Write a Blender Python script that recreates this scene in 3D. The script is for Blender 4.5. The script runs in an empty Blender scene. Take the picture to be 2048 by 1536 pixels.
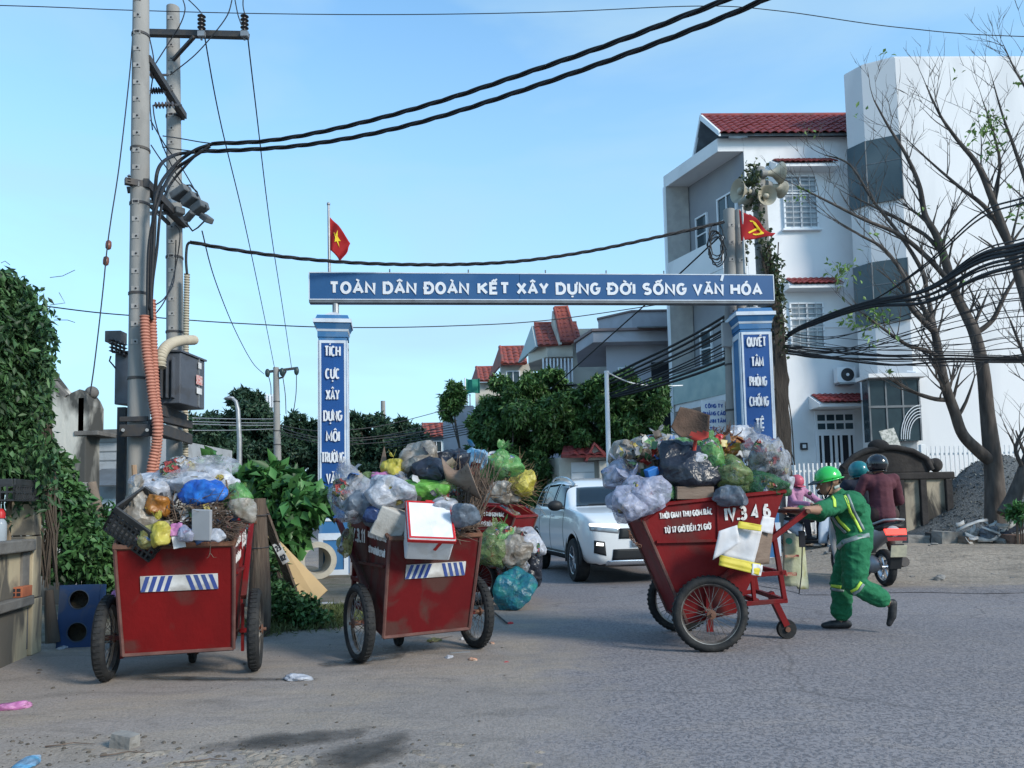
import bpy,bmesh,math,random
import numpy as np
from mathutils import Vector,Matrix,Euler,noise
R=math.radians
random.seed(7)
scene=bpy.context.scene
COL=scene.collection
# camera
F=1540.0
CAM_H,PITCH,ROLL,SHIFT=1.15,R(4.0),R(1.2),0.0665
cd=bpy.data.cameras.new('camera')
cam=bpy.data.objects.new('camera',cd)
COL.objects.link(cam)
cd.sensor_width=36.0
cd.lens=36.0*F/2048
cd.shift_y=SHIFT
cd.clip_start,cd.clip_end=0.05,3000
CR=Matrix.Rotation(math.pi/2+PITCH,3,'X')@Matrix.Rotation(-ROLL,3,'Z')
cam.matrix_world=Matrix.Translation((0,0,CAM_H))@CR.to_4x4()
scene.camera=cam
# sky, sun, exposure
SUN_EL,SUN_AZ=R(30),R(128)
world=bpy.data.worlds.new('World')
scene.world=world
world.use_nodes=True
wn,wl=world.node_tree.nodes,world.node_tree.links
wn.clear()
out=wn.new('ShaderNodeOutputWorld')
bg=wn.new('ShaderNodeBackground')
sky=wn.new('ShaderNodeTexSky')
sky.sky_type='NISHITA'
sky.sun_disc=False
sky.sun_elevation=SUN_EL
sky.sun_rotation=SUN_AZ
sky.altitude=0
sky.air_density=1.0
sky.dust_density=0.3
sky.ozone_density=0.4
tc=wn.new('ShaderNodeTexCoord')
mp=wn.new('ShaderNodeMapping')
mp.inputs['Scale'].default_value=(1.0,1.0,3.2)
nz=wn.new('ShaderNodeTexNoise')
nz.inputs['Scale'].default_value=2.3
nz.inputs['Detail'].default_value=5
nz.inputs['Roughness'].default_value=0.5
nz.inputs['Distortion'].default_value=0.4
rp=wn.new('ShaderNodeValToRGB')
rp.color_ramp.elements[0].position=0.45
rp.color_ramp.elements[1].position=0.74
rp.color_ramp.elements[1].color=(0.80,0.80,0.80,1)
mx=wn.new('ShaderNodeMixRGB')
mx.inputs['Color2'].default_value=(2.35,2.4,2.75,1)
wl.new(tc.outputs['Generated'],mp.inputs['Vector'])
wl.new(mp.outputs[0],nz.inputs['Vector'])
wl.new(nz.outputs[0],rp.inputs[0])
sep=wn.new('ShaderNodeSeparateXYZ')
wl.new(tc.outputs['Generated'],sep.inputs[0])
hz_=wn.new('ShaderNodeValToRGB')
hz_.color_ramp.elements[0].position=0.0
hz_.color_ramp.elements[0].color=(0.94,0.94,0.94,1)
hz_.color_ramp.elements[1].position=0.60
hz_.color_ramp.elements[1].color=(0.06,0.06,0.06,1)
wl.new(sep.outputs['Z'],hz_.inputs[0])
scr=wn.new('ShaderNodeMixRGB')
scr.blend_type='SCREEN'
scr.inputs['Fac'].default_value=1.0
wl.new(hz_.outputs[0],scr.inputs['Color1'])
wl.new(rp.outputs[0],scr.inputs['Color2'])
wl.new(scr.outputs[0],mx.inputs['Fac'])
wl.new(sky.outputs[0],mx.inputs['Color1'])
tn=wn.new('ShaderNodeMixRGB')
tn.blend_type='MULTIPLY'
tn.inputs['Fac'].default_value=1.0
tn.inputs['Color2'].default_value=(0.68,1.0,1.10,1)
wl.new(mx.outputs[0],tn.inputs['Color1'])
wl.new(tn.outputs[0],bg.inputs['Color'])
bg.inputs['Strength'].default_value=0.118
wl.new(bg.outputs[0],out.inputs['Surface'])
sd=bpy.data.lights.new('sun','SUN')
sun=bpy.data.objects.new('sun',sd)
COL.objects.link(sun)
sd.energy=1.5
sd.angle=R(14)
sd.color=(1.0,0.92,0.80)
sv=Vector((math.sin(SUN_AZ)*math.cos(SUN_EL),math.cos(SUN_AZ)*math.cos(SUN_EL),math.sin(SUN_EL)))
sun.rotation_euler=sv.to_track_quat('Z','Y').to_euler()
sun.location=sv*40
vs=scene.view_settings
vs.view_transform='Standard'
vs.look='None'
vs.exposure=1.42
vs.gamma=1.0
vs.use_curve_mapping=False
scene.cycles.max_bounces=6
scene.cycles.transparent_max_bounces=12
scene.cycles.use_denoising=True
# surveying helpers (photo pixel -> place)
def ray(px,py):
 return(CR@Vector(((px-1024)/F,-(py-768-SHIFT*2048)/F,-1.0))).normalized()
def G(px,py,z=0.0):
 r=ray(px,py)
 t=(z-CAM_H)/r.z
 return Vector((r.x*t,r.y*t,z))
def D(px,py,d):
 r=ray(px,py)
 t=d/r.y
 return Vector((r.x*t,d,CAM_H+r.z*t))
def S(px,d):
 return px*d/F
class Wall:
 def __init__(s,o,a):
  s.o=Vector((o[0],o[1],0));s.u=Vector((math.cos(a),math.sin(a),0));s.n=Vector((math.sin(a),-math.cos(a),0))
  s.a=a
  s.m=Matrix(((s.u.x,-s.n.x,0,s.o.x),(s.u.y,-s.n.y,0,s.o.y),(0,0,1,0),(0,0,0,1)))
 def uz(s,px,py,off=0.0):
  r=ray(px,py);c=Vector((0,0,CAM_H));o=s.o+s.n*off
  t=(o-c).dot(s.n)/r.dot(s.n);p=c+r*t
  return(p-s.o).dot(s.u),p.z
  # materials
def C(h):
 h=h.lstrip('#')
 v=[int(h[i:i+2],16)/255 for i in(0,2,4)]
 return tuple(x/12.92 if x<=0.04045 else((x+0.055)/1.055)**2.4 for x in v)
MATS={}
def M(name,col,col2=None,scale=6.0,rough=0.65,metal=0.0,bump=0.0,bscale=60.0,dirt=None,dirt_amt=0.5,dirt_scale=2.0,stretch=(1,1,1),island=0.0,alpha=1.0,trans=0.0,transl=0.0,emit=None,estr=0.0,spec=0.3,contrast=(0.35,0.65),detail=6,clear=0.0,dirt_pos=0.52):
 if name in MATS:
  return MATS[name]
 m=bpy.data.materials.new(name);m.use_nodes=True
 n,l=m.node_tree.nodes,m.node_tree.links
 b=n['Principled BSDF']
 b.inputs['Roughness'].default_value=rough
 b.inputs['Metallic'].default_value=metal
 b.inputs['Specular IOR Level'].default_value=spec
 b.inputs['Coat Weight'].default_value=clear
 b.inputs['Coat Roughness'].default_value=0.05
 if trans:b.inputs['Transmission Weight'].default_value=trans
 if isinstance(col,str):col=C(col)
 if isinstance(col2,str):col2=C(col2)
 if isinstance(dirt,str):dirt=C(dirt)
 tcn=n.new('ShaderNodeTexCoord');mpn=n.new('ShaderNodeMapping')
 mpn.inputs['Scale'].default_value=stretch
 l.new(tcn.outputs['Object'],mpn.inputs['Vector'])
 src=None
 def noisenode(sc,det=6,dist=0.0):
  q=n.new('ShaderNodeTexNoise');q.inputs['Scale'].default_value=sc;q.inputs['Detail'].default_value=det
  q.inputs['Distortion'].default_value=dist
  l.new(mpn.outputs[0],q.inputs['Vector']);return q.outputs[0]
 def ramp(s_,a_,b_,c0=(0,0,0,1),c1=(1,1,1,1)):
  q=n.new('ShaderNodeValToRGB');q.color_ramp.elements[0].position=a_;q.color_ramp.elements[1].position=b_
  q.color_ramp.elements[0].color=c0;q.color_ramp.elements[1].color=c1
  l.new(s_,q.inputs[0]);return q.outputs[0]
 def mix(f,a_,b_,mode='MIX'):
  q=n.new('ShaderNodeMixRGB');q.blend_type=mode
  for k,v in(('Fac',f),('Color1',a_),('Color2',b_)):
   if isinstance(v,(int,float)):q.inputs[k].default_value=v
   elif isinstance(v,tuple):q.inputs[k].default_value=(*v[:3],1)
   else:l.new(v,q.inputs[k])
  return q.outputs[0]
 cur=tuple(col)
 if col2 is not None:
  cur=mix(ramp(noisenode(scale,detail),*contrast),tuple(col),tuple(col2))
 if island:
  g=n.new('ShaderNodeNewGeometry')
  cur=mix(1.0,cur,ramp(g.outputs['Random Per Island'],0,1,(1-island,1-island,1-island,1),(1+island,1+island,1+island*0.7,1)),'MULTIPLY')
 if dirt is not None:
  cur=mix(ramp(noisenode(dirt_scale,8,0.6),dirt_pos,dirt_pos+0.1,(0,0,0,1),(dirt_amt,)*3+(1,)),cur,tuple(dirt))
 if isinstance(cur,tuple):b.inputs['Base Color'].default_value=(*cur[:3],1)
 else:l.new(cur,b.inputs['Base Color'])
 if bump:
  bn=n.new('ShaderNodeBump');bn.inputs['Strength'].default_value=bump;bn.inputs['Distance'].default_value=0.02
  l.new(noisenode(bscale,4),bn.inputs['Height']);l.new(bn.outputs[0],b.inputs['Normal'])
 if emit is not None:
  b.inputs['Emission Color'].default_value=(*(C(emit)if isinstance(emit,str)else emit),1)
  b.inputs['Emission Strength'].default_value=estr
 o=n['Material Output'];sh=b.outputs[0]
 if transl:
  t=n.new('ShaderNodeBsdfTranslucent');q=n.new('ShaderNodeMixShader');q.inputs[0].default_value=transl
  if isinstance(cur,tuple):t.inputs[0].default_value=(*cur[:3],1)
  else:l.new(cur,t.inputs[0])
  l.new(sh,q.inputs[1]);l.new(t.outputs[0],q.inputs[2]);sh=q.outputs[0]
 if alpha<1:
  t=n.new('ShaderNodeBsdfTransparent');q=n.new('ShaderNodeMixShader');q.inputs[0].default_value=alpha
  l.new(t.outputs[0],q.inputs[1]);l.new(sh,q.inputs[2]);sh=q.outputs[0]
 l.new(sh,o.inputs[0])
 MATS[name]=m
 return m
 # mesh builder
def rot_to(d):
 return Vector(d).to_track_quat('Z','Y').to_matrix()
class MB:
 def __init__(s):s.v,s.f,s.mi=[],[],[]
 def add(s,vs_,fs_,m=0,X=None):
  o=len(s.v)
  for p in vs_:
   p=Vector(p)
   s.v.append(tuple(X@p if X is not None else p))
  for q in fs_:
   s.f.append(tuple(i+o for i in q));s.mi.append(m)
  return s
 def box(s,c,size,rot=None,m=0,X=None):
  hx,hy,hz=size[0]/2,size[1]/2,size[2]/2
  r=(Euler(rot).to_matrix()if isinstance(rot,(tuple,list))else rot)if rot is not None else Matrix.Identity(3)
  c=Vector(c)
  vs_=[c+r@Vector((x,y,z))for x in(-hx,hx)for y in(-hy,hy)for z in(-hz,hz)]
  return s.add(vs_,[(0,1,3,2),(4,6,7,5),(0,4,5,1),(2,3,7,6),(0,2,6,4),(1,5,7,3)],m,X)
 def ab(s,a,b,m=0,X=None):
  a,b=Vector(a),Vector(b)
  return s.box((a+b)/2,[abs(b[i]-a[i])for i in range(3)],None,m,X)
 def tube(s,pts,r,n=8,m=0,caps=True,X=None):
  pts=[Vector(p)for p in pts];k=len(pts)
  rs=[r]*k if isinstance(r,(int,float))else list(r)
  vs_,fs_=[],[]
  ref=None
  for i,p in enumerate(pts):
   t=(pts[min(i+1,k-1)]-pts[max(i-1,0)])
   t=t.normalized()if t.length>1e-9 else Vector((0,0,1))
   if ref is None:
    ref=Vector((0,0,1))if abs(t.z)<0.9 else Vector((1,0,0))
   a=(ref-t*ref.dot(t))
   a=a.normalized()if a.length>1e-6 else t.orthogonal().normalized()
   ref=a;b_=t.cross(a)
   for j in range(n):
    an=2*math.pi*j/n
    vs_.append(p+(a*math.cos(an)+b_*math.sin(an))*rs[i])
  for i in range(k-1):
   for j in range(n):
    fs_.append((i*n+j,i*n+(j+1)%n,(i+1)*n+(j+1)%n,(i+1)*n+j))
  if caps:
   fs_.append(tuple(range(n))[::-1]);fs_.append(tuple((k-1)*n+j for j in range(n)))
  return s.add(vs_,fs_,m,X)
 def cyl(s,p0,p1,r0,r1=None,n=14,m=0,X=None):
  return s.tube([p0,p1],[r0,r0 if r1 is None else r1],n,m,True,X)
 def lathe(s,prof,n=20,m=0,X=None,close=False):
  vs_,fs_=[],[]
  k=len(prof)
  for r,z in prof:
   for j in range(n):
    a=2*math.pi*j/n
    vs_.append((r*math.cos(a),r*math.sin(a),z))
  for i in range(k if close else k-1):
   i2=(i+1)%k
   for j in range(n):
    fs_.append((i*n+j,i*n+(j+1)%n,i2*n+(j+1)%n,i2*n+j))
  if not close:
   if prof[0][0]>1e-4:fs_.append(tuple(range(n))[::-1])
   if prof[-1][0]>1e-4:fs_.append(tuple((k-1)*n+j for j in range(n)))
  return s.add(vs_,fs_,m,X)
 def prism(s,poly,h0,h1,m=0,X=None):
  k=len(poly)
  vs_=[(x,y,h0)for x,y in poly]+[(x,y,h1)for x,y in poly]
  fs_=[tuple(range(k))[::-1],tuple(range(k,2*k))]+[(i,(i+1)%k,k+(i+1)%k,k+i)for i in range(k)]
  return s.add(vs_,fs_,m,X)
 def sphere(s,c,r,nu=16,nv=10,m=0,X=None,rot=None):
  r=(r,r,r)if isinstance(r,(int,float))else r
  q=rot if rot is not None else Matrix.Identity(3)
  c=Vector(c);vs_=[c+q@Vector((0,0,-r[2]))]
  for i in range(1,nv):
   t=math.pi*i/nv-math.pi/2
   for j in range(nu):
    a=2*math.pi*j/nu
    vs_.append(c+q@Vector((r[0]*math.cos(t)*math.cos(a),r[1]*math.cos(t)*math.sin(a),r[2]*math.sin(t))))
  vs_.append(c+q@Vector((0,0,r[2])))
  fs_=[(0,1+(j+1)%nu,1+j)for j in range(nu)]
  for i in range(nv-2):
   for j in range(nu):
    a=1+i*nu
    fs_.append((a+j,a+(j+1)%nu,a+nu+(j+1)%nu,a+nu+j))
  e=len(vs_)-1;a=1+(nv-2)*nu
  fs_+=[(a+j,a+(j+1)%nu,e)for j in range(nu)]
  return s.add(vs_,fs_,m,X)
 def grid(s,fn,nu,nv,m=0,X=None):
  vs_=[fn(i/nu,j/nv)for i in range(nu+1)for j in range(nv+1)]
  w=nv+1
  return s.add(vs_,[(i*w+j,(i+1)*w+j,(i+1)*w+j+1,i*w+j+1)for i in range(nu)for j in range(nv)],m,X)
 def mesh(s,name,mats,smooth=None):
  me=bpy.data.meshes.new(name)
  me.from_pydata(s.v,[],s.f);me.update()
  for mt in(mats if isinstance(mats,(list,tuple))else[mats]):me.materials.append(mt)
  me.polygons.foreach_set('material_index',s.mi)
  finish(me,smooth)
  return me
 def build(s,name,mats,parent=None,smooth=None,bevel=0.0,loc=None,rot=None,**kw):
  return obj(name,s.mesh(name,mats,smooth),parent,loc,rot,bevel,**kw)
def finish(me,smooth):
 bm=bmesh.new();bm.from_mesh(me)
 bmesh.ops.recalc_face_normals(bm,faces=bm.faces);bm.to_mesh(me);bm.free()
 if smooth:
  me.shade_smooth()
  if smooth<180:me.set_sharp_from_angle(angle=R(smooth))
 me.update()
def obj(name,me,parent=None,loc=None,rot=None,bevel=0.0,label=None,cat=None,group=None,kind=None,solid=0.0):
 o=bpy.data.objects.new(name,me);COL.objects.link(o)
 if parent is not None:o.parent=parent
 if loc is not None:o.location=loc
 if rot is not None:o.rotation_euler=rot
 if solid:
  q=o.modifiers.new('thickness','SOLIDIFY');q.thickness=solid
 if bevel:
  q=o.modifiers.new('bevel','BEVEL');q.width=bevel;q.segments=2;q.limit_method='ANGLE';q.angle_limit=R(40)
  q.harden_normals=False
 return tag(o,label,cat,group,kind)
def tag(o,label=None,cat=None,group=None,kind=None):
 if label:o['label']=label
 if cat:o['category']=cat
 if group:o['group']=group
 if kind:o['kind']=kind
 return o
def thing(name,label,cat,loc=(0,0,0),rz=0.0,group=None,rot=None):
 o=bpy.data.objects.new(name,None);COL.objects.link(o);o.empty_display_size=0.1
 o.location=loc;o.rotation_euler=rot if rot is not None else(0,0,rz)
 return tag(o,label,cat,group)
def copy_tree(o,parent=None):
 c=o.copy();COL.objects.link(c);c.parent=parent
 for ch in list(o.children):copy_tree(ch,c)
 return c
def _arc(cx,cy,rx,ry,a0,a1,n=10):
 return[(cx+rx*math.cos(R(a0+(a1-a0)*i/n)),cy+ry*math.sin(R(a0+(a1-a0)*i/n)))for i in range(n+1)]
_O=_arc(.5,.5,.5,.5,90,450,20)
GLYPH={'A':(.72,[[(0,0),(.5,1),(1,0)],[(.2,.32),(.8,.32)]]),'B':(.6,[[(0,0),(0,1),(.6,1)]+_arc(.6,.76,.36,.24,90,-90,8)+[(0,.52)],[(.6,.52)]+_arc(.6,.26,.4,.26,90,-90,8)+[(0,0)]]),'C':(.62,[_arc(.5,.5,.5,.5,50,310,16)]),'D':(.66,[[(0,0),(0,1),(.45,1)]+_arc(.45,.5,.55,.5,90,-90,12)+[(0,0)]]),'E':(.54,[[(1,1),(0,1),(0,0),(1,0)],[(0,.52),(.85,.52)]]),'F':(.52,[[(1,1),(0,1),(0,0)],[(0,.5),(.8,.5)]]),'G':(.66,[_arc(.5,.5,.5,.5,50,350,18)+[(1,.5),(.58,.5)]]),'H':(.66,[[(0,0),(0,1)],[(1,0),(1,1)],[(0,.5),(1,.5)]]),'I':(.0,[[(.5,0),(.5,1)]]),'K':(.64,[[(0,0),(0,1)],[(1,1),(.08,.45)],[(.3,.58),(1,0)]]),'L':(.5,[[(0,1),(0,0),(1,0)]]),'M':(.8,[[(0,0),(0,1),(.5,.25),(1,1),(1,0)]]),'N':(.66,[[(0,0),(0,1),(1,0),(1,1)]]),'O':(.7,[_O]),'P':(.58,[[(0,0),(0,1),(.55,1)]+_arc(.55,.73,.45,.27,90,-90,8)+[(0,.46)]]),'Q':(.7,[_O,[(.6,.3),(1,-.06)]]),'R':(.62,[[(0,0),(0,1),(.55,1)]+_arc(.55,.74,.43,.26,90,-90,8)+[(0,.48)],[(.5,.48),(1,0)]]),'S':(.58,[_arc(.5,.75,.46,.25,40,270,12)+_arc(.5,.25,.48,.25,90,-140,12)]),'T':(.6,[[(0,1),(1,1)],[(.5,1),(.5,0)]]),'U':(.62,[[(0,1),(0,.4)]+_arc(.5,.36,.5,.36,180,360,10)+[(1,1)]]),'V':(.7,[[(0,1),(.5,0),(1,1)]]),'X':(.68,[[(0,0),(1,1)],[(0,1),(1,0)]]),'Y':(.66,[[(0,1),(.5,.45),(1,1)],[(.5,.45),(.5,0)]]),'.':(.0,[[(.5,-.06),(.5,.12)]]),'0':(.56,[_O]),'1':(.25,[[(0,.78),(.9,1),(.9,0)]]),'2':(.54,[_arc(.5,.72,.47,.28,165,-35,10)+[(0,0),(1,0)]]),'3':(.54,[_arc(.45,.75,.48,.25,140,-90,10)+_arc(.45,.25,.52,.26,90,-145,10)]),'4':(.6,[[(.75,0),(.75,1),(0,.28),(1,.28)]]),'5':(.54,[[(.92,1),(.1,1),(.06,.52)]+_arc(.45,.32,.52,.32,120,-145,10)]),'6':(.56,[_arc(.5,.3,.48,.3,90,450,16),[(.04,.3),(.1,.65),(.4,.97),(.85,.95)]]),'7':(.52,[[(0,1),(1,1),(.35,0)]]),'8':(.56,[_arc(.5,.76,.42,.24,-90,270,14),_arc(.5,.26,.5,.26,90,450,14)]),'9':(.56,[_arc(.5,.7,.48,.3,-90,270,16),[(.96,.7),(.9,.35),(.6,.03),(.15,.05)]]),'-':(.3,[[(0,.5),(1,.5)]]),}
import unicodedata
MARK={'\u0300':[[(.28,1.30),(.62,1.15)]],'\u0301':[[(.40,1.15),(.74,1.30)]],'\u0302':[[(.18,1.13),(.5,1.29),(.82,1.13)]],'\u0306':[_arc(.5,1.30,.3,.15,200,340,6)],'\u0309':[[(.42,1.30),(.62,1.30),(.6,1.2),(.5,1.14)]],'\u0323':[[(.5,-.40),(.5,-.24)]],'\u031b':[[(1.0,.92),(1.16,.98),(1.2,1.14)]]}
def ribbon(pts,t):
 k=len(pts);closed=k>3 and abs(pts[0][0]-pts[-1][0])<1e-6 and abs(pts[0][1]-pts[-1][1])<1e-6
 L_,R_=[],[]
 for i in range(k):
  a=pts[i-1]if i else(pts[-2]if closed else None);b_=pts[i+1]if i<k-1 else(pts[1]if closed else None);p=pts[i]
  d1=Vector((p[0]-a[0],p[1]-a[1])).normalized()if a else None;d2=Vector((b_[0]-p[0],b_[1]-p[1])).normalized()if b_ else None
  d1=d1 or d2;d2=d2 or d1
  n1=Vector((-d1.y,d1.x));n2=Vector((-d2.y,d2.x));m_=(n1+n2)
  m_=m_.normalized()if m_.length>.05 else n1
  s_=min(1.6,1/max(.35,m_.dot(n1)))*t/2
  L_.append((p[0]+m_.x*s_,p[1]+m_.y*s_));R_.append((p[0]-m_.x*s_,p[1]-m_.y*s_))
 return L_,R_
def text_mesh(s,w,h,bold=0.2,depth=0.004):
 """block capitals: overall width w, cap height h, in XZ facing -Y, centred on the origin"""
 x=0.0;items=[];gap=.10+bold*1.05
 for ch in s:
  if ch==' ':x+=.42;continue
  stroke=ch=='Đ'
  base=unicodedata.normalize('NFD','D' if stroke else ch);marks=base[1:];base=base[0]
  gw,st=GLYPH[base]
  items.append((x,gw,st,marks,stroke));x+=gw+gap
 tot=x-gap+bold;k=w/tot;t=bold*h;q=MB();c=0
 tk=min(t,bold*k*1.25+.15*t)
 for x0,gw,st,marks,stroke in items:
  al=[(a,1.0)for a in st]
  if stroke:al.append(([(-.28,.5),(.42,.5)],.8))
  both='\u0302' in marks
  for mk in marks:
   off_=(0.26,.10)if both and mk in '\u0301\u0300\u0309' else((.0,-.02)if mk=='\u0306' else(0,0))
   al+=[([(px+off_[0],py+off_[1]+.05*(py>1))for px,py in a],.8 if mk=='\u0323' else .6)for a in MARK[mk]]
  for a,f in al:
   gg=max(gw,.42)if gw==0 and a is not st[0]else gw
   shift=-(gg-gw)/2
   th=(tk+t)/2*f;ins=bold/2
   pts=[((x0+ins+shift+px*gg)*k-w/2,(py*(1-bold)+bold/2-.5)*h)for px,py in a]
   L_,R_=ribbon(pts,th);n=len(pts);y0,y1=-depth-.0004*(c%5),0.0;c+=1
   vs_=[(p[0],y0,p[1])for p in L_]+[(p[0],y0,p[1])for p in R_]+[(p[0],y1,p[1])for p in L_]+[(p[0],y1,p[1])for p in R_]
   fs_=[]
   for i in range(n-1):
    fs_+=[(i,i+1,n+i+1,n+i),(i,2*n+i,2*n+i+1,i+1),(n+i,n+i+1,3*n+i+1,3*n+i)]
   fs_+=[(0,n,3*n,2*n),(n-1,3*n-1,4*n-1,2*n-1)]
   q.add(vs_,fs_)
 me=bpy.data.meshes.new('lettering');me.from_pydata(q.v,[],q.f);me.update();finish(me,None)
 return me
def lettering(s,w,h,mat,parent,X,bold=0.2,depth=0.004,name='lettering',**kw):
 me=text_mesh(s,w,h,bold,depth);me.materials.clear();me.materials.append(mat)
 me.transform(X);me.update()
 return obj(name,me,parent,**kw)
def np_mesh(name,v,f,mat,mi=None):
 me=bpy.data.meshes.new(name)
 v=np.asarray(v,'f');f=np.asarray(f,'i')
 k=f.shape[1]
 me.vertices.add(len(v));me.vertices.foreach_set('co',v.ravel())
 me.loops.add(f.size);me.loops.foreach_set('vertex_index',f.ravel())
 me.polygons.add(len(f));me.polygons.foreach_set('loop_start',np.arange(0,f.size,k,dtype='i'))
 me.update(calc_edges=True)
 for mt in(mat if isinstance(mat,(list,tuple))else[mat]):me.materials.append(mt)
 return me
def leaves(pts,length,width,rng,up=0.3,droop=0.0,dirs=None,jitter=1.0):
 """one folded leaf (two triangles) at every point"""
 n=len(pts);pts=np.asarray(pts)
 d=rng.normal(size=(n,3))*jitter
 if dirs is not None:d=d*0.6+dirs
 d[:,2]-=droop
 d/=np.linalg.norm(d,axis=1)[:,None]+1e-9
 nr=rng.normal(size=(n,3));nr[:,2]+=up*3
 s_=np.cross(d,nr);s_/=np.linalg.norm(s_,axis=1)[:,None]+1e-9
 nn=np.cross(s_,d)
 L=(length*rng.uniform(0.6,1.25,n))[:,None];W=(width*rng.uniform(0.7,1.2,n))[:,None]
 a=pts;c=pts+d*L-nn*L*0.12;m_=pts+d*L*0.45
 b=m_+s_*W*0.5+nn*W*0.18;e=m_-s_*W*0.5+nn*W*0.18
 v=np.stack([a,b,c,e],1).reshape(-1,3)
 i=np.arange(n)[:,None]*4
 f=np.concatenate([i+np.array([[0,1,2]]),i+np.array([[0,2,3]])],1).reshape(-1,3)
 return v,f
 # ground
def ground_layer(n,l,t,base,base2,stain,speckle,sp_scale,sp_lo,sp_hi,crack=False,sand=None):
 """colour and height of one kind of ground, as node sockets"""
 def nz_(sc,det=6,dist=0.0,st=(1,1,1)):
  mp_=n.new('ShaderNodeMapping');mp_.inputs['Scale'].default_value=st;l.new(t.outputs['Object'],mp_.inputs[0])
  q=n.new('ShaderNodeTexNoise');q.inputs['Scale'].default_value=sc;q.inputs['Detail'].default_value=det
  q.inputs['Distortion'].default_value=dist;q.inputs['Roughness'].default_value=0.6
  l.new(mp_.outputs[0],q.inputs[0]);return q.outputs[0]
 def rmp(s_,a,c,hi=1.0):
  q=n.new('ShaderNodeValToRGB');q.color_ramp.elements[0].position=a;q.color_ramp.elements[1].position=c
  q.color_ramp.elements[1].color=(hi,hi,hi,1);l.new(s_,q.inputs[0]);return q.outputs[0]
 def mixc(f,a,c,mode='MIX'):
  q=n.new('ShaderNodeMixRGB');q.blend_type=mode
  for k,v in(('Fac',f),('Color1',a),('Color2',c)):
   if isinstance(v,(int,float)):q.inputs[k].default_value=v
   elif isinstance(v,tuple):q.inputs[k].default_value=(*v,1)
   else:l.new(v,q.inputs[k])
  return q.outputs[0]
 c=mixc(rmp(nz_(0.45,6,0.8),0.35,0.66),base,base2)
 c=mixc(rmp(nz_(1.6,8,1.2,(1,2.2,1)),0.50,0.68,0.6),c,stain)
 if sand:c=mixc(rmp(nz_(0.8,7,1.5,(0.6,1.6,1)),0.46,0.70,0.85),c,sand)
 sp=rmp(nz_(sp_scale,3,0.6),sp_lo,sp_hi)
 c=mixc(sp,c,mixc(1.0,c,speckle,'MULTIPLY'))
 c=mixc(rmp(nz_(150,2),0.45,0.65,0.35),c,mixc(1.0,c,(0.55,0.55,0.55),'MULTIPLY'))
 c=mixc(rmp(nz_(9,8,2.0,(1,1.6,1)),0.60,0.72,0.4),c,tuple(x*0.5 for x in base))
 c=mixc(rmp(nz_(3.2,8,3.0,(0.5,1.5,1)),0.60,0.68,0.45),c,tuple(x*0.45 for x in base))
 if crack:
  v=n.new('ShaderNodeTexVoronoi');v.feature='DISTANCE_TO_EDGE';v.inputs['Scale'].default_value=0.35
  ad=n.new('ShaderNodeMixRGB');ad.blend_type='ADD';ad.inputs[0].default_value=0.6
  q0=n.new('ShaderNodeTexNoise');q0.inputs['Scale'].default_value=1.4;q0.inputs['Detail'].default_value=6
  l.new(t.outputs['Object'],ad.inputs[1]);l.new(t.outputs['Object'],q0.inputs[0]);l.new(q0.outputs[1],ad.inputs[2]);l.new(ad.outputs[0],v.inputs['Vector'])
  q=n.new('ShaderNodeValToRGB');q.color_ramp.elements[0].position=0.0;q.color_ramp.elements[1].position=0.006
  q.color_ramp.elements[0].color=(0.6,0.6,0.6,1);q.color_ramp.elements[1].color=(0,0,0,1)
  l.new(v.outputs['Distance'],q.inputs[0]);c=mixc(q.outputs[0],c,tuple(x*0.35 for x in base))
 return c,sp,nz_,rmp,mixc
def ground_material(name,bump,*layers):
 """one layer, or two blended along the mesh attribute "blend" with a ragged dusty edge"""
 m=bpy.data.materials.new(name);m.use_nodes=True
 n,l=m.node_tree.nodes,m.node_tree.links;b=n['Principled BSDF']
 b.inputs['Roughness'].default_value=0.88;b.inputs['Specular IOR Level'].default_value=0.3
 t=n.new('ShaderNodeTexCoord')
 c,h,nz_,rmp,mixc=ground_layer(n,l,t,**layers[0])
 if len(layers)>1:
  c2,h2,*_=ground_layer(n,l,t,**layers[1])
  at=n.new('ShaderNodeAttribute');at.attribute_name='blend'
  ad=n.new('ShaderNodeMath');ad.operation='ADD';l.new(at.outputs['Fac'],ad.inputs[0])
  sb=n.new('ShaderNodeMath');sb.operation='MULTIPLY_ADD';l.new(nz_(2.2,8,1.0),sb.inputs[0]);sb.inputs[1].default_value=1.1;sb.inputs[2].default_value=-.55
  l.new(sb.outputs[0],ad.inputs[1]);f=rmp(ad.outputs[0],.28,.72)
  c=mixc(f,c,c2);h=mixc(f,h,h2)
 l.new(c,b.inputs['Base Color'])
 bn=n.new('ShaderNodeBump');bn.inputs['Strength'].default_value=bump;bn.inputs['Distance'].default_value=0.010;l.new(h,bn.inputs['Height'])
 b2=n.new('ShaderNodeBump');b2.inputs['Strength'].default_value=0.5;b2.inputs['Distance'].default_value=0.03
 l.new(nz_(2.5,8,1.0),b2.inputs['Height']);l.new(b2.outputs[0],bn.inputs['Normal']);l.new(bn.outputs[0],b.inputs['Normal'])
 return m
LC=dict(base=(0.32,0.275,0.245),base2=(0.26,0.228,0.205),stain=(0.17,0.148,0.13),speckle=(0.80,0.79,0.78),sp_scale=60,sp_lo=0.46,sp_hi=0.62,sand=(0.36,0.295,0.23))
LA=dict(base=(0.265,0.24,0.24),base2=(0.22,0.20,0.205),stain=(0.29,0.25,0.23),speckle=(0.56,0.57,0.59),sp_scale=42,sp_lo=0.46,sp_hi=0.62,crack=True)
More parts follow.
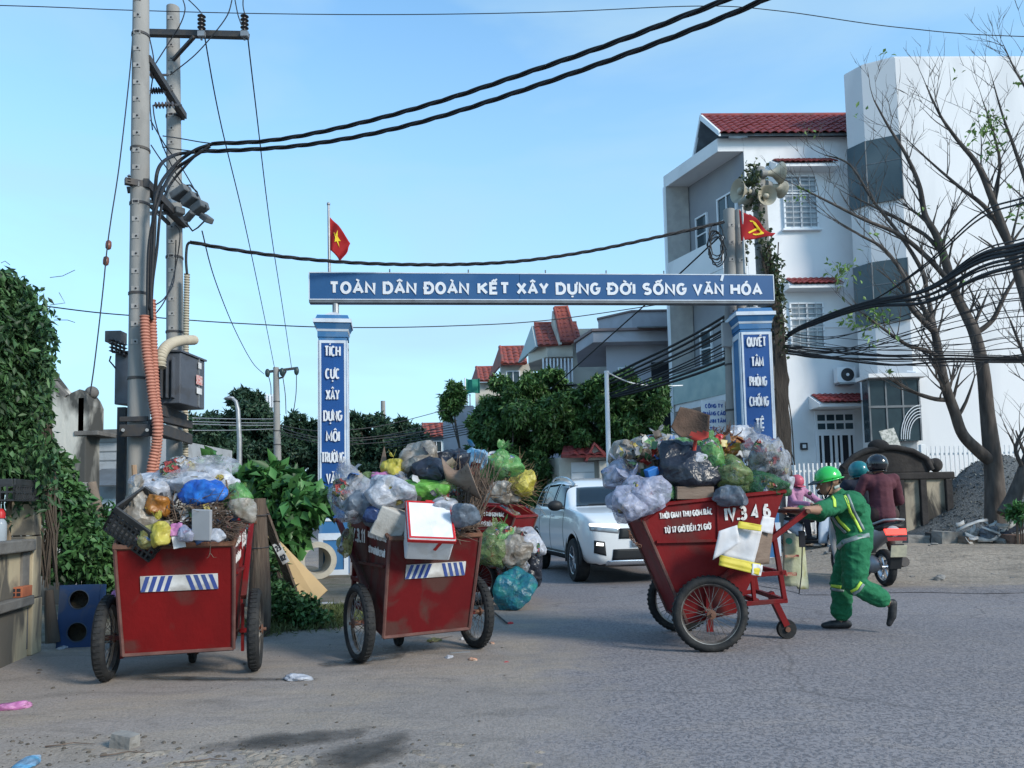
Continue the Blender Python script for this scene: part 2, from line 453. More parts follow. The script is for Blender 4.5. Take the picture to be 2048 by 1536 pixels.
LD=dict(base=(0.38,0.315,0.25),base2=(0.30,0.25,0.20),stain=(0.14,0.12,0.10),speckle=(0.7,0.68,0.66),sp_scale=22,sp_lo=0.48,sp_hi=0.62)
m_conc=ground_material('concrete_yard',.4,LC)
m_asph=ground_material('worn_asphalt',.4,LC,LA)
m_dirt=ground_material('bare_dirt',.7,LA,LD)
MB().add([(-900,-60,0),(900,-60,0),(900,1800,0),(-900,1800,0)],[(0,1,2,3)]).build('ground',m_conc,kind='structure')
SD=Vector((-0.33,0.944,0))
EDGE=[(-0.35,-12),(-0.15,1.5),(0.0,3.3),(0.12,5.5),(0.1,8),(0.05,9.4),(-0.5,10.6),(-1.9,12.4),(-3.0,14.2),(-3.0+SD.x*90,14.2+SD.y*90)]
def edge_x(y):
 for(x0,y0),(x1,y1)in zip(EDGE,EDGE[1:]):
  if y<=y1:return x0+(x1-x0)*(y-y0)/(y1-y0)
 return EDGE[-1][0]
ys=[-12,-4,0]+[1+.35*k for k in range(58)]+[22,26,34,50,75,99]
us=[0,.004,.010,.018,.03,.05,.08,.13,.25,.5,1]
rv,rb,rf_=[],[],[]
for y in ys:
 x0=edge_x(y)-1.0;x1=60 if y<13 else(14 if y<17 else max(edge_x(y)+8.6,5.6+SD.x*max(0,y-16)/.944))
 for u in us:
  x=x0+(x1-x0)*u if y<17 else x0+(x1-x0)*(u**.45);rv.append((x,y,.004));rb.append(min(1.,(x-x0)/2.0*1.3-.32))
K=len(us)
for i in range(len(ys)-1):
 for k in range(K-1):rf_.append((i*K+k,i*K+k+1,(i+1)*K+k+1,(i+1)*K+k))
ro=MB().add(rv,rf_).build('road',m_asph,kind='structure')
ro.data.attributes.new('blend','FLOAT','POINT').data.foreach_set('value',rb)
def dirt_h(x,y):
 t=max(0.0,min(1.0,(y-9.5-0.0*x)/4.5));t=t*t*(3-2*t)
 e=max(0.0,min(1.0,(x-3.6-(y-10)*0.15)/1.5))
 return 0.010+e*(0.26*t+0.035*noise.noise((x*0.9,y*0.9,0))+0.018*noise.noise((x*3.1,y*3.1,2)))*max(0.15,t)
dx0,dx1,dy0,dy1=3.4,26.0,9.3,24.0
m=MB()
NX,NY=110,90
def dfun(u,v):
 x,y=dx0+(dx1-dx0)*u,dy0+(dy1-dy0)*v
 y2=y-(1-v)*(0.9*max(0,(x-5))*0.22)+0.35*noise.noise((x*0.8,3.3,1))*(1-v)
 return(x+0.3*noise.noise((y*0.7,9,1))*(1-u),y2,dirt_h(x,y))
m.grid(dfun,NX,NY)
lot=m.build('dirt_lot',m_dirt,kind='structure',smooth=180)
lot.data.attributes.new('blend','FLOAT','POINT').data.foreach_set('value',[min(1.,max(0.,min(i/9,j/9)))for i in range(NX+1)for j in range(NY+1)])
def dz(x,y):return dirt_h(x,y)
def fdirt(u,v):
 x,y=-2.5+3.0*u,3.25+.75*v
 e=min(1,5*u,5*(1-u),4*(1-v))*max(0,min(1,1.0+.9*noise.noise((x*2.2,y*2.2,3))-.55*v))
 tr=math.sin((y-3.2+.25*(x+1.2))*60)if abs(((x+1.45)*.45+(y-3.55)*.9))<.06 else 0
 tr2=math.sin((x*1.0+y*.4)*80)if abs((y-3.60)+.16*(x+.9))<.05 and x>-1.2 else 0
 return(x,y,-.012+.016*e+e*(.011*noise.noise((x*7,y*7,0))+.007*noise.noise((x*21,y*21,1))+.005*(tr+tr2)*.7+.008*max(0,noise.noise((x*13,y*13,8)))))
m=MB();m.grid(fdirt,260,90)
fd_=m.build('loose_dirt',ground_material('loose_dirt',.7,LC,LD),kind='structure',smooth=180)
fd_.data.attributes.new('blend','FLOAT','POINT').data.foreach_set('value',[.75]*(261*91))
m=MB()
VP=[(-4.6,7.1),(-3.3,7.0),(-2.35,7.35),(-1.75,7.6),(-1.45,8.6),(-1.6,10.5),(-2.6,13),(-4.2,16),(-20,30),(-20,7.1)]
VQ=[]
for i in range(len(VP)):
 a,b_=VP[i],VP[(i+1)%len(VP)]
 for k in range(5):
  t=k/5;VQ.append((a[0]+(b_[0]-a[0])*t+0.10*noise.noise((i+t,1,5)),a[1]+(b_[1]-a[1])*t+0.10*noise.noise((i+t,7,5))))
m.add([(x,y,0.008)for x,y in VQ],[tuple(range(len(VQ)))])
m.build('verge',M('verge_soil',(0.10,0.085,0.06),(0.16,0.14,0.11),scale=3,rough=0.95,bump=0.9,bscale=18,dirt=(0.05,0.06,0.03),dirt_scale=1.5),kind='structure')
# building materials
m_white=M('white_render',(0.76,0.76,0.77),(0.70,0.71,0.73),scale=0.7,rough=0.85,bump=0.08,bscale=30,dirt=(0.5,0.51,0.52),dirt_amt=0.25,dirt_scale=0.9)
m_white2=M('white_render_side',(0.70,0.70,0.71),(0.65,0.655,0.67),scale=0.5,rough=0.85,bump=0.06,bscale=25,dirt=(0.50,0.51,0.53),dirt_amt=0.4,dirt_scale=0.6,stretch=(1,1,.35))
m_grey=M('grey_render',(0.30,0.31,0.33),(0.26,0.27,0.30),scale=1.2,rough=0.85,bump=0.08,bscale=25)
m_stone=M('stone_cladding',(0.40,0.38,0.36),(0.31,0.30,0.29),scale=3,rough=0.8,bump=0.3,bscale=20)
m_tile=M('red_roof_tile',(0.29,0.055,0.05),(0.20,0.04,0.042),scale=4,rough=0.6,bump=0.1,bscale=40,dirt=(0.12,0.07,0.06),dirt_amt=0.5,dirt_scale=2)
m_tile2=M('old_roof_tile',(0.30,0.075,0.05),(0.19,0.05,0.045),scale=3,rough=0.7,dirt=(0.12,0.08,0.07),dirt_amt=0.6,dirt_scale=1.5)
m_frame=M('white_frame',(0.72,0.74,0.77),rough=0.5)
m_glass=M('dark_window_glass',(0.03,0.05,0.062),(0.04,0.065,0.08),scale=0.8,rough=0.08,spec=0.5)
m_glass2=M('curtained_glass',(0.16,0.19,0.22),(0.24,0.26,0.28),scale=2.0,rough=0.12,spec=0.8,stretch=(3,1,0.5))
m_dark=M('dark_interior',(0.02,0.022,0.028),rough=0.9)
m_grille=M('grille_bar',(0.42,0.44,0.46),rough=0.5,metal=0.2)
m_steel=M('galvanised_steel',(0.34,0.35,0.36),(0.26,0.27,0.28),scale=8,rough=0.5,metal=0.6)
m_cream=M('cream_render',(0.58,0.55,0.48),(0.50,0.47,0.41),scale=1,rough=0.85,dirt=(0.3,0.29,0.27),dirt_amt=0.4,dirt_scale=1.0)
m_lilac=M('lilac_grey_render',(0.40,0.41,0.46),(0.35,0.36,0.41),scale=0.8,rough=0.85,dirt=(0.26,0.26,0.28),dirt_amt=0.4,dirt_scale=0.8)
m_corr=M('corrugated_sheet',(0.16,0.18,0.20),(0.11,0.12,0.13),scale=3,rough=0.6,metal=0.3)
def window(par,X,u0,u1,z0,z1,nx=2,ny=2,off=0.02,grille=0,glass=None,fr=0.05,sill=True):
 w=MB();d0,d1=-off-0.05,-off+0.03
 w.ab((u0,d0,z0),(u0+fr,d1,z1),X=X);w.ab((u1-fr,d0,z0),(u1,d1,z1),X=X)
 w.ab((u0+fr,d0,z0),(u1-fr,d1,z0+fr),X=X);w.ab((u0+fr,d0,z1-fr),(u1-fr,d1,z1),X=X)
 for i in range(1,nx):
  u=u0+(u1-u0)*i/nx;w.ab((u-fr*0.4,d0+0.004,z0+fr),(u+fr*0.4,d1,z1-fr),X=X)
 for j in range(1,ny):
  z=z0+(z1-z0)*(0.66 if ny==2 else j/ny);w.ab((u0+fr,d0+0.008,z-fr*0.4),(u1-fr,d1,z+fr*0.4),X=X)
 f=w.build('window',m_frame,par)
 for i in range(nx):
  p=MB();a=u0+(u1-u0)*i/nx+fr*0.4;b_=u0+(u1-u0)*(i+1)/nx-fr*0.4
  p.ab((a,-off-0.008,z0+fr*0.5),(b_,-off+0.012,z1-fr*0.5),X=X);p.build('pane',glass or m_glass,f)
 if grille:
  g=MB()
  k=max(2,int((z1-z0)/grille))
  for j in range(1,k):
   z=z0+(z1-z0)*j/k;g.ab((u0+0.02,d0-0.03,z-0.008),(u1-0.02,d0-0.015,z+0.008),X=X)
  for i in range(1,2*nx):
   u=u0+(u1-u0)*i/(2*nx);g.ab((u-0.007,d0-0.046,z0+0.02),(u+0.007,d0-0.032,z1-0.02),X=X)
  g.build('grille',m_grille,f)
 if sill:
  s_=MB();s_.ab((u0-0.06,-off-0.10,z0-0.06),(u1+0.06,0.0,z0-0.003),X=X);s_.build('sill',m_frame,f)
 return f
_tile={}
def tile_mesh(tw,tl,mat):
 k=(round(tw,3),round(tl,3),mat.name)
 if k not in _tile:
  q=MB();n=5
  for jj in(0,1):
   pass
  vs_=[]
  for v in(0,1):
   for i in range(n+1):
    t=i/n;h=0.055*tw/0.25*math.sin(math.pi*t)+0.028*(v)
    vs_.append((tw*t*1.03,tl*1.12*v,h))
  for v in(0,1):
   for i in range(n+1):
    t=i/n;h=0.055*tw/0.25*math.sin(math.pi*t)+0.028*(v)-0.02
    vs_.append((tw*t*1.03,tl*1.12*v,h))
  a=n+1
  fs_=[(i,i+1,a+i+1,a+i)for i in range(n)]+[(2*a+i,3*a+i,3*a+i+1,2*a+i+1)for i in range(n)]
  fs_+=[(a+i,a+i+1,3*a+i+1,3*a+i)for i in range(n)]+[(i,2*a+i,2*a+i+1,i+1)for i in range(n)]
  q.add(vs_,fs_);_tile[k]=q.mesh('tile',mat,30)
 return _tile[k]
def tile_roof(par,o,du,ds,width,length,tw,tl,mat,ridge=True):
 """tiles laid from o across du and down ds, each tile an object"""
 du,ds=Vector(du).normalized(),Vector(ds).normalized();nn=du.cross(ds)
 if nn.z<0:nn=-nn
 nc,nr_=max(1,round(width/tw)),max(1,round(length/tl));tw,tl=width/nc,length/nr_
 me=tile_mesh(tw,tl,mat);o=Vector(o)
 m3=Matrix((du,ds,nn)).transposed()
 for r in range(nr_):
  for c in range(nc):
   t=bpy.data.objects.new('tile',me);COL.objects.link(t);t.parent=par
   p=o+du*(tw*c)+ds*(tl*r)+nn*(0.004+random.uniform(0,0.008))
   t.matrix_local=Matrix.Translation(p)@(m3@Euler((random.uniform(-.02,.02),0,random.uniform(-.015,.015))).to_matrix()).to_4x4()
 if ridge:
  rb=MB();rb.tube([o+nn*0.03-ds*0.02,o+du*width+nn*0.03-ds*0.02],0.075,8);rb.build('ridge_cap',mat,par,60)
def awning(par,X,u0,u1,z0,z1,out,mat=m_tile):
 """little tiled roof over a window: sloping slab with tiles"""
 a=MB();a.add([(u0-.08,0,z0-.12),(u0-.08,-out,z0-.12),(u0-.08,-out,z0-.03),(u0-.08,0,z1-.03),(u1+.08,0,z0-.12),(u1+.08,-out,z0-.12),(u1+.08,-out,z0-.03),(u1+.08,0,z1-.03)],[(0,1,2,3),(7,6,5,4),(0,4,5,1),(1,5,6,2),(2,6,7,3),(0,3,7,4)],X=X)
 s_=a.build('awning',m_white,par)
 u=X.to_3x3()@Vector((1,0,0));o=X@Vector((u0,-0.01,z1));d=(X.to_3x3()@Vector((0,-out,z0-z1)))
 tile_roof(s_,o,u,d,u1-u0,d.length+.03,0.16,0.2,mat,ridge=False)
 return s_
 # white three-storey corner house
X1=D(1487,300,22.0).x
w1=Wall((X1,22.0),R(1.7))
I4=Matrix.Identity(4)
h1=thing('corner_house','white three-storey house with red tiled roof and projecting balconies behind the loudspeaker pole','house',(X1,22,0),R(1.7))
def HZ(px,py,w=w1,off=0.0):return w.uz(px,py,off)
zr=HZ(1487,275)[1]
fd=Vector((-0.36,0.933,0));fd=Vector((fd.x,fd.y)).normalized()
A_=Vector((-0.74,0.0));T1=2.8
C_=A_+fd*T1;D_=Vector((0,0))+fd*T1
m=MB();m.prism([(0,0),(4.6,0),(4.6,9),(0.9,9),(D_.x,D_.y)],0,zr);m.build('wall',m_white,h1)
m=MB();m.add([(0,0,0),(D_.x,D_.y,0),(D_.x,D_.y,zr),(0,0,zr)],[(0,1,2,3)]);m.v=[(x-0.012,y+0.004,z)for x,y,z in m.v]
m.build('facade',m_grey,h1)
levels=[HZ(1400,520)[1]-0.25,HZ(1440,780)[1]-0.1]
def slab(z0,z1,ex=0.0,name='balcony_slab',mat=m_white):
 q=MB();q.prism([(A_.x-ex,A_.y),(-0.004,0),(D_.x-0.004,D_.y),(C_.x-ex,C_.y)],z0,z1);return q.build(name,mat,h1,bevel=0.01)
slab(zr-0.42,zr-0.02,0.03,'roof_slab')
for zl in levels:slab(zl-0.22,zl)
m=MB();n2=Vector((fd.y,-fd.x))*0.0
m.prism([(C_.x,C_.y-0.14),(D_.x,D_.y-0.14),(D_.x-0.003,D_.y),(C_.x,C_.y)],0,zr-0.42);sp_=m.build('stone_pier',m_stone,h1)
q=MB();q.prism([(C_.x-0.06,C_.y-0.16),(C_.x,C_.y-0.16),(C_.x,C_.y+0.02),(C_.x-0.06,C_.y+0.02)],0,zr-0.42);q.build('edge_trim',m_frame,h1)
for k,(zl,mat_,hh)in enumerate(((levels[0],m_white,0.95),(levels[1],None,0.95))):
 q=MB();th=0.10 if mat_ else 0.02
 q.prism([(A_.x-0.005,A_.y),(A_.x+th,A_.y),(C_.x+th,C_.y-0.15),(C_.x-0.005,C_.y-0.15)],zl+0.002,zl+hh)
 q.build('parapet' if mat_ else 'balcony_glass',mat_ or M('green_balcony_glass',(0.30,0.42,0.42),(0.42,0.52,0.50),scale=2,rough=0.1,alpha=0.75),h1)
 q=MB();q.ab((A_.x,0.0,zl+0.002),(-0.01,0.08,zl+hh))if mat_ else q.ab((A_.x,0.0,zl+0.02),(-0.01,0.03,zl+hh))
 q.build('parapet_return',mat_ or MATS['green_balcony_glass'],h1)
q=MB();q.tube([(A_.x,A_.y,levels[1]+0.99),(C_.x,C_.y-0.1,levels[1]+0.99)],0.025);q.build('handrail',m_steel,h1)
wf=Wall((0,0),0)
fa=math.atan2(-fd.y,-fd.x)
XF=Matrix.Translation((D_.x,D_.y,0))@Matrix.Rotation(fa,4,'Z')
for zl in levels+[levels[1]-3.35]:
 window(h1,XF,T1-2.35,T1-1.75,zl+0.5,zl+2.3,1,2,0.03)
 window(h1,XF,T1-1.25,T1-0.35,zl+0.3,zl+2.5,2,2,0.03)
m=MB();m.box((0,0,0),(T1*0.6,0.2,2.6));
for(p0,p1,aw0,aw1)in(((1563,352),(1637,458),(1545,320),(1660,335)),((1577,606),(1650,698),(1571,558),(1671,573))):
 a=HZ(*p0);b_=HZ(*p1);window(h1,I4,a[0],b_[0],b_[1],a[1],2,2,0.02,0.16,m_glass2)
 a=HZ(*aw0);b_=HZ(*aw1);awning(h1,I4,a[0],b_[0],b_[1]-0.03,a[1],0.45)
a=HZ(1628,822);b_=HZ(1716,1004)
dd=MB();dd.ab((a[0],-0.04,0.15),(b_[0],0.03,a[1]),m=0);door=dd.build('door',m_frame,h1,bevel=0.006)
du=(b_[0]-a[0])
for i in range(4):
 for j in range(2):
  q=MB();u=a[0]+du*(0.06+0.235*i);z=a[1]-0.12-0.25*j;q.ab((u,-0.052,z-0.17),(u+du*0.19,-0.036,z));q.build('transom_pane',m_glass,door)
for s_ in(0,1):
 u=a[0]+du*(0.08+0.47*s_)
 for k,(x0,x1)in enumerate(((0,.05),(.12,.26),(.33,.38))):
  for(zz0,zz1)in(((0.95,a[1]-0.72),)if k!=1 else((0.95,1.35),(1.45,a[1]-0.72))):
   q=MB();q.ab((u+du*x0,-0.052,zz0),(u+du*x1,-0.036,zz1));q.build('door_pane',m_dark,door)
q=MB();q.sphere((a[0]+du*.48,-.08,1.05),.035,8,6);q.build('handle',m_steel,door,60)
a=HZ(1622,790);b_=HZ(1742,806);awning(h1,I4,a[0],b_[0],b_[1]-.05,a[1],0.7)
for px in(1600,):
 a=HZ(px,886);q=MB();q.ab((a[0],-0.05,a[1]-.2),(a[0]+.2,0.0,a[1]));f=q.build('meter_box',M('black_trim',(0.03,0.03,0.035),rough=0.5),h1)
 q=MB();q.ab((a[0]+.05,-0.06,a[1]-.15),(a[0]+.15,-0.045,a[1]-.05));q.build('meter_plate',m_frame,f)
q=MB();q.ab((-0.06,-0.03,HZ(1600,655)[1]-0.02),(4.6,0.0,HZ(1600,655)[1]+0.02));q.build('string_course',m_white,h1)
zrid=D(1405,232,23.4).z;ue0=HZ(1440,275)[0]-0.1;ue1=4.4
roof=MB()
for yy0,yy1,z0,z1 in((-0.25,1.5,zr+0.0,zrid),(3.4,1.5,zr-.1,zrid)):
 roof.add([(ue0,yy0,z0),(ue1,yy0,z0),(ue1,yy1,z1),(ue0,yy1,z1),(ue0,yy0,z0-.08),(ue1,yy0,z0-.08),(ue1,yy1,z1-.08),(ue0,yy1,z1-.08)],[(0,1,2,3),(4,7,6,5),(0,4,5,1),(1,5,6,2),(2,6,7,3),(3,7,4,0)])
rf=roof.build('roof',m_corr,h1)
tile_roof(rf,(ue0,1.5,zrid+.01),(1,0,0),(0,-1.75,zr-zrid),ue1-ue0,math.hypot(1.75,zrid-zr)+.05,0.25,0.30,m_tile)
for s_ in(0,):
 q=MB();q.add([(ue0-.03,-.3,zr-.1),(ue0-.03,-.3,zr+.06),(ue0-.03,1.5,zrid+.1),(ue0-.03,1.5,zrid-.1),(ue0+.03,-.3,zr-.1),(ue0+.03,-.3,zr+.06),(ue0+.03,1.5,zrid+.1),(ue0+.03,1.5,zrid-.1)],[(0,1,2,3),(7,6,5,4),(0,4,5,1),(1,5,6,2),(2,6,7,3),(3,7,4,0)]);q.build('bargeboard',m_frame,h1)
 q=MB();q.add([(ue0-.03,3.4,zr-.25),(ue0-.03,3.4,zr-.08),(ue0-.03,1.55,zrid+.08),(ue0-.03,1.55,zrid-.1),(ue0+.03,3.4,zr-.25),(ue0+.03,3.4,zr-.08),(ue0+.03,1.55,zrid+.08),(ue0+.03,1.55,zrid-.1)],[(0,1,2,3),(7,6,5,4),(0,4,5,1),(1,5,6,2),(2,6,7,3),(3,7,4,0)]);q.build('bargeboard',m_frame,h1)
q=MB();q.add([(0.2,0.05,zr),(0.2,3.0,zr),(0.2,1.5,zrid-.12),(4.4,0.05,zr),(4.4,3.0,zr),(4.4,1.5,zrid-.12)],[(0,1,2),(5,4,3),(0,3,4,1),(1,4,5,2),(2,5,3,0)]);q.build('gable_wall',m_white,h1)
a=HZ(1664,738);b_=HZ(1704,768)
ac=thing('air_conditioner','white outdoor air-conditioner unit on the white house wall above the door awning','air conditioner',w1.m@Vector((a[0],-0.02,b_[1])),R(1.7))
W_,H_=b_[0]-a[0],a[1]-b_[1]
m=MB();m.ab((0,-0.3,0),(W_,-0.04,H_));m.build('casing',m_frame,ac,bevel=0.02)
m=MB();m.cyl((W_*.52,-0.29,H_*.5),(W_*.52,-0.312,H_*.5),H_*.42,n=24);m.build('fan_grille',M('black_trim',(0.03,0.03,0.035)),ac)
m=MB();m.cyl((W_*.52,-0.31,H_*.5),(W_*.52,-0.325,H_*.5),H_*.1,n=12);m.build('fan_hub',m_frame,ac)
m=MB();m.ab((.05,-.32,-.05),(W_-.05,0,-.005));m.build('bracket',m_steel,ac)
# big white building on the right
bx=[(D(1812,500,20.5).x,20.5),(D(1742,500,20.88).x,20.88),(D(1706,500,21.35).x,21.35)]
bs=bx[0][0]-10.26
zt=D(1795,115,20.5).z
h2=thing('apartment_block','big plain white building with rounded corner and dark corner windows at the right edge','building',(0,0,0))
poly=[(16.2,34),bx[2],bx[1],bx[0],(26,20.98),(26,34)]
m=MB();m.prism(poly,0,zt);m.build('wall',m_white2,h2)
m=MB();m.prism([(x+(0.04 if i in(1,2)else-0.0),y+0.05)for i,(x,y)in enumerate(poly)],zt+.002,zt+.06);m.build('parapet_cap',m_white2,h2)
def corner_glass(pts,z0s,z1s,name='corner_window'):
 q=MB();k=len(pts)
 vs_=[(x,y,z0s[i])for i,(x,y)in enumerate(pts)]+[(x,y,z1s[i])for i,(x,y)in enumerate(pts)]
 q.add(vs_,[(i,i+1,k+i+1,k+i)for i in range(k-1)])
 f=q.build(name,M('slate_glass',(0.085,0.115,0.13),(0.045,0.07,0.085),scale=1.1,rough=0.2,spec=0.35),h2,solid=0.02)
 for i in range(k):
  q=MB();q.tube([(pts[i][0],pts[i][1]-.01,z0s[i]),(pts[i][0],pts[i][1]-.01,z1s[i])],0.022,6);q.build('mullion',m_corr,f)
 q=MB();zm=[z0s[i]+(z1s[i]-z0s[i])*.62 for i in range(k)]
 q.tube([(pts[i][0],pts[i][1]-.012,zm[i])for i in range(k)],0.018,6);q.build('transom',m_corr,f)
 return f
off=[(bx[2][0]-.03,bx[2][1]-.02),(bx[1][0]-.03,bx[1][1]-.04),(bx[0][0]-.005,bx[0][1]-.04)]
for(pa,pb)in(((1800,270),(1800,398)),((1806,516),(1806,640))):
 za,zb=D(*pa,20.5).z,D(*pb,20.5).z;corner_glass(off,[zb]*3,[za]*3)
q=[(9.55,20.78),(10.1,20.47),(10.30,20.44),(10.36,20.47)]
za,zb=D(1830,758,20.4).z,D(1830,880,20.4).z
gx0=D(1738,820,20.4).x;gx1=D(1838,820,20.4).x
gf=MB();gf.ab((gx0,20.36,zb-.02),(gx1,20.74,za));gs=gf.build('shopfront',M('shopfront_glass',(.014,.022,.03),(.03,.05,.06),scale=1.5,rough=.12,spec=.3),h2)
for i in range(4):
 q=MB();u=gx0+(gx1-gx0)*i/3;q.ab((u-.02,20.335,zb-.02),(u+.02,20.365,za));q.build('mullion',m_corr,gs)
for z in(za,zb+(za-zb)*.55):
 q=MB();q.ab((gx0-.03,20.33,z-.03),(gx1+.03,20.362,z+.03));q.build('transom',m_corr,gs)
q=MB();q.ab((gx0-.1,20.1,za+.02),(gx1+.12,20.9,za+.12));q.build('canopy',m_white2,h2)
arc=MB()
for k in range(5):
 arc.tube([Vector((gx1-.55*math.cos(t)*(1-.1*k),20.33,zb+.02+(.9-.08*k)*math.sin(t)))for t in[i*.157 for i in range(11)]],.012,5)
arc.build('arched_grille',m_frame,gs)
a=D(1883,168,20.6)
q=MB();q.ab((a.x-.2,20.68,a.z-.08),(a.x+.2,20.75,a.z+.08));v_=q.build('vent',m_corr,h2)
for k in range(4):
 q=MB();q.box((a.x,20.672,a.z-.06+.04*k),(.38,.02,.012),(.4,0,0));q.build('slat',m_steel,v_)
a=D(1824,745,20.2)
sc_=thing('security_camera','small white security camera above the dark shopfront of the big white building','camera',a)
m=MB();m.cyl((0,.28,0),(0,.05,0),.015);m.build('arm',m_frame,sc_);m=MB();m.cyl((.08,-.05,-.02),(-.1,.06,.02),.045);m.build('body',m_frame,sc_,40)
# grey house with broad concrete eaves, further up the street
h3=thing('grey_house','grey two-storey house with broad concrete eaves and dark doorway beyond the gate','house',(0,0,0))
d3=26.0
wl_=D(1212,700,d3);wr_=D(1352,700,d3)
m=MB();m.prism([(wl_.x,d3),(wr_.x+.6,d3),(wr_.x+1.2,d3+4),(wl_.x*1.17,d3+4)],0,D(1250,678,d3).z);m.build('wall',m_lilac,h3)
z0,z1=D(1210,682,d3-.8).z,D(1210,660,d3-.8).z
le=D(1152,690,d3+1.2).x
m=MB();m.prism([(le,d3+1.2),(wl_.x-.5,d3-.6),(wr_.x+.7,d3-.6),(wr_.x+1.2,d3+4),(le*1.13,d3+4)],z0,z1);m.build('eaves_slab',m_lilac,h3,bevel=.02)
m=MB();m.prism([(le-.08,d3+1.15),(wl_.x-.53,d3-.68),(wr_.x+.75,d3-.68),(wr_.x+1.2,d3+4),(le*1.13,d3+4)],z1+.003,z1+.09);m.build('eaves_cap',M('brown_band',(.22,.17,.17),rough=.8),h3)
zp=D(1260,630,d3+.6).z
m=MB();m.prism([(wl_.x-.1,d3+1.2),(wl_.x+.95,d3+.2),(wr_.x+.5,d3+.2),(wr_.x+1,d3+4),(wl_.x*1.13,d3+4)],z1+.092,zp);m.build('parapet',m_lilac,h3)
m=MB();m.prism([(wl_.x-.15,d3+1.15),(wl_.x+.93,d3+.13),(wr_.x+.5,d3+.13),(wr_.x+1,d3+4),(wl_.x*1.13,d3+4)],zp+.002,zp+.06);m.build('parapet_cap',MATS['brown_band'],h3)
a,b_=D(1302,725,d3),D(1350,800,d3)
m=MB();m.ab((a.x,d3-.03,b_.z-2),(b_.x+.3,d3+.02,a.z));m.build('doorway',m_dark,h3)
m=MB()
a=D(1272,655,d3-.9);b_=D(1342,648,d3-.9)
m.add([(a.x,d3-1.1,a.z-.02),(b_.x,d3-1.1,a.z-.02),(b_.x,d3+.1,a.z+.28),(a.x+.3,d3+.1,a.z+.28)],[(0,1,2,3)]);m.build('corrugated_awning',m_corr,h3,solid=.04)
window(h3,Matrix.Translation((0,d3,0)),D(1235,730,d3).x,D(1268,730,d3).x,D(1250,792,d3).z,D(1250,735,d3).z,2,1,.02)
# cream house with steep red gables and a baluster screen
d4=31.0
h4=thing('cream_house','cream house with steep red tiled gables and a screen of white vertical bars','house',(0,0,0))
def P4(px,py,e=0):return D(px,py,d4+e)
a,b_=P4(1147,650),P4(1215,800)
m=MB();m.prism([(a.x-.3,d4+.7),(b_.x+1.5,d4+.7),(b_.x+2,d4+4),(a.x*1.14,d4+4)],0,a.z);m.build('wall',m_cream,h4)
a,b_=P4(1062,690),P4(1146,716)
m=MB();m.prism([(a.x-.1,d4+1.0),(a.x+.6,d4-.3),(b_.x-.02,d4-.3),(b_.x+.2,d4+3),(a.x*1.05,d4+3)],b_.z,a.z);m.build('fascia',m_cream,h4,bevel=.02)
m=MB();m.prism([(a.x+.5,d4+.5),(b_.x-.05,d4+.5),(b_.x+.2,d4+3),(a.x*1.1+.5,d4+3)],0,b_.z-.004);m.build('lower_wall',m_lilac,h4)
z0=P4(1100,800).z
for i in range(9):
 px=1086+i*7.2
 q=MB();p=P4(px,716,-.2);q.ab((p.x-.03,d4-.24,z0-1.5),(p.x+.03,d4-.16,p.z-.02));q.build('bar',m_frame,h4)
a,b_=P4(1068,652,1.2),P4(1120,650,1.2);e0,e1=P4(1076,694,-.4),P4(1142,690,-.4)
rb=MB();rb.add([tuple(a),tuple(b_),tuple(e1),tuple(e0)],[(0,1,2,3)]);rf=rb.build('roof',m_tile2,h4,solid=.08)
tile_roof(rf,a+Vector((0,0,.06)),(1,0,0),e0-a,(b_-a).length+.7,(e0-a).length,.26,.34,m_tile2)
q=MB();q.add([tuple(a),tuple(e0),(a.x-.6,d4+3.0,e0.z)],[(0,1,2)]);q.build('gable',M('pale_green_render',(.42,.48,.48),rough=.8),h4,solid=.1)
a,b_=P4(1109,622,.6),P4(1134,620,.6);e0,e1=P4(1124,688,-.7),P4(1152,685,-.7)
rb=MB();rb.add([tuple(a),tuple(b_),tuple(e1),tuple(e0)],[(0,1,2,3)]);rf=rb.build('gable_roof',m_tile2,h4,solid=.1)
tile_roof(rf,a+Vector((0,0,.1)),(1,0,.02),e0-a,(b_-a).length+.05,(e0-a).length,.18,.26,m_tile2,ridge=True)
for p,e in((a,e0),(b_,e1)):
 q=MB();q.tube([p+Vector((0,-.02,.12)),e+Vector((0,-.02,.12))],.07,8);q.build('verge_tile',m_tile2,rf,60)
q=MB();q.add([tuple(a),tuple(e0),(a.x-.1,d4+2,e0.z+.1)],[(0,1,2)]);q.build('gable',m_cream,h4,solid=.1)
# smaller houses down the street
def small_house(name,label,d,wall_px,top,roof_px,eave,mat_w,mat_r,tw=.3):
 h=thing(name,label,'house',(0,0,0))
 a,b_=D(wall_px[0],top,d),D(wall_px[1],top,d)
 q=MB();q.prism([(a.x,d),(b_.x,d),(b_.x+.3,d+4),(a.x*(d+4)/d+.1,d+4)],0,a.z);q.build('wall',mat_w,h)
 a,b_=D(roof_px[0],roof_px[2],d+1.4),D(roof_px[1],roof_px[2],d+1.4);e0=D(roof_px[0]+5,eave,d-.4);e1=D(roof_px[1]+5,eave,d-.4)
 q=MB();q.add([tuple(a),tuple(b_),tuple(e1),tuple(e0),(a.x-.6,d+3.6,e0.z)],[(0,1,2,3),(0,3,4)]);rf_=q.build('roof',mat_r,h,solid=.08)
 tile_roof(rf_,a+Vector((0,0,.05)),(1,0,0),e0-a,(b_-a).length,(e0-a).length,tw,tw*1.3,mat_r)
 for p,e in((a,e0),(b_,e1)):
  q=MB();q.tube([p+Vector((0,-.02,.1)),e+Vector((0,-.02,.1))],.09,8);q.build('verge_tile',mat_r,rf_,60)
 return h
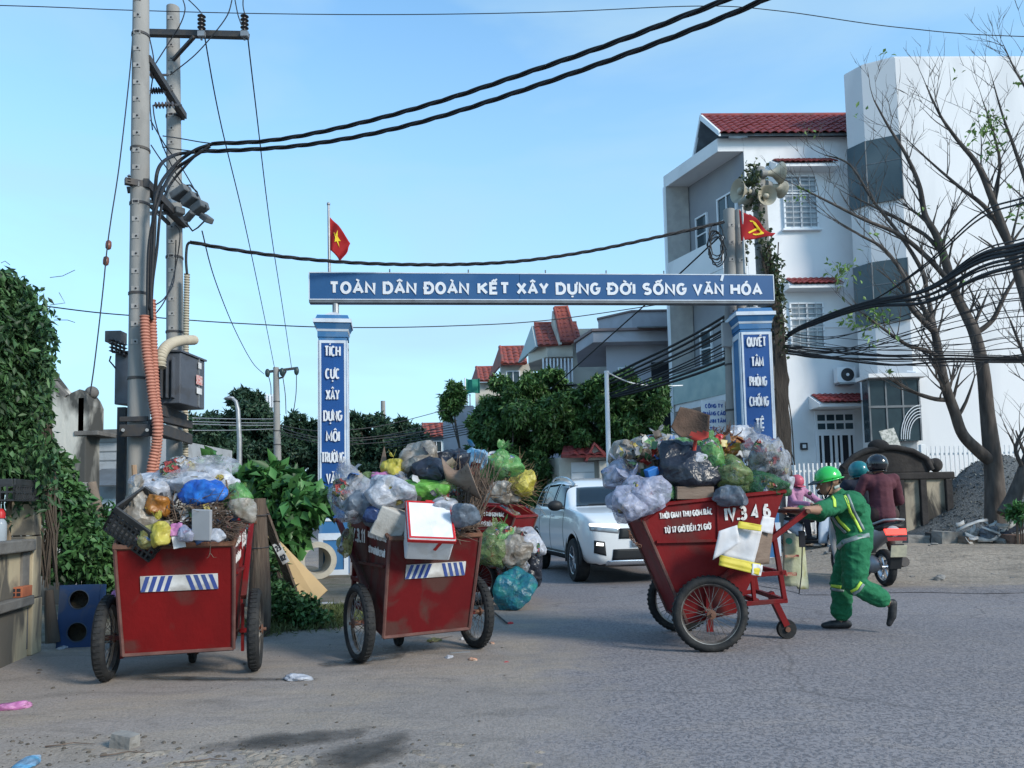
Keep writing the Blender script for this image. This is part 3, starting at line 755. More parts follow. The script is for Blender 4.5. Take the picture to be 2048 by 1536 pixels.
h5=small_house('tiled_house','small house with bright red tiled roof left of the cream house',36.0,(1000,1062),728,(1000,1046,698),730,m_cream,m_tile2)
window(h5,Matrix.Translation((0,36,0)),D(1012,740,36).x,D(1040,740,36).x,D(1012,775,36).z,D(1012,742,36).z,2,1)
h6=small_house('tiled_house','low house with a small red roof just above the green cloth',41.0,(950,1000),765,(953,985,738),764,m_cream,m_tile2,.34)
h7=small_house('tiled_house','far blue-walled house with red roof at the end of the street',52.0,(852,900),872,(845,893,850),874,M('blue_render',(.28,.38,.44),rough=.8),m_tile2,.42)
window(h7,Matrix.Translation((0,52,0)),D(862,880,52).x,D(884,880,52).x,D(862,905,52).z,D(862,882,52).z,2,1)
h8=thing('roof_terrace','white house terrace wall with green shade cloth above the trees','house',(0,0,0))
d8=40.0
a,b_=D(886,838,d8),D(948,900,d8);m=MB();m.prism([(a.x,d8),(b_.x,d8-.0),(b_.x,d8+4),(a.x*1.1+.2,d8+4)],0,D(900,812,d8).z);m.build('wall',m_lilac,h8)
for i in range(9):
 p=D(892+i*6,800,d8-.1);q=MB();q.ab((p.x-.04,d8-.12,D(900,812,d8).z),(p.x+.04,d8-.04,D(900,790,d8).z));q.build('bar',m_frame,h8)
a,b_=D(930,756,d8-.2),D(960,786,d8-.2)
m=MB();m.grid(lambda u,v:(a.x+(b_.x-a.x)*u,d8-.2+.12*math.sin(u*9),b_.z+(a.z-b_.z)*v-.1*math.sin(u*3.1)*v),8,4);m.build('shade_cloth',M('green_net',(.03,.22,.16),(.02,.16,.12),scale=4,rough=.9),h8,solid=.02)
m=MB();p=D(930,756,d8-.2);m.cyl((p.x,d8-.2,D(900,812,d8).z),p,.04);m.build('pole',m_frame,h8)
# small gatehouse with a red roof behind the car
d9=19.5
h9=thing('gatehouse','small cream gatehouse with red tiled roof and white roller door behind the white car','building',(0,0,0))
a,b_=D(1118,915,d9),D(1216,915,d9)
m=MB();m.prism([(a.x,d9),(b_.x,d9),(b_.x-.7,d9+2.4),(a.x-.7,d9+2.4)],0,a.z);m.build('wall',m_cream,h9)
m=MB();p0,p1=D(1142,925,d9),D(1190,990,d9);m.ab((p0.x,d9-.03,.1),(p1.x,d9+.02,p0.z));rd=m.build('roller_door',m_frame,h9)
for k in range(6):
 q=MB();z=.3+k*.33
 if z<p0.z-.05:q.ab((p0.x+.02,d9-.045,z),(p1.x-.02,d9-.028,z+.02));q.build('slat',m_grille,rd)
a,b_=D(1130,887,d9+1.0),D(1192,887,d9+1.0);e0=D(1122,916,d9-.5)
rb=MB();rb.add([(a.x,a.y,a.z),(b_.x,b_.y,a.z),(b_.x+.1,e0.y,e0.z),(e0.x,e0.y,e0.z)],[(0,1,2,3)]);rf=rb.build('roof',m_tile,h9,solid=.06)
tile_roof(rf,a+Vector((0,0,.04)),(1,0,0),Vector((0,e0.y-a.y,e0.z-a.z)),(b_-a).length,math.hypot(e0.y-a.y,e0.z-a.z),.2,.26,m_tile)
g0,g1,g2=D(1186,886,d9-.2),D(1170,920,d9-.5),D(1222,918,d9-.5)
rb=MB();rb.add([(g0.x,d9+1,g0.z),(g0.x,d9-.5,g0.z),(g1.x,d9-.5,g1.z),(g1.x,d9+1,g1.z),(g2.x,d9-.5,g2.z),(g2.x,d9+1,g2.z)],[(0,1,2,3),(0,5,4,1)]);rb.build('gable_roof',m_tile,h9,solid=.07)
rb=MB();rb.add([(g0.x,d9-.3,g0.z-.05),(g1.x+.05,d9-.3,g1.z),(g2.x-.05,d9-.3,g2.z)],[(0,1,2)]);rb.build('gable',m_cream,h9,solid=.06)
m=MB();m.ab((D(1196,940,d9).x,d9-.35,0),(D(1214,940,d9).x,d9-.02,g1.z-.02));m.build('pier',m_cream,h9)
# white picket fence before the white buildings
m_pick=M('fence_white',(.72,.73,.74),rough=.6)
def fence(name,label,x0,x1,y,ztop,step,grp=None):
 t=thing(name,label,'fence',(x0,y,0))
 n=int((x1-x0)/step)
 me=MB().ab((-.018,-.012,.12),(.018,.012,ztop)).mesh('picket',m_pick)
 for i in range(n+1):obj('picket',me,t,loc=(i*step,0,0))
 for z in(.35,ztop-.22):MB().ab((-.05,.014,z),(x1-x0+.05,.05,z+.05)).build('rail',m_pick,t)
 for x in(0,(x1-x0)):MB().ab((x-.06,-.04,0),(x+.06,.08,ztop+.05)).build('post',m_pick,t,bevel=.01)
 return t
zt_f=D(1900,892,19.2).z
fence('picket_fence','white picket fence between the dark old screen and the bare tree',D(1845,900,19.2).x,D(2100,900,19.2).x,19.2,zt_f,.115)
fence('picket_fence','white picket fence in front of the white house door',D(1570,900,19.6).x,D(1780,900,19.6).x,19.6,D(1700,925,19.6).z,.115)
# left: old weathered gable wall, grey house
m_weather=M('weathered_plaster',(.50,.48,.43),(.32,.31,.28),scale=1.4,rough=.9,bump=.4,bscale=14,dirt=(.05,.05,.047),dirt_amt=.97,dirt_scale=1.5,stretch=(1,1,.4),dirt_pos=.40)
dA=10.2
og=thing('old_gable_wall','weathered black-streaked old gable wall behind the vine','wall',D(150,1015,dA)*Vector((1,1,0))if False else(D(150,1015,dA).x,dA,0))
ox=D(150,1015,dA).x
def L_(px,py):p=D(px,py,dA);return(p.x-ox,p.z)
prof=[L_(60,1010),L_(60,700),L_(100,742),L_(128,778),L_(148,800),L_(158,790),L_(176,782),L_(190,800),L_(197,815),L_(196,862),L_(188,880),L_(190,1010)]
prof=[(prof[0][0],0)]+prof[1:-1]+[(prof[-1][0],0)]
m=MB();m.prism([(x,z)for x,z in prof],-.15,.2,X=Matrix.Rotation(math.pi/2,4,'X'));m.build('wall',m_weather,og,bevel=.015)
m=MB();pts=[L_(100,740),L_(128,776),L_(148,797)];m.tube([(x,-.16,z)for x,z in pts],.045,6);m.build('coping',M('dark_coping',(.16,.15,.14),(.09,.085,.08),scale=5,rough=.9,bump=.3),og,50)
m=MB();x,z=L_(184,785);m.sphere((x,0,z),.085,12,8);m.build('finial',MATS['dark_coping'],og,60)
m=MB();x,z=L_(196,866);m.ab((x-.2,-.22,z-.05),(x+.12,.25,z+.01));m.build('ledge',MATS['dark_coping'],og,bevel=.01)
m=MB();x,z=L_(180,800);m.ab((x-.04,-.2,z-.5),(x+.03,-.152,z));m.build('stain_strip',MATS['dark_coping'],og)  # thin dark box standing in for a green stain strip on the wall
dB=17.0
gh=thing('grey_shed','pale grey block house with a sloping tin awning left of the poles','house',(D(225,900,dB).x,dB,0))
gx=D(225,900,dB).x
a,b_=D(160,872,dB),D(300,872,dB)
m=MB();m.prism([(a.x-gx-1.5,0),(b_.x-gx,0),(b_.x-gx,5),(a.x-gx-1.5,5)],0,a.z);m.build('wall',M('pale_block',(.36,.38,.40),(.30,.32,.34),scale=1.5,rough=.9,bump=.2,bscale=8,dirt=(.2,.2,.2),dirt_amt=.5),gh)
for k in range(3):
 z=D(225,885+k*18,dB).z;q=MB();q.ab((a.x-gx-1.5,-.02,z),(b_.x-gx,.0,z+.02));q.build('course',M('mortar',(.22,.23,.24),rough=.9),gh)
p0,p1=D(205,940,dB),D(262,975,dB)
m=MB();m.add([(p0.x-gx,0,p0.z),(p1.x-gx+.2,0,p0.z),(p1.x-gx+.4,-.9,p1.z),(p0.x-gx-.2,-.9,p1.z)],[(0,1,2,3)]);m.build('tin_awning',m_corr,gh,solid=.03)
m=MB();m.ab((p0.x-gx-.3,-.5,0),(p1.x-gx+.4,-.03,p1.z-.25));m.build('lower_wall',M('pale_blue_wash',(.46,.53,.57),(.4,.47,.5),scale=2,rough=.9),gh)
p0=D(210,872,dB);m=MB();m.ab((p0.x-gx-.6,-.25,p0.z),(p0.x-gx+.5,2,p0.z+.12));m.build('roof_edge',MATS['dark_coping'],gh)
# rubbish carts
def red_paint(k,base=(.30,.018,.02),wear=.5,pos=.56):
 return M('cart_red_%d'%k,base,(base[0]*.72,base[1]*.9,base[2]*.9),scale=3,rough=.5,spec=.18,bump=.12,bscale=30,dirt=(.07,.04,.034),dirt_amt=wear,dirt_scale=3.0,dirt_pos=pos,stretch=(1,1,.7))
m_tyre=M('tyre_rubber',(.012,.013,.015),(.024,.024,.024),scale=14,rough=.8,bump=.25,bscale=70,spec=.3,dirt=(.06,.055,.05),dirt_amt=.4,dirt_scale=7,dirt_pos=.56)
m_rim=M('dull_rim',(.30,.29,.28),(.16,.14,.12),scale=12,rough=.4,metal=.8)
m_rust=M('rusty_steel',(.16,.075,.045),(.09,.05,.04),scale=9,rough=.8,bump=.2,bscale=50)
m_whitepaint=M('white_stencil',(.72,.70,.68),(.52,.44,.42),scale=30,rough=.7,contrast=(.5,.7))
m_bluepaint=M('blue_stripe',(.03,.06,.26),(.05,.08,.22),scale=12,rough=.6)
m_plate=M('white_plate',(.62,.62,.62),(.45,.44,.43),scale=10,rough=.55,dirt=(.2,.17,.15),dirt_amt=.5,dirt_scale=6)
WR=.292
def wheel_meshes():
 t=MB();prof=[]
 for i in range(14):
  a=2*math.pi*i/14;prof.append((WR-.034+.034*math.cos(a),.042*math.sin(a)*1.0))
 t.lathe(prof,44,close=True)
 for i in range(44):
  a=2*math.pi*i/44
  t.box((math.cos(a)*(WR+.001),math.sin(a)*(WR+.001),0),(.004,.018,.044),(0,0,a))
 rim=MB();rim.lathe([(WR-.066,-.022),(WR-.058,-.024),(WR-.060,-.012),(WR-.074,0),(WR-.060,.012),(WR-.058,.024),(WR-.066,.022),(WR-.080,0)],40,close=True)
 sp=MB()
 for i in range(32):
  a=2*math.pi*i/32;s_=1 if i%2 else-1;b_=a+(.55 if(i//2)%2 else-.55)
  sp.cyl((.03*math.cos(b_),.03*math.sin(b_),s_*.045),((WR-.076)*math.cos(a),(WR-.076)*math.sin(a),0),.0022,n=4)
 hub=MB();hub.lathe([(.012,-.075),(.012,-.055),(.036,-.05),(.036,-.04),(.02,-.03),(.02,.03),(.036,.04),(.036,.05),(.012,.055),(.012,.075)],14)
 return t.mesh('tyre',m_tyre,50),rim.mesh('rim',m_rim,40),sp.mesh('spokes',m_rim),hub.mesh('hub',m_rust,40)
WM=wheel_meshes()
HW_T,HW_B=.372,.356
SIDE3=[(-.47,1.02),(-.27,1.14),(.66,1.22),(.48,.74),(.24,.27),(-.14,.20)]
SIDE1=[(-.36,.93),(-.20,1.02),(.62,1.10),(.48,.72),(.24,.27),(-.16,.19)]
SIDE=SIDE3
def hw(z):return HW_B+(HW_T-HW_B)*max(0,min(1,(z-.2)/.6))
def cart(label,p,yaw,k,number,stripe=True,SIDE=SIDE3,base=(.165,.007,.008),wear=.5,pos=.56,txt=1.0):
 t=thing('garbage_cart',label,'cart',(p.x,p.y,0),yaw,'red hand-pushed garbage carts')
 mr=red_paint(k,base,wear,pos)
 h=MB();n=len(SIDE);T=.018;dz1=SIDE[1][1]-1.14;tx=.03 if dz1==0 else .06
 cx,cz=sum(x for x,z in SIDE)/n,sum(z for x,z in SIDE)/n
 inner=[(x+(cx-x)*.05,z if i in(0,1,2)else z+(cz-z)*.06)for i,(x,z)in enumerate(SIDE)]
 ringL=[(x,-hw(z),z)for x,z in SIDE];ringR=[(x,hw(z),z)for x,z in SIDE]
 inL=[(x,-hw(z)+T,z)for x,z in inner];inR=[(x,hw(z)-T,z)for x,z in inner]
 vs_=ringL+ringR+inL+inR
 fs_=[tuple(range(n)),tuple(range(2*n-1,n-1,-1)),tuple(range(3*n-1,2*n-1,-1)),tuple(range(3*n,4*n))]
 for i in range(2,n):
  j=(i+1)%n
  fs_.append((i,n+i,n+j,j));fs_.append((2*n+i,2*n+j,3*n+j,3*n+i))
 for i in(0,1):
  j=i+1
  fs_.append((i,j,2*n+j,2*n+i));fs_.append((n+i,3*n+i,3*n+j,n+j))
 fs_.append((0,2*n,3*n,n));fs_.append((2,n+2,3*n+2,2*n+2))
 h.add(vs_,fs_)
 hop=h.build('hopper',mr,t)
 q=MB()
 for s_ in(-1,1):
  q.tube([(SIDE[0][0],s_*HW_T,SIDE[0][1]),(SIDE[1][0],s_*(HW_T+.005),SIDE[1][1]),(SIDE[2][0],s_*(HW_T+.005),SIDE[2][1])],.018,6)
 q.tube([(SIDE[0][0],-HW_T-.01,SIDE[0][1]),(SIDE[0][0],HW_T+.01,SIDE[0][1])],.02,6)
 q.tube([(SIDE[2][0],-HW_T-.01,SIDE[2][1]),(SIDE[2][0],HW_T+.01,SIDE[2][1])],.018,6)
 q.build('rim_edge',m_rust if k in(1,2)else mr,hop)
 for s_ in(-1,1):
  y=s_*(HW_T+.004)
  q=MB();q.ab((SIDE[0][0]+.10,y-.018,.835+dz1),(.50,y+.018,.855+dz1));q.build('side_rib',mr,hop)
  q=MB();q.ab((.115,y-.008,.86+dz1),(.13,y+.010,1.17+dz1));q.build('side_rib',mr,hop)
 q=MB()
 fz=lambda f:(SIDE[5][0]+(SIDE[0][0]-SIDE[5][0])*f,SIDE[5][1]+(SIDE[0][1]-SIDE[5][1])*f)
 for s_ in(-1,1):
  q.tube([(fz(f)[0]-.004,s_*(hw(fz(f)[1])),fz(f)[1])for f in(0,.25,.5,.75,1)],.014,6)
 q.tube([(SIDE[5][0]-.004,-HW_B,SIDE[5][1]),(SIDE[5][0]-.004,HW_B,SIDE[5][1])],.013,6)
 q.build('edge_bead',M('edge_wear',(.14,.07,.06),(.09,.04,.035),scale=9,rough=.8),hop)
 for s_ in(-1,1):
  X=Matrix.Translation((0,s_*(HW_T+.004),0))@(Matrix.Rotation(math.pi,4,'Z')if s_>0 else I4)
  fl=1 if s_<0 else-1
  RY=Matrix.Rotation(R(-4)*(1 if s_<0 else-1),4,'Y')
  lettering('THỜI GIAN THU GOM RÁC',.42,.052,m_whitepaint,hop,X@Matrix.Translation((fl*-.13+fl*tx-fl*.03,0,1.06+dz1))@RY,.21,.003)
  lettering('TỪ 17 GIỜ ĐẾN 21 GIỜ',.37,.052,m_whitepaint,hop,X@Matrix.Translation((fl*-.12+fl*tx-fl*.03,0,.945+dz1))@RY,.21,.003)
  lettering(number,.36,.115,m_whitepaint,hop,X@Matrix.Translation((fl*.36,0,1.06+dz1))@RY,.2,.003)
 if stripe:
  n_f=Vector((SIDE[0][0]-SIDE[5][0],0,SIDE[0][1]-SIDE[5][1]));up=n_f.normalized();nrm=Vector((-up.z,0,up.x))
  c0=Vector((fz(.66)[0],-.02,fz(.66)[1]))+nrm*.006
  X=Matrix(((0,-nrm.x,up.x,c0.x),(-1,-nrm.y,up.y,c0.y),(0,-nrm.z,up.z,c0.z),(0,0,0,1)))
  q=MB();q.ab((-.245,-.004,-.055),(.245,.004,.055),X=X);pl=q.build('reflector_plate',m_plate,hop)
  q=MB()
  for s_ in(-1,1):
   for i in range(4):
    u=s_*(.075+.048*i);q.add([(u,-.0055,-.053),(u+s_*.027,-.0055,-.053),(u+s_*.027-s_*.035,-.0055,.053),(u-s_*.035,-.0055,.053)],[(0,1,2,3)],X=X)
  tag(q.build('stripes',m_bluepaint,pl,solid=.001),kind='stuff')
 for s_ in(-1,1):
  wy=s_*.49
  w=obj('wheel',WM[0],t,loc=(0,wy,WR),rot=(math.pi/2,random.uniform(0,6)if False else 0,0))
  w.rotation_euler=(math.pi/2,0,0)
  for me in WM[1:]:obj(me.name.split('.')[0],me,w)
 q=MB();q.cyl((0,-.52,WR),(0,.52,WR),.014,n=8);q.build('axle',m_rust,t)
 q=MB()
 for s_ in(-1,1):
  q=MB();q.box((.02,s_*.40,WR+.02),(.05,.02,.34));q.box((0,s_*.43,WR),(.06,.09,.03));q.build('axle_bracket',mr,t)
 fr=MB()
 def bar(a,b_,w=.036):
  a,b_=Vector(a),Vector(b_);fr.box((a+b_)/2,(w,w,(b_-a).length),rot_to(b_-a))
 for s_ in(-1,1):
  y=s_*.33
  bar((.56,y,1.02),(.64,y,.36));bar((.16,y,.55),(.66,y,.58));bar((.30,y,.34),(.66,y,.36))
  bar((.40,y,.36),(.385,y,.56),.03)
  y2=s_*.40
  bar((.08,y2,.52),(.82,y2,1.06),.04)
 bar((.64,-.33,.36),(.64,.33,.36));bar((.61,-.33,.58),(.61,.33,.58));bar((.42,-.33,.36),(.42,.33,.36))
 fr.build('frame',mr,t,bevel=.004)
 q=MB();q.cyl((.82,-.44,1.06),(.82,.44,1.06),.018,n=10);q.build('handle_bar',m_rust,t)
 cx=.765 if dz1==0 else .46
 q=MB();q.box((cx-.065,0,.25),(.05,.07,.30),(0,R(-24),0));q.build('caster_arm',mr,t)
 q=MB();q.lathe([(.02,-.02),(.075,-.022),(.082,-.012),(.082,.012),(.075,.022),(.02,.02)],24,X=Matrix.Translation((cx,0,.083))@Matrix.Rotation(math.pi/2,4,'X'));cw=q.build('caster_wheel',m_tyre,t,40)
 q=MB();q.cyl((cx,-.04,.083),(cx,.04,.083),.022,n=10);q.build('hub',m_rust,cw)
 return t
c1a,c1b=G(208,1358),G(497,1343)
c2a,c2b=G(708,1325),G(960,1295)
c1=(c1a+c1b)/2+Vector((.04,0,0));c2=(c2a+c2b)/2;c3=Vector((G(1418,1305).x+.01,G(1418,1305).y+.49,0))
yaw1=math.atan2((c1b-c1a).y,(c1b-c1a).x)+math.pi/2+R(5.5)
yaw2=math.atan2((c2b-c2a).y,(c2b-c2a).x)+math.pi/2+R(.5)
yaw3=R(1.0)
c4=Vector((-.28,9.55,0));yaw4=math.pi-R(22)
cart1=cart('red garbage cart with striped plate parked by the wooden post, the leftmost',c1,yaw1,1,'IV.3. 9',SIDE=SIDE1,wear=.6,pos=.54)
cart2=cart('rust-stained red garbage cart with a white foam box on its rim',c2,yaw2,2,'IV.3.11',SIDE=SIDE1,base=(.115,.007,.009),wear=.75,pos=.47)
cart3=cart('red garbage cart pushed across the road by the worker in green',c3,yaw3,3,'IV.3 4 6',False,base=(.185,.009,.010),wear=.5,pos=.57)
cart4=cart('red garbage cart half hidden behind the rust-stained cart and the brushwood',c4,yaw4,4,'IV.3.24',False,base=(.17,.008,.009))
# rubbish: bags and other things, one object each
PALETTE=[(.10,.075,.055),(.42,.42,.43),(.03,.03,.035),(.30,.25,.19),(.34,.27,.07),(.06,.13,.05),(.55,.55,.57),(.16,.12,.09),(.05,.12,.30),(.30,.04,.035),(.20,.21,.23)]
def refuse_mat(name,scale,dark=1.0):
 m=bpy.data.materials.new(name);m.use_nodes=True;n,l=m.node_tree.nodes,m.node_tree.links;b=n['Principled BSDF']
 b.inputs['Roughness'].default_value=.5
 t=n.new('ShaderNodeTexCoord');nz_=n.new('ShaderNodeTexNoise');nz_.inputs['Scale'].default_value=scale*.8;nz_.inputs['Detail'].default_value=4
 l.new(t.outputs['Object'],nz_.inputs[0]);ad=n.new('ShaderNodeMixRGB');ad.blend_type='ADD';ad.inputs[0].default_value=.16
 l.new(t.outputs['Object'],ad.inputs[1]);l.new(nz_.outputs[1],ad.inputs[2])
 v=n.new('ShaderNodeTexVoronoi');v.inputs['Scale'].default_value=scale;l.new(ad.outputs[0],v.inputs['Vector'])
 r=n.new('ShaderNodeValToRGB');r.color_ramp.interpolation='CONSTANT';sp=n.new('ShaderNodeSeparateColor');l.new(v.outputs['Color'],sp.inputs[0]);l.new(sp.outputs[0],r.inputs[0])
 for i,c in enumerate(PALETTE):
  e=r.color_ramp.elements[i]if i<2 else r.color_ramp.elements.new(i/len(PALETTE));e.position=i/len(PALETTE);e.color=(*[x*dark for x in c],1)
 l.new(r.outputs[0],b.inputs['Base Color'])
 bn=n.new('ShaderNodeBump');bn.inputs['Strength'].default_value=1;bn.inputs['Distance'].default_value=.03;l.new(v.outputs['Distance'],bn.inputs['Height']);l.new(bn.outputs[0],b.inputs['Normal'])
 MATS[name]=m;return m
m_ref=refuse_mat('mixed_refuse',16,.55)
m_cont=refuse_mat('bag_contents',22,.9)
def bag_mat(name,col,col2,alpha=1.0,scale=7,rough=.38,transl=.22,content=None):
 m=bpy.data.materials.new('bag_'+name);m.use_nodes=True;n,l=m.node_tree.nodes,m.node_tree.links;b=n['Principled BSDF']
 b.inputs['Roughness'].default_value=rough;b.inputs['Specular IOR Level'].default_value=.45
 t=n.new('ShaderNodeTexCoord')
 def nz_(sc,det=4,dist=0.0):
  q=n.new('ShaderNodeTexNoise');q.inputs['Scale'].default_value=sc;q.inputs['Detail'].default_value=det;q.inputs['Distortion'].default_value=dist;l.new(t.outputs['Object'],q.inputs[0]);return q
 def mixc(f,a,c,mode='MIX'):
  q=n.new('ShaderNodeMixRGB');q.blend_type=mode
  for k,v in(('Fac',f),('Color1',a),('Color2',c)):
   if isinstance(v,(int,float)):q.inputs[k].default_value=v
   elif isinstance(v,tuple):q.inputs[k].default_value=(*v,1)
   else:l.new(v,q.inputs[k])
  return q.outputs[0]
 def rmp(s_,a,c,lo=0.0,hi=1.0):
  q=n.new('ShaderNodeValToRGB');q.color_ramp.elements[0].position=a;q.color_ramp.elements[1].position=c
  q.color_ramp.elements[0].color=(lo,lo,lo,1);q.color_ramp.elements[1].color=(hi,hi,hi,1);l.new(s_,q.inputs[0]);return q.outputs[0]
 c=mixc(rmp(nz_(scale,6,1.0).outputs[0],.36,.64),tuple(col),tuple(col2))
 if content:c=mixc(rmp(nz_(6,5,.8).outputs[0],.48,.66,0,.75),c,tuple(content))
 l.new(c,b.inputs['Base Color'])
 wv=mixc(.12,t.outputs['Object'],nz_(7,3).outputs[1],'ADD')
 v1=n.new('ShaderNodeTexVoronoi');v1.inputs['Scale'].default_value=10;l.new(wv,v1.inputs['Vector'])
 v2=n.new('ShaderNodeTexVoronoi');v2.inputs['Scale'].default_value=30;v2.feature='F1';l.new(wv,v2.inputs['Vector'])
 b1=n.new('ShaderNodeBump');b1.inputs['Strength'].default_value=.55;b1.inputs['Distance'].default_value=.05;l.new(v1.outputs['Distance'],b1.inputs['Height'])
 b2=n.new('ShaderNodeBump');b2.inputs['Strength'].default_value=.22;b2.inputs['Distance'].default_value=.02;l.new(v2.outputs['Distance'],b2.inputs['Height']);l.new(b1.outputs[0],b2.inputs['Normal'])
 l.new(b2.outputs[0],b.inputs['Normal'])
 tr=n.new('ShaderNodeBsdfTranslucent');q=n.new('ShaderNodeMixShader');q.inputs[0].default_value=transl
 l.new(c,tr.inputs[0]);l.new(b.outputs[0],q.inputs[1]);l.new(tr.outputs[0],q.inputs[2]);sh=q.outputs[0]
 if alpha<1:
  tp=n.new('ShaderNodeBsdfTransparent');q=n.new('ShaderNodeMixShader');l.new(rmp(nz_(9,6,1.5).outputs[0],.38,.62,max(0,alpha-.28),min(1,alpha+.15)),q.inputs[0])
  l.new(tp.outputs[0],q.inputs[1]);l.new(sh,q.inputs[2]);sh=q.outputs[0]
 l.new(sh,n['Material Output'].inputs[0]);MATS['bag_'+name]=m
 return m
CLEAR=('clear','lilac','white','straw','olive','dkgreen','green')
B={'white':bag_mat('white',(.60,.62,.68),(.46,.48,.54),.88),'clear':bag_mat('clear',(.50,.53,.60),(.38,.40,.45),.50),'lilac':bag_mat('lilac',(.48,.51,.66),(.38,.40,.54),.66),'dirty':bag_mat('dirty',(.42,.40,.37),(.26,.22,.18),.92,content=(.12,.09,.06)),'black':bag_mat('black',(.012,.014,.022),(.022,.026,.04),1,rough=.34,transl=.02),'navy':bag_mat('navy',(.02,.035,.10),(.03,.06,.16),1,rough=.3,transl=.05),'green':bag_mat('green',(.09,.30,.08),(.18,.40,.13),.72),'dkgreen':bag_mat('dkgreen',(.03,.12,.05),(.06,.17,.07),.75),'lime':bag_mat('lime',(.22,.52,.10),(.14,.40,.06),.96),'olive':bag_mat('olive',(.15,.24,.09),(.22,.28,.12),.72),'yellow':bag_mat('yellow',(.48,.42,.05),(.58,.50,.12),.95),'straw':bag_mat('straw',(.32,.33,.10),(.40,.37,.16),.7),'blue':bag_mat('blue',(.015,.10,.50),(.03,.20,.62),.97),'teal':bag_mat('teal',(.02,.15,.24),(.03,.26,.24),.95,content=(.02,.08,.18)),'pink':bag_mat('pink',(.52,.16,.40),(.60,.28,.48),.95),'slate':bag_mat('slate',(.12,.16,.21),(.20,.24,.30),.93,content=(.06,.07,.09)),'cyan':bag_mat('cyan',(.10,.36,.60),(.45,.55,.66),.95),'orange':bag_mat('orange',(.45,.18,.03),(.3,.12,.03),.95),}
_unit={}
def bag_shape(seed,ears,crease):
 bm=bmesh.new();bmesh.ops.create_icosphere(bm,subdivisions=4,radius=1.0)
 rng=random.Random(seed);off=Vector((rng.uniform(-50,50),rng.uniform(-50,50),rng.uniform(-50,50)))
 planes=[]
 for k in range(8):
  pn_=Vector((rng.gauss(0,1),rng.gauss(0,1),rng.gauss(0,.7))).normalized();planes.append((pn_,rng.uniform(.55,.85)))
 for v in bm.verts:
  p=v.co.copy();d=p.normalized()
  r=1+.50*noise.noise(d*1.15+off)+.13*noise.noise(d*2.4+off*1.7)
  w0=noise.noise(Vector((d.x*9,d.y*9,d.z*3.2))+off*1.3+Vector((noise.noise(d*2-off),noise.noise(d*2+off),0))*2.2)
  r-=crease*.05*(1-min(1,abs(w0)*5))
  w=noise.noise(Vector((d.x*5.5,d.y*5.5,d.z*2.0))+off*2.3+Vector((noise.noise(d*3+off),noise.noise(d*3-off),0))*1.6)
  r-=crease*max(0,.32-abs(w))*.26
  r+=.03*noise.noise(d*11+off)
  if ears and d.z>.55:
   g=(d.z-.55)/.45;a=math.atan2(d.y,d.x)
   r*=1-.16*math.sin(g*math.pi);r+=.06*math.sin(a*11+seed)*g*(1-g)*2.4
  if d.z<-.45:p=Vector((d.x,d.y,-.45-(abs(d.z)-.45)*.45));v.co=Vector((d.x*r,d.y*r,p.z*r));continue
  v.co=d*r
 for v in bm.verts:
  for pn_,h_ in planes:
   ex_=v.co.dot(pn_)-h_
   if ex_>0:v.co-=pn_*ex_*.78
 if ears:
  for k in range(3):
   a=rng.uniform(0,6.28);tip=Vector((math.cos(a)*.34,math.sin(a)*.34,1.30+rng.uniform(-.12,.14)))
   top=max(bm.verts,key=lambda v:v.co.z).co if False else Vector((0,0,.88));side=Vector((-math.sin(a),math.cos(a),0))
   vs_=[]
   for i in range(5):
    t=i/4;c=top.lerp(tip,t);w=.20*math.sin(math.pi*(.12+.75*t))+.02
    vs_.append([bm.verts.new(c+side*w*s_+Vector((0,0,.05*math.sin(s_*3+t*5))))for s_ in(-1,-.33,.33,1)])
   for i in range(4):
    for j in range(3):bm.faces.new((vs_[i][j],vs_[i][j+1],vs_[i+1][j+1],vs_[i+1][j]))
 me=bpy.data.meshes.new('bag');bm.to_mesh(me);bm.free();me.shade_smooth();return me
def bag(label,px,py,d,w,h,kind,seed,ears=True,depth=None,rot=None,crease=1.0,name='rubbish_bag',cat='bag',group='rubbish heaped on the carts',c=None):
 """bag centred on the line of sight through (px,py) at distance d; w and h in photo pixels"""
 me=bag_shape(seed,ears,crease);me.materials.append(B[kind])
 w*=1.38;h*=1.32
 sx,sz=S(w,d)/2/1.02,S(h,d)/2/1.0;sy=(S(depth,d)/2 if depth else min(sx,sz)*1.0)
 rt=random.Random(seed*7+1)
 me.transform(Matrix.Diagonal((sx,sy,sz,1)))
 r=rot if rot is not None else(rt.uniform(-.25,.25),rt.uniform(-.3,.3),rt.uniform(-.4,.4))
 p=D(px,py,d)
 o_=obj(name,me,None,loc=p,rot=r,label=label,cat=cat,group=group)
 if kind in CLEAR:
  ci=bag_shape(seed+500,False,1.0);ci.materials.append(m_cont);ci.transform(Matrix.Diagonal((sx*.76,sy*.76,sz*.76,1)));obj('contents',ci,o_)
 return o_
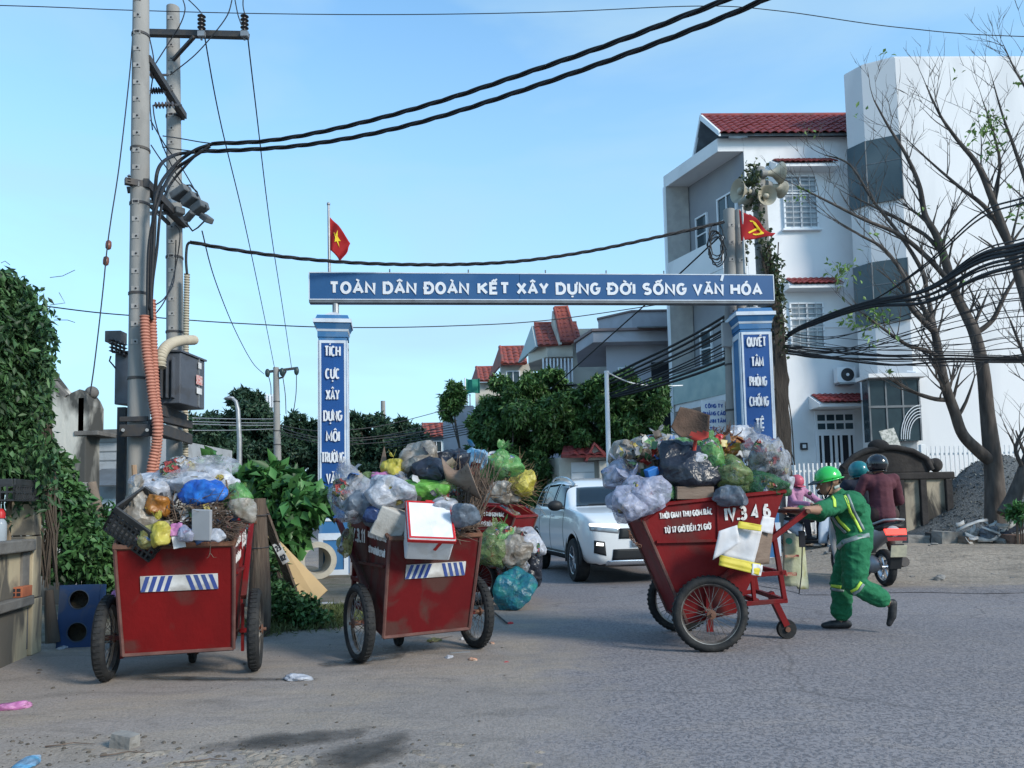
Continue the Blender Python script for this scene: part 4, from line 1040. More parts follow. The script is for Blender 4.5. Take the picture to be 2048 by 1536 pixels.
 # heaps of unsorted refuse filling the hoppers
def heap(label,par_p,yaw,x0,x1,hwid,zb,hgt,seed):
 q=MB();off=Vector((seed*7.7,seed*3.1,0))
 def fn(u,v):
  x=x0+(x1-x0)*u;y=-hwid+2*hwid*v;e=max(0,1-(2*u-1)**4)*max(0,1-(2*v-1)**4)
  return(x,y,zb+hgt*e*(.8+.35*noise.noise(Vector((x*4,y*4,0))+off))+.05*noise.noise(Vector((x*14,y*14,0))+off))
 q.grid(fn,40,34)
 o=q.build('refuse',m_ref,None,60,loc=(par_p.x,par_p.y,0),rot=(0,0,yaw));tag(o,label,'refuse',None,'stuff');return o
heap('loose mixed refuse inside the leftmost cart',c1,yaw1,-.28,.56,.335,.90,.30,1)
heap('loose mixed refuse inside the rust-stained cart',c2,yaw2,-.28,.56,.335,.90,.38,2)
heap('loose mixed refuse inside the cart on the road',c3,yaw3,-.36,.58,.335,1.0,.36,3)
heap('loose mixed refuse inside the half-hidden cart',c4,yaw4,-.36,.58,.335,1.0,.16,4)
# small crumpled scraps wedged between the bags
m_scrap=bpy.data.materials.new('scraps');m_scrap.use_nodes=True
def _scrapmat(m):
 n,l=m.node_tree.nodes,m.node_tree.links;b=n['Principled BSDF'];b.inputs['Roughness'].default_value=.45
 g=n.new('ShaderNodeNewGeometry');r=n.new('ShaderNodeValToRGB');r.color_ramp.interpolation='CONSTANT';l.new(g.outputs['Random Per Island'],r.inputs[0])
 for i,c in enumerate(PALETTE):
  e=r.color_ramp.elements[i]if i<2 else r.color_ramp.elements.new(i/len(PALETTE));e.position=i/len(PALETTE);e.color=(*c,1)
 l.new(r.outputs[0],b.inputs['Base Color'])
_scrapmat(m_scrap)
def scraps(label,spots,seed):
 r_=random.Random(seed);q=MB()
 for(px,py,d,w,h,n)in spots:
  for k in range(n):
   c=D(px+r_.uniform(-.5,.5)*w,py+r_.uniform(-.5,.5)*h,d+r_.uniform(-.16,.12));s_=r_.uniform(.018,.055);e=Euler((r_.uniform(0,6),r_.uniform(0,6),r_.uniform(0,6))).to_matrix()
   ph=r_.uniform(0,9);q.grid(lambda u,v:c+e@Vector(((u-.5)*s_*2,(v-.5)*s_*1.5,s_*(.45*math.sin(u*4+ph)+.4*noise.noise((u*3+ph,v*3,ph))))),4,4)
 return tag(q.build('scraps',m_scrap,None,60),label,'scraps',None,'stuff')
scraps('small crumpled scraps between the bags of the leftmost cart',[(340,1020,c1.y-.2,150,70,45),(420,1010,c1.y-.10,120,60,22),(330,1074,c1.y-.30,130,16,16)],1)
scraps('small crumpled scraps between the bags of the rust-stained cart',[(800,975,c2.y-.2,200,70,50),(900,960,c2.y-.05,120,70,26),(740,1020,c2.y-.25,60,30,14)],2)
scraps('small crumpled scraps between the bags of the road cart',[(1300,925,c3.y-.1,140,70,70),(1440,920,c3.y+.02,130,80,60),(1330,890,c3.y+.15,120,40,40)],3)
# cart 1 (leftmost)
d1=c1.y
for a in(('grey translucent bag on top of the leftmost cart',372,952,d1+.1,130,70,'clear',11,False),('long white sack across the top of the leftmost cart',365,972,d1-.02,150,48,'white',12,False),('white bag beside the bright blue bag on the leftmost cart',432,968,d1+.1,78,50,'white',13,False),('bright blue plastic bag on the leftmost cart',408,987,d1-.22,80,48,'blue',14,False),('green and white bag hanging at the right rim of the leftmost cart',470,1000,d1-.12,66,46,'green',15,False),('white bag tucked behind the black crate of the leftmost cart',310,990,d1-.05,60,66,'white',16,False),('straw-coloured bag leaning in the crate of the leftmost cart',287,1022,d1-.28,58,80,'dirty',17,True),('orange bag beside the crate of the leftmost cart',314,1014,d1-.3,44,42,'orange',18,False),('yellow knotted bag at the front rim of the leftmost cart',322,1068,d1-.47,44,52,'yellow',19,True),('olive-yellow bag beside the crate at the front rim of the leftmost cart',298,1076,d1-.46,46,34,'straw',20,False),('small pink bag at the front rim of the leftmost cart',350,1064,d1-.45,26,30,'pink',21,False),('small violet-blue bag at the front rim of the leftmost cart',372,1070,d1-.47,30,32,'lilac',22,False),('white bag right of the grey board on the leftmost cart',434,1072,d1-.46,32,28,'white',23,False),('small pink bag stuck behind the left wheel of the leftmost cart',232,1196,d1+.06,20,26,'pink',24,False),('pale bag right of the bare twigs on the leftmost cart',486,1022,d1-.2,40,44,'dirty',25,False)):
 bag(*a)
m_crate=M('black_crate_plastic',(.022,.025,.028),(.04,.042,.045),scale=12,rough=.55)
def crate(label,p,rot,L,W_,H_,parts=True):
 t=thing('plastic_crate',label,'crate',p,rot=rot)
 q=MB();
 for s_ in(-1,1):
  q.ab((-L/2,s_*W_/2-.008,H_-.05),(L/2,s_*W_/2+.008,H_));q.ab((s_*L/2-.008,-W_/2+.009,H_-.05),(s_*L/2+.008,W_/2-.009,H_))
 q.build('rim',m_crate,t,bevel=.004)
 q=MB();q.ab((-L/2,-W_/2,0),(L/2,W_/2,.012));q.build('base',m_crate,t)
 for s_ in(-1,1):
  for z in(.06,.11,.16,.21):
   if z<H_-.06:
    q=MB();q.ab((-L/2,s_*W_/2-.005,z),(L/2,s_*W_/2+.005,z+.016));q.build('slat',m_crate,t)
    q=MB();q.ab((s_*L/2-.005,-W_/2,z),(s_*L/2+.005,W_/2,z+.016));q.build('slat',m_crate,t)
  q=MB()
  for i in range(12):
   x=-L/2+L*i/11;q.ab((x-.006,s_*W_/2-.006,.012),(x+.006,s_*W_/2+.006,H_-.05))
  for i in range(8):
   y=-W_/2+W_*i/7;q.ab((s_*L/2-.006,y-.006,.012),(s_*L/2+.006,y+.006,H_-.05))
  q.build('ribs',m_crate,t)
 return t
p=D(268,1062,d1-.30)
crate('black slatted plastic crate tipped into the leftmost cart',p+Vector((0.04,0,-.03)),(R(35),R(38),R(10)),.36,.30,.24)
q=MB();a=D(404,1050,d1-.5);q.box((0,0,0),(S(40,d1-.5),.03,S(62,d1-.5)),(R(6),R(3),R(-8)))
q.build('foam_board',M('grey_board',(.27,.28,.30),(.24,.25,.27),scale=6,rough=.7),None,loc=a,bevel=.006,label='grey rectangular board standing at the front rim of the leftmost cart',cat='board')
def twigs(name,label,base,n,L,r,spread,axis,mat,seed,curve=.15,box=(.3,.2,.1),parts=3):
 rng=random.Random(seed);q=MB()
 for i in range(n):
  p0=Vector(base)+Vector((rng.uniform(-1,1)*box[0],rng.uniform(-1,1)*box[1],rng.uniform(-1,1)*box[2]))
  d=(Vector(axis)+Vector((rng.gauss(0,1),rng.gauss(0,1),rng.gauss(0,1)))*spread).normalized();l=L*rng.uniform(.5,1.15)
  b_=Vector((rng.gauss(0,1),rng.gauss(0,1),rng.gauss(0,1)))*curve*l
  q.tube([p0+d*l*t+b_*math.sin(t*3.1)*.5 for t in(0,.25,.5,.75,1)],[r*(1.1-.8*t)for t in(0,.25,.5,.75,1)],4)
  if rng.random()<.5:
   p1=p0+d*l*.5+b_*.5;d2=(d+Vector((rng.gauss(0,1),rng.gauss(0,1),rng.gauss(0,1)))*.6).normalized();q.tube([p1,p1+d2*l*.22,p1+d2*l*.42+Vector((0,0,.03))],[r*.7,r*.5,r*.2],4)
 o=q.build(name,mat,None);return tag(o,label,'twigs',None,'stuff')
m_twig=M('dry_twig',(.085,.06,.048),(.15,.11,.085),scale=10,rough=.9)
m_straw=M('dry_straw',(.30,.21,.12),(.20,.13,.08),scale=8,rough=.9)
twigs('twigs','tangle of dry brown twigs lying across the leftmost cart',D(385,1026,d1-.22),170,.24,.004,.5,(.9,0,-.05),m_twig,5,.3,(.20,.10,.06))
twigs('twigs','dry twig ends sticking out over the right rim of the leftmost cart',D(440,1056,d1-.26),70,.16,.004,.45,(.8,-.15,-.25),m_twig,6,.3,(.08,.05,.04))
q=MB();pts=[D(x,y,d1-.1)for x,y in((305,958),(330,990),(348,1010))];q.tube(pts,.008,5);q.tube([D(452,960,d1-.2),D(459,1000,d1-.2),D(462,1020,d1-.2)],.006,5);q.build('twig',m_twig,None,label='single long dark stick poking out of the top of the leftmost cart',cat='stick')
# cart 2
d2=c2.y
for a in(('grey-white translucent bag bulging over the left rim of the rust-stained cart',706,1000,d2-.25,78,92,'clear',31,True),('slate-blue bag pressed against the left side heap of the rust-stained cart',742,1008,d2-.3,66,82,'slate',32,False),('large white bag with stains above the foam boxes',778,990,d2-.35,102,70,'white',33,False),('big grey dirty sack at the top of the rust-stained cart',838,932,d2+.05,92,72,'dirty',34,False),('small pink bag on the left shoulder of the heap',766,958,d2-.1,44,26,'pink',35,False),('yellow knotted bag standing on the left shoulder of the heap',788,937,d2-.05,34,40,'yellow',36,True),('pale green bag behind the pink bag',742,968,d2-.05,36,30,'olive',37,False),('black bag in the middle of the heap on the rust-stained cart',862,945,d2-.12,74,62,'black',38,True),('bright lime green bag in the middle of the rust-stained cart',846,986,d2-.22,82,52,'lime',39,False),('olive green bag right of the lime green bag',900,985,d2-.2,60,66,'olive',40,True),('dark plastic sheet bag behind the brown sheet on the rust-stained cart',905,925,d2+.1,66,46,'black',41,False),('sky-blue bag with pointed ears at the top right of the heap',950,918,d2+.15,50,44,'cyan',42,True),('navy bag at the left front rim beside the foam lid',748,1030,d2-.45,36,34,'navy',43,False),('blue-grey bag at the front rim under the olive bag',930,1032,d2-.5,44,44,'slate',44,False),('small white bag above the red-rimmed foam box',886,1010,d2-.36,40,40,'white',45,False),('grey crumpled bag under the pink bag',800,962,d2-.1,54,30,'clear',46,False),('green and white bag hanging in the branches at the right of the heap',1000,932,d2+.5,62,58,'green',47,True),('olive bag of scraps hanging from the left wheel side of the rust-stained cart',690,1088,d2+.05,28,56,'straw',48,True)):
 bag(*a)
m_foam=M('white_foam',(.66,.68,.71),(.60,.62,.66),scale=9,rough=.75,bump=.12,bscale=90,dirt=(.42,.40,.38),dirt_amt=.35,dirt_scale=6)
m_redtape=M('red_tape',(.48,.02,.025),(.38,.02,.02),scale=12,rough=.4)
fb=D(860,1046,d2-.52)
t=thing('foam_box','white foam box with red taped lid resting on the front rim of the rust-stained cart','box',fb,rot=(R(-42),R(4),R(16)))
bw,bh,bd=.33,.35,.21
q=MB();q.ab((-bw/2,-.0,-bh/2),(bw/2,bd,bh/2));q.build('box',m_foam,t,bevel=.012)
q=MB();q.ab((-bw/2-.006,-.035,-bh/2-.006),(bw/2+.006,-.003,bh/2+.006));lid=q.build('lid',m_foam,t,bevel=.012)
q=MB()
for s_ in(-1,1):
 q.ab((-bw/2-.009,-.022,s_*(bh/2+.0065)-.003),(bw/2+.009,.006,s_*(bh/2+.0065)+.003));q.ab((s_*(bw/2+.0065)-.003,-.022,-bh/2-.003),(s_*(bw/2+.0065)+.003,.006,bh/2+.003))
 q.ab((-bw/2,-.0385,s_*(bh/2-.006)-.007),(bw/2,-.0345,s_*(bh/2-.006)+.007));q.ab((s_*(bw/2-.006)-.007,-.0392,-bh/2),(s_*(bw/2-.006)+.007,-.0348,bh/2))
q.build('tape',m_redtape,t)
q=MB();q.box((.05,.05,-bh/2-.002),(.022,.09,.006),(0,0,.35));q.box((.0,-.01,bh/2+.004),(.05,.06,.02));q.build('tape_end',m_redtape,t)
q=MB();q.box((0,0,0),(S(62,d2-.5),.15,S(62,d2-.5)))
q.build('foam_box',M('grimy_foam',(.42,.41,.39),(.34,.33,.31),scale=7,rough=.8,bump=.2,dirt=(.2,.18,.15),dirt_amt=.6,dirt_scale=6),None,loc=D(780,1046,d2-.40),rot=(R(15),R(24),R(14)),bevel=.01,label='grimy white foam box leaning behind the red-taped box',cat='box')
m_card=M('brown_board',(.15,.105,.08),(.21,.155,.12),scale=4,rough=.8,bump=.25,bscale=20,stretch=(1,1,4))
p00,p10,p11,p01=D(880,918,d2-.25),D(965,1000,d2-.45),D(932,926,d2-.05),D(935,940,d2-.05)
a,b_,c,e=D(878,908,d2-.20),D(966,1001,d2-.50),D(936,930,d2-.50),D(912,985,d2-.30)
def sheet(u,v):
 top=D(882,914,d2-.30).lerp(D(936,926,d2-.42),u);bot=D(893,962,d2-.30).lerp(D(964,1000,d2-.46),u)
 p=top.lerp(bot,v);return p+Vector((0,-.06*math.sin(v*3.1)+.10*math.sin(u*3.1),-.075*math.sin(u*3.14)*(1-v)))
q=MB();q.grid(sheet,14,10);q.build('cardboard_sheet',m_card,None,180,solid=.006,label='curved brown sheet of cardboard sticking up from the rust-stained cart',cat='cardboard')
q=MB();q.add([tuple(D(768,893,d2)),tuple(D(776,940,d2-.02)),tuple(D(758,936,d2)),tuple(D(762,925,d2+.03))],[(0,1,2),(0,2,3)]);q.build('cardboard_flap',m_card,None,solid=.005,label='small pointed brown cardboard flap behind the yellow bag',cat='cardboard')
twigs('brushwood','bundle of dark brushwood standing at the right of the rust-stained cart',D(938,1040,d2-.28),110,.44,.006,.16,(.22,.15,1),m_twig,8,.14,(.07,.08,.08))
twigs('brushwood','bent brown branches lying over the right rim of the rust-stained cart',D(900,1062,d2-.36),30,.30,.006,.28,(.75,-.05,.35),m_twig,9,.3,(.07,.05,.04))
# cart 4
d4_=c4.y
twigs('dry_palm_leaves','straw-coloured dry leaves sticking out of the half-hidden cart',D(1015,985,d4_-.1),160,.42,.004,.55,(.8,-.1,.65),m_straw,10,.25,(.10,.12,.08))
for a in(('mustard bag under the straw in the half-hidden cart',1042,972,d4_-.15,50,52,'yellow',51,False),('pale cardboard-coloured bag on the half-hidden cart',1004,992,d4_-.2,52,40,'dirty',52,False),('big green and yellow bag hanging on the half-hidden cart',984,1102,d4_-.72,68,74,'olive',53,True),('bright green bag tied above the big hanging bags',1008,1074,d4_-.68,40,50,'green',54,True),('transparent bag of brown scraps hanging on the half-hidden cart',1026,1108,d4_-.75,56,62,'dirty',55,True),('grey-white sack hanging at the right of the half-hidden cart',1052,1090,d4_-.55,62,58,'white',56,False),('flat grey bag between the white sack and the teal bag',1030,1136,d4_-.7,58,34,'clear',57,False),('teal and blue bag standing on the ground under the half-hidden cart',1026,1184,d4_-.85,66,66,'teal',58,False),('black bag behind the hanging bags of the half-hidden cart',1058,1138,d4_-.45,48,70,'black',59,False)):
 bag(*a)
 # cart 3
d3_=c3.y
for a in(('lilac-white clear bag hanging over the front lip of the road cart',1276,1002,d3_-.32,96,84,'lilac',61,True),('large clear bag drooping off the front corner of the road cart',1262,1010,d3_-.42,70,62,'lilac',62,False),('pale torn bag fluttering at the far front of the road cart',1236,952,d3_-.1,66,56,'lilac',63,True),('dusty grey sack at the front top of the road cart',1246,912,d3_+.22,56,58,'dirty',64,False),('brown-grey bag below the dusty grey sack',1262,932,d3_+.05,48,50,'dirty',65,True),('grey plastic bag left of the shovel blade',1318,892,d3_+.2,70,46,'clear',66,True),('dirty white bag between the grey sack and the black bag',1290,906,d3_+.12,58,48,'dirty',67,False),('big black bag in the middle of the road cart',1368,944,d3_-.22,104,92,'black',68,False),('second black bag right of the shovel handle on the road cart',1398,958,d3_-.18,70,64,'black',69,False),('bright green bag behind the shovel handle',1376,898,d3_+.02,76,40,'green',70,False),('green translucent bag slanting down right of the shovel handle',1418,918,d3_-.16,66,72,'green',71,True),('green bag with yellow label beside the clear bag',1462,952,d3_-.24,66,60,'olive',72,False),('brown scraps bag at the top right of the road cart',1452,898,d3_+.05,60,44,'orange',73,False),('large clear bag with yellow packets at the rear of the road cart',1530,912,d3_-.12,72,78,'clear',74,True),('clear bag at the rear rim next to the worker',1552,930,d3_-.02,58,66,'clear',75,True),('small white bag at the rear edge above the handle',1568,968,d3_+.05,32,32,'white',76,False),('dark green bag low at the rear rim of the road cart',1526,972,d3_-.28,74,44,'dkgreen',77,False),('grey-blue bag hanging over the side rim of the road cart',1462,996,d3_-.42,64,40,'slate',78,False),('dark green bag at the front beside the lilac bag',1330,984,d3_-.32,48,42,'dkgreen',79,False),('white foam-coloured bag at the top rear of the road cart',1484,876,d3_+.3,60,44,'white',80,False),('small white bag in front of the green slanting bag',1398,918,d3_-.32,30,24,'white',81,False),('green bottle-sized bag on top beside the grey plastic bag',1298,888,d3_+.1,22,24,'green',82,False)):
 bag(*a)
m_red_bag=M('red_wrapper',(.42,.03,.03),(.3,.02,.03),scale=9,rough=.4,bump=.4,bscale=20)
bb=bag('red wrapper on the brown scraps of the road cart',1444,882,d3_-.02,34,18,'orange',83,False);bb.data.materials.clear();bb.data.materials.append(m_red_bag)
twigs('dry_leaves','brown dead leaves and bark on top of the road cart',D(1438,876,d3_+.1),60,.12,.006,1.0,(.3,0,.5),M('dead_leaf',(.16,.08,.05),(.10,.055,.04),scale=12,rough=.9),12,.4,(.10,.12,.02))
twigs('dry_leaves','brown bark scraps behind the black bag of the road cart',D(1318,925,d3_-.02),60,.14,.007,.8,(.8,0,.4),m_twig,13,.4,(.10,.12,.03))
q=MB();q.box((0,0,0),(.10,.07,.065));q.build('blue_box',M('blue_carton',(.02,.16,.48),(.02,.12,.36),scale=9,rough=.5),None,loc=D(1303,944,d3_-.3),rot=(.2,-.35,.3),bevel=.006,label='small bright blue carton beside the big black bag',cat='box')
q=MB();q.box((0,0,0),(.30,.22,.10));q.build('cardboard_box',m_card,None,loc=D(1382,985,d3_-.28),rot=(.05,.02,.1),bevel=.004,label='flat brown cardboard box at the side rim below the black bags',cat='box')
q=MB();q.box((0,0,0),(.26,.05,.24));q.build('foam_block',m_foam,None,loc=D(1478,888,d3_+.25),rot=(.1,.05,.2),bevel=.02,label='white foam block at the top rear of the road cart heap',cat='block')
sh=thing('shovel','upright shovel with red handle and rusty brown scoop in the road cart','shovel',D(1384,985,d3_-.3))
o=sh.location.copy();m_shred=M('shovel_red',(.36,.035,.025),(.26,.03,.02),scale=12,rough=.6)
q=MB();q.tube([Vector((0,0,0)),D(1385,930,d3_-.32)-o,D(1391,880,d3_-.32)-o],[.014,.014,.016],8);q.build('handle',m_shred,sh)
pc=D(1380,850,d3_-.33)-o
def scoop(u,v):
 a=(u-.5)*2;hgt=v
 w=(.165*(1-.25*v))if v>.25 else .165*(.35+.65*(v/.25)**.6)*.95
 x=a*w;z=-.125+.235*v+.02*math.cos(a*1.5)
 p=Vector((x,-.07*a*a+.02*v,z));return pc+Matrix.Rotation(R(17),3,'Y')@p
q=MB();q.grid(scoop,14,12,0)
for i,f in enumerate(q.f):
 z=sum((Vector(q.v[k])-pc).z for k in f)/4
 q.mi[i]=1 if z+(.06 if sum(q.v[k][0]for k in f)/4<pc.x else-.0)<-.055 else 0
q.build('blade',[M('rusty_blade',(.06,.04,.03),(.095,.06,.045),scale=14,rough=.85,bump=.4,bscale=60),m_shred],sh,180,solid=.006)
def carton():
 t=thing('flattened_carton','crushed white and yellow carton hung on the side of the road cart','carton',D(1490,1095,d3_-.50))
 o=t.location.copy();dd_=d3_-.56
 m_cw=M('carton_white',(.56,.56,.58),(.48,.47,.48),scale=8,rough=.6,bump=.15,bscale=18);m_cy=M('carton_yellow',(.56,.46,.05),(.46,.38,.05),scale=7,rough=.55,bump=.15,bscale=18)
 def panel(name,pts,mat,dz_=0):
  a,b_,c,e=[D(x,y,dd_+k+dz_)-o for x,y,k in pts]
  q=MB();q.grid(lambda u,v:a.lerp(b_,u).lerp(e.lerp(c,u),v)+Vector((0,.012*noise.noise(Vector((u*3,v*3,dz_*50+len(name)))),0)),8,8);q.build(name,mat,t,40,solid=.005)
 panel('front_panel',((1470,1052,0),(1525,1060,.02),(1508,1128,.0),(1442,1112,-.03)),m_cw)
 panel('side_panel',((1522,1060,.03),(1548,1048,.12),(1538,1128,.10),(1506,1130,.0)),m_card,.012)
 panel('bottom_flap',((1440,1110,-.04),(1522,1128,-.02),(1518,1150,-.04),(1438,1130,-.06)),m_cy)
 panel('bottom_corner',((1506,1127,-.03),(1526,1130,.0),(1522,1152,-.02),(1503,1150,-.04)),m_cw,-.008)
 panel('top_flap',((1478,1042,-.02),(1524,1050,-.03),(1522,1062,-.05),(1472,1056,-.04)),m_cy,-.01)
 panel('loose_flap',((1438,1062,-.06),(1474,1050,-.03),(1480,1086,-.05),(1426,1120,-.07)),m_cw,-.012)
 panel('upper_panel',((1526,1032,.06),(1550,1036,.10),(1545,1068,.08),(1518,1062,.04)),m_cw,-.015)
carton()
sk=thing('printed_sack','pale woven sack with red print hanging behind the frame of the road cart','sack',D(1595,1170,d3_+.35))
o=sk.location.copy();m_sack=M('woven_sack',(.36,.38,.24),(.46,.47,.36),scale=5,rough=.8,bump=.2,bscale=60,dirt=(.3,.26,.05),dirt_amt=.7,dirt_scale=4)
def sackf(u,v):
 x=1566+52*u-12*(1-u)*0+(v-.5)*0;y=1172-105*v+(6 if u>.5 else 0)
 p=D(x-(10*v*u),y,d3_+.33)-o;return p+Vector((0,-.03*math.sin(u*3.1)+.012*noise.noise((u*5,v*5,3)),0))
q=MB();q.grid(sackf,12,14);q.build('cloth',m_sack,sk,180,solid=.03)
X=Matrix.Translation(D(1584,1112,d3_+.25)-o);lettering('COFFEE',.12,.03,M('sack_red',(.35,.04,.04),rough=.7),sk,X,name='print')if False else None
for(pxx,pyy,ww,hh)in((1584,1112,.12,.022),(1582,1148,.10,.03)):
 q=MB();q.ab((-ww/2,-.004,-hh/2),(ww/2,.004,hh/2));q.v=[tuple(Vector(v)+D(pxx,pyy,d3_+.268)-o)for v in q.v];q.build('print',M('sack_red',(.35,.04,.04),(.36,.3,.2),scale=40,rough=.7),sk)
q=MB();q.cyl(D(1578,1082,d3_+.266)-o,D(1578,1082,d3_+.258)-o,.028,n=16);q.build('print_dot',M('sack_green',(.02,.14,.10),rough=.7),sk)
q=MB();pts=[D(x,y,d3_+.24)-o for x,y in((1607,1050),(1605,1080),(1603,1150),(1598,1188))];q.tube(pts,.005,5);q.box(D(1604,1078,d3_+.24)-o,(.05,.02,.14));q.build('strap',m_dark,sk)
q=MB()
ch=[D(x,y,d3_-.45)for x,y in((1258,1062),(1262,1075),(1270,1086),(1280,1092))]
for i in range(10):
 t_=i/9*3;k_=min(2,int(t_));p=ch[k_].lerp(ch[k_+1],t_-k_)
 q.lathe([(.011+.004*math.cos(a),.004*math.sin(a))for a in[j*1.2566 for j in range(5)]],8,X=Matrix.Translation(p)@Euler((i%2*1.57,.6,i)).to_matrix().to_4x4(),close=True)
q.build('chain',m_rust,None,label='short rusty chain dangling from the front lip of the road cart',cat='chain')
# the gate: two blue columns and a banner across the street
m_colblue=M('column_blue',(.035,.14,.31),(.028,.12,.27),scale=3,rough=.6,dirt=(.12,.2,.3),dirt_amt=.4,dirt_scale=2)
m_colpanel=M('panel_blue',(.006,.066,.24),(.008,.058,.21),scale=2,rough=.55)
m_coltrim=M('column_white',(.56,.61,.67),(.46,.52,.60),scale=3,rough=.6,dirt=(.4,.4,.42),dirt_amt=.5,dirt_scale=3)
m_letter=M('raised_letter',(.66,.67,.70),(.58,.6,.64),scale=10,rough=.6)
def column(label,pl,pr,ptop,d,words,wy,yaw,pword):
 """front face between photo columns pl and pr at distance d"""
 xl,xr=D(pl,850,d).x,D(pr,850,d).x;w=xr-xl;xc=(xl+xr)/2
 t=thing('gate_column',label,'column',(xc,d,0),yaw,'gate columns')
 zt_=D((pl+pr)/2,ptop,d).z;dp=w*.95
 cap0=zt_-.42
 q=MB();q.ab((-w/2,0,0),(w/2,dp,cap0));q.build('shaft',m_colblue,t,bevel=.008)
 q=MB()
 for a in((-w/2+.016,-.018,.95,-w/2+.05,.0,cap0-.06),(w/2-.05,-.018,.95,w/2-.016,.0,cap0-.06),(-w/2+.05,-.018,cap0-.11,w/2-.05,.0,cap0-.06),(-w/2+.05,-.018,.95,w/2-.05,.0,1.0),(-w/2-.01,-.022,.62,w/2+.01,.0,.74),(-w/2-.006,-.02,.1,-w/2+.07,0,.62),(w/2-.07,-.02,.1,w/2+.006,0,.62),(-w/2-.006,-.02,.0,w/2+.006,0,.1)):
  q.ab(a[:3],a[3:])
 for sx in(-1,1):
  q.ab((sx*(w/2+.004)-.01,.0,.95),(sx*(w/2+.004)+.01,.09,cap0-.06));q.ab((sx*(w/2+.004)-.01,dp-.09,.95),(sx*(w/2+.004)+.01,dp,cap0-.06));q.ab((sx*(w/2+.004)-.01,.09,cap0-.16),(sx*(w/2+.004)+.01,dp-.09,cap0-.06))
 q.build('trim',m_coltrim,t)
 q=MB();q.ab((-w/2+.05,-.012,1.0),(w/2-.05,.002,cap0-.11));pn=q.build('panel',m_colpanel,t)
 k=w/2
 def ring(a,z0,b_,z1,mat,nm):
  q=MB();q.add([(-a,k-a*1.0-.0,z0),(a,k-a,z0),(a,k+a,z0),(-a,k+a,z0),(-b_,k-b_,z1),(b_,k-b_,z1),(b_,k+b_,z1),(-b_,k+b_,z1)],[(3,2,1,0),(4,5,6,7),(0,1,5,4),(1,2,6,5),(2,3,7,6),(3,0,4,7)]);q.build(nm,mat,t)
 ring(k+.015,cap0+.002,k+.015,cap0+.10,m_colblue,'cap');ring(k+.02,cap0+.103,k+.035,cap0+.14,m_coltrim,'cap_band');ring(k+.02,cap0+.142,k+.07,cap0+.25,m_colblue,'cap')
 ring(k+.085,cap0+.252,k+.085,cap0+.32,m_coltrim,'cap_band');ring(k+.05,cap0+.322,k+.02,cap0+.40,m_colblue,'cap');ring(k-.06,cap0+.402,.06,cap0+.50,m_coltrim,'cap_point')
 for wd,yy,ww,hh in zip(words,wy,pword,[0]*9):
  z=D((pl+pr)/2,yy,d).z
  lettering(wd,min(S(ww,d),w-.10),.195,m_letter,pn,Matrix.Translation((0,-.012,z)),.17,.03)
 return t,xc,zt_
dl,dr=13.6,14.4
colL=column('left blue gate column with white lettering TÍCH CỰC beside the leafy shrub',638,694,628,dl,['TÍCH','CỰC','XÂY','DỰNG','MÔI','TRƯỜNG','VĂN','HÓA'],[703,748,790,832,873,915,957,1000],R(9),[31,28,26,36,26,46,26,28])
colR=column('right blue gate column with white lettering QUYẾT TÂM behind the road cart',1488,1550,614,dr,['QUYẾT','TÂM','PHÒNG','CHỐNG','TỆ','NẠN'],[684,724,763,803,847,888],R(0),[38,24,34,38,18,26])
bl,br=D(618,581,dl+.15),D(1547,569,dr+.12)
L=Vector((br.x-bl.x,br.y-bl.y)).length;ya=math.atan2(br.y-bl.y,br.x-bl.x)
bz0=(D(618,608,dl+.15).z+D(1547,594,dr+.12).z)/2;bz1=(D(618,553,dl+.15).z+D(1547,542,dr+.12).z)/2
BH=bz1-bz0
bn_=thing('banner_sign','long blue banner sign with white slogan spanning the street between the gate columns','sign',(bl.x,bl.y,bz0),ya)
til=(br.z-bl.z)/L
m_bblue=M('banner_blue',(.018,.078,.20),(.024,.088,.215),scale=1.2,rough=.5,spec=.25,dirt=(.05,.12,.24),dirt_amt=.3,dirt_scale=1.2)
q=MB();q.ab((0,0,0),(L,.14,BH));q.build('box',m_colblue,bn_)
q=MB();q.ab((.012,-.012,.012),(L*.44-.004,-.002,BH-.012));pa=q.build('panel',m_bblue,bn_)
q=MB();q.ab((L*.44+.004,-.014,.012),(L-.012,-.002,BH-.012));pb=q.build('panel',m_bblue,bn_)
for nm,a in(('frame',(0,-.02,BH-.014,L,.0,BH+.004)),('frame',(0,-.02,-.004,L,.0,.014)),('frame',(-.004,-.02,.014,.014,0,BH-.014)),('frame',(L-.014,-.02,.014,L+.004,0,BH-.014))):
 q=MB();q.ab(a[:3],a[3:]);q.build(nm,m_coltrim,bn_)
q=MB();q.ab((0,-.01,-.05),(L,.16,-.006));q.build('lower_rail',m_corr,bn_)
wl2=Wall((bl.x,bl.y),ya)
for wd,x0,x1 in(('TOÀN',659,751),('DÂN',766,833),('ĐOÀN',848,938),('KẾT',955,1019),('XÂY',1033,1097),('DỰNG',1111,1200),('ĐỜI',1214,1270),('SỐNG',1284,1372),('VĂN',1385,1446),('HÓA',1460,1523)):
 u0,u1=wl2.uz(x0,575)[0],wl2.uz(x1,575)[0]
 lettering(wd,u1-u0,.235,m_letter,bn_,Matrix.Translation(((u0+u1)/2,-.016,BH*.43)),.225,.010)
q=MB();u=wl2.uz(1443,548)[0];q.box((u,-.024,BH*.86),(.05,.004,.12),(0,.3,0));q.build('torn_sticker',m_coltrim,bn_)
for px in(779,937,1092,1214,1330):
 u=wl2.uz(px,550)[0];q=MB();q.cyl((u,.07,BH),(u,.07,BH+.09),.012,n=6);q.build('pin',m_corr,bn_)
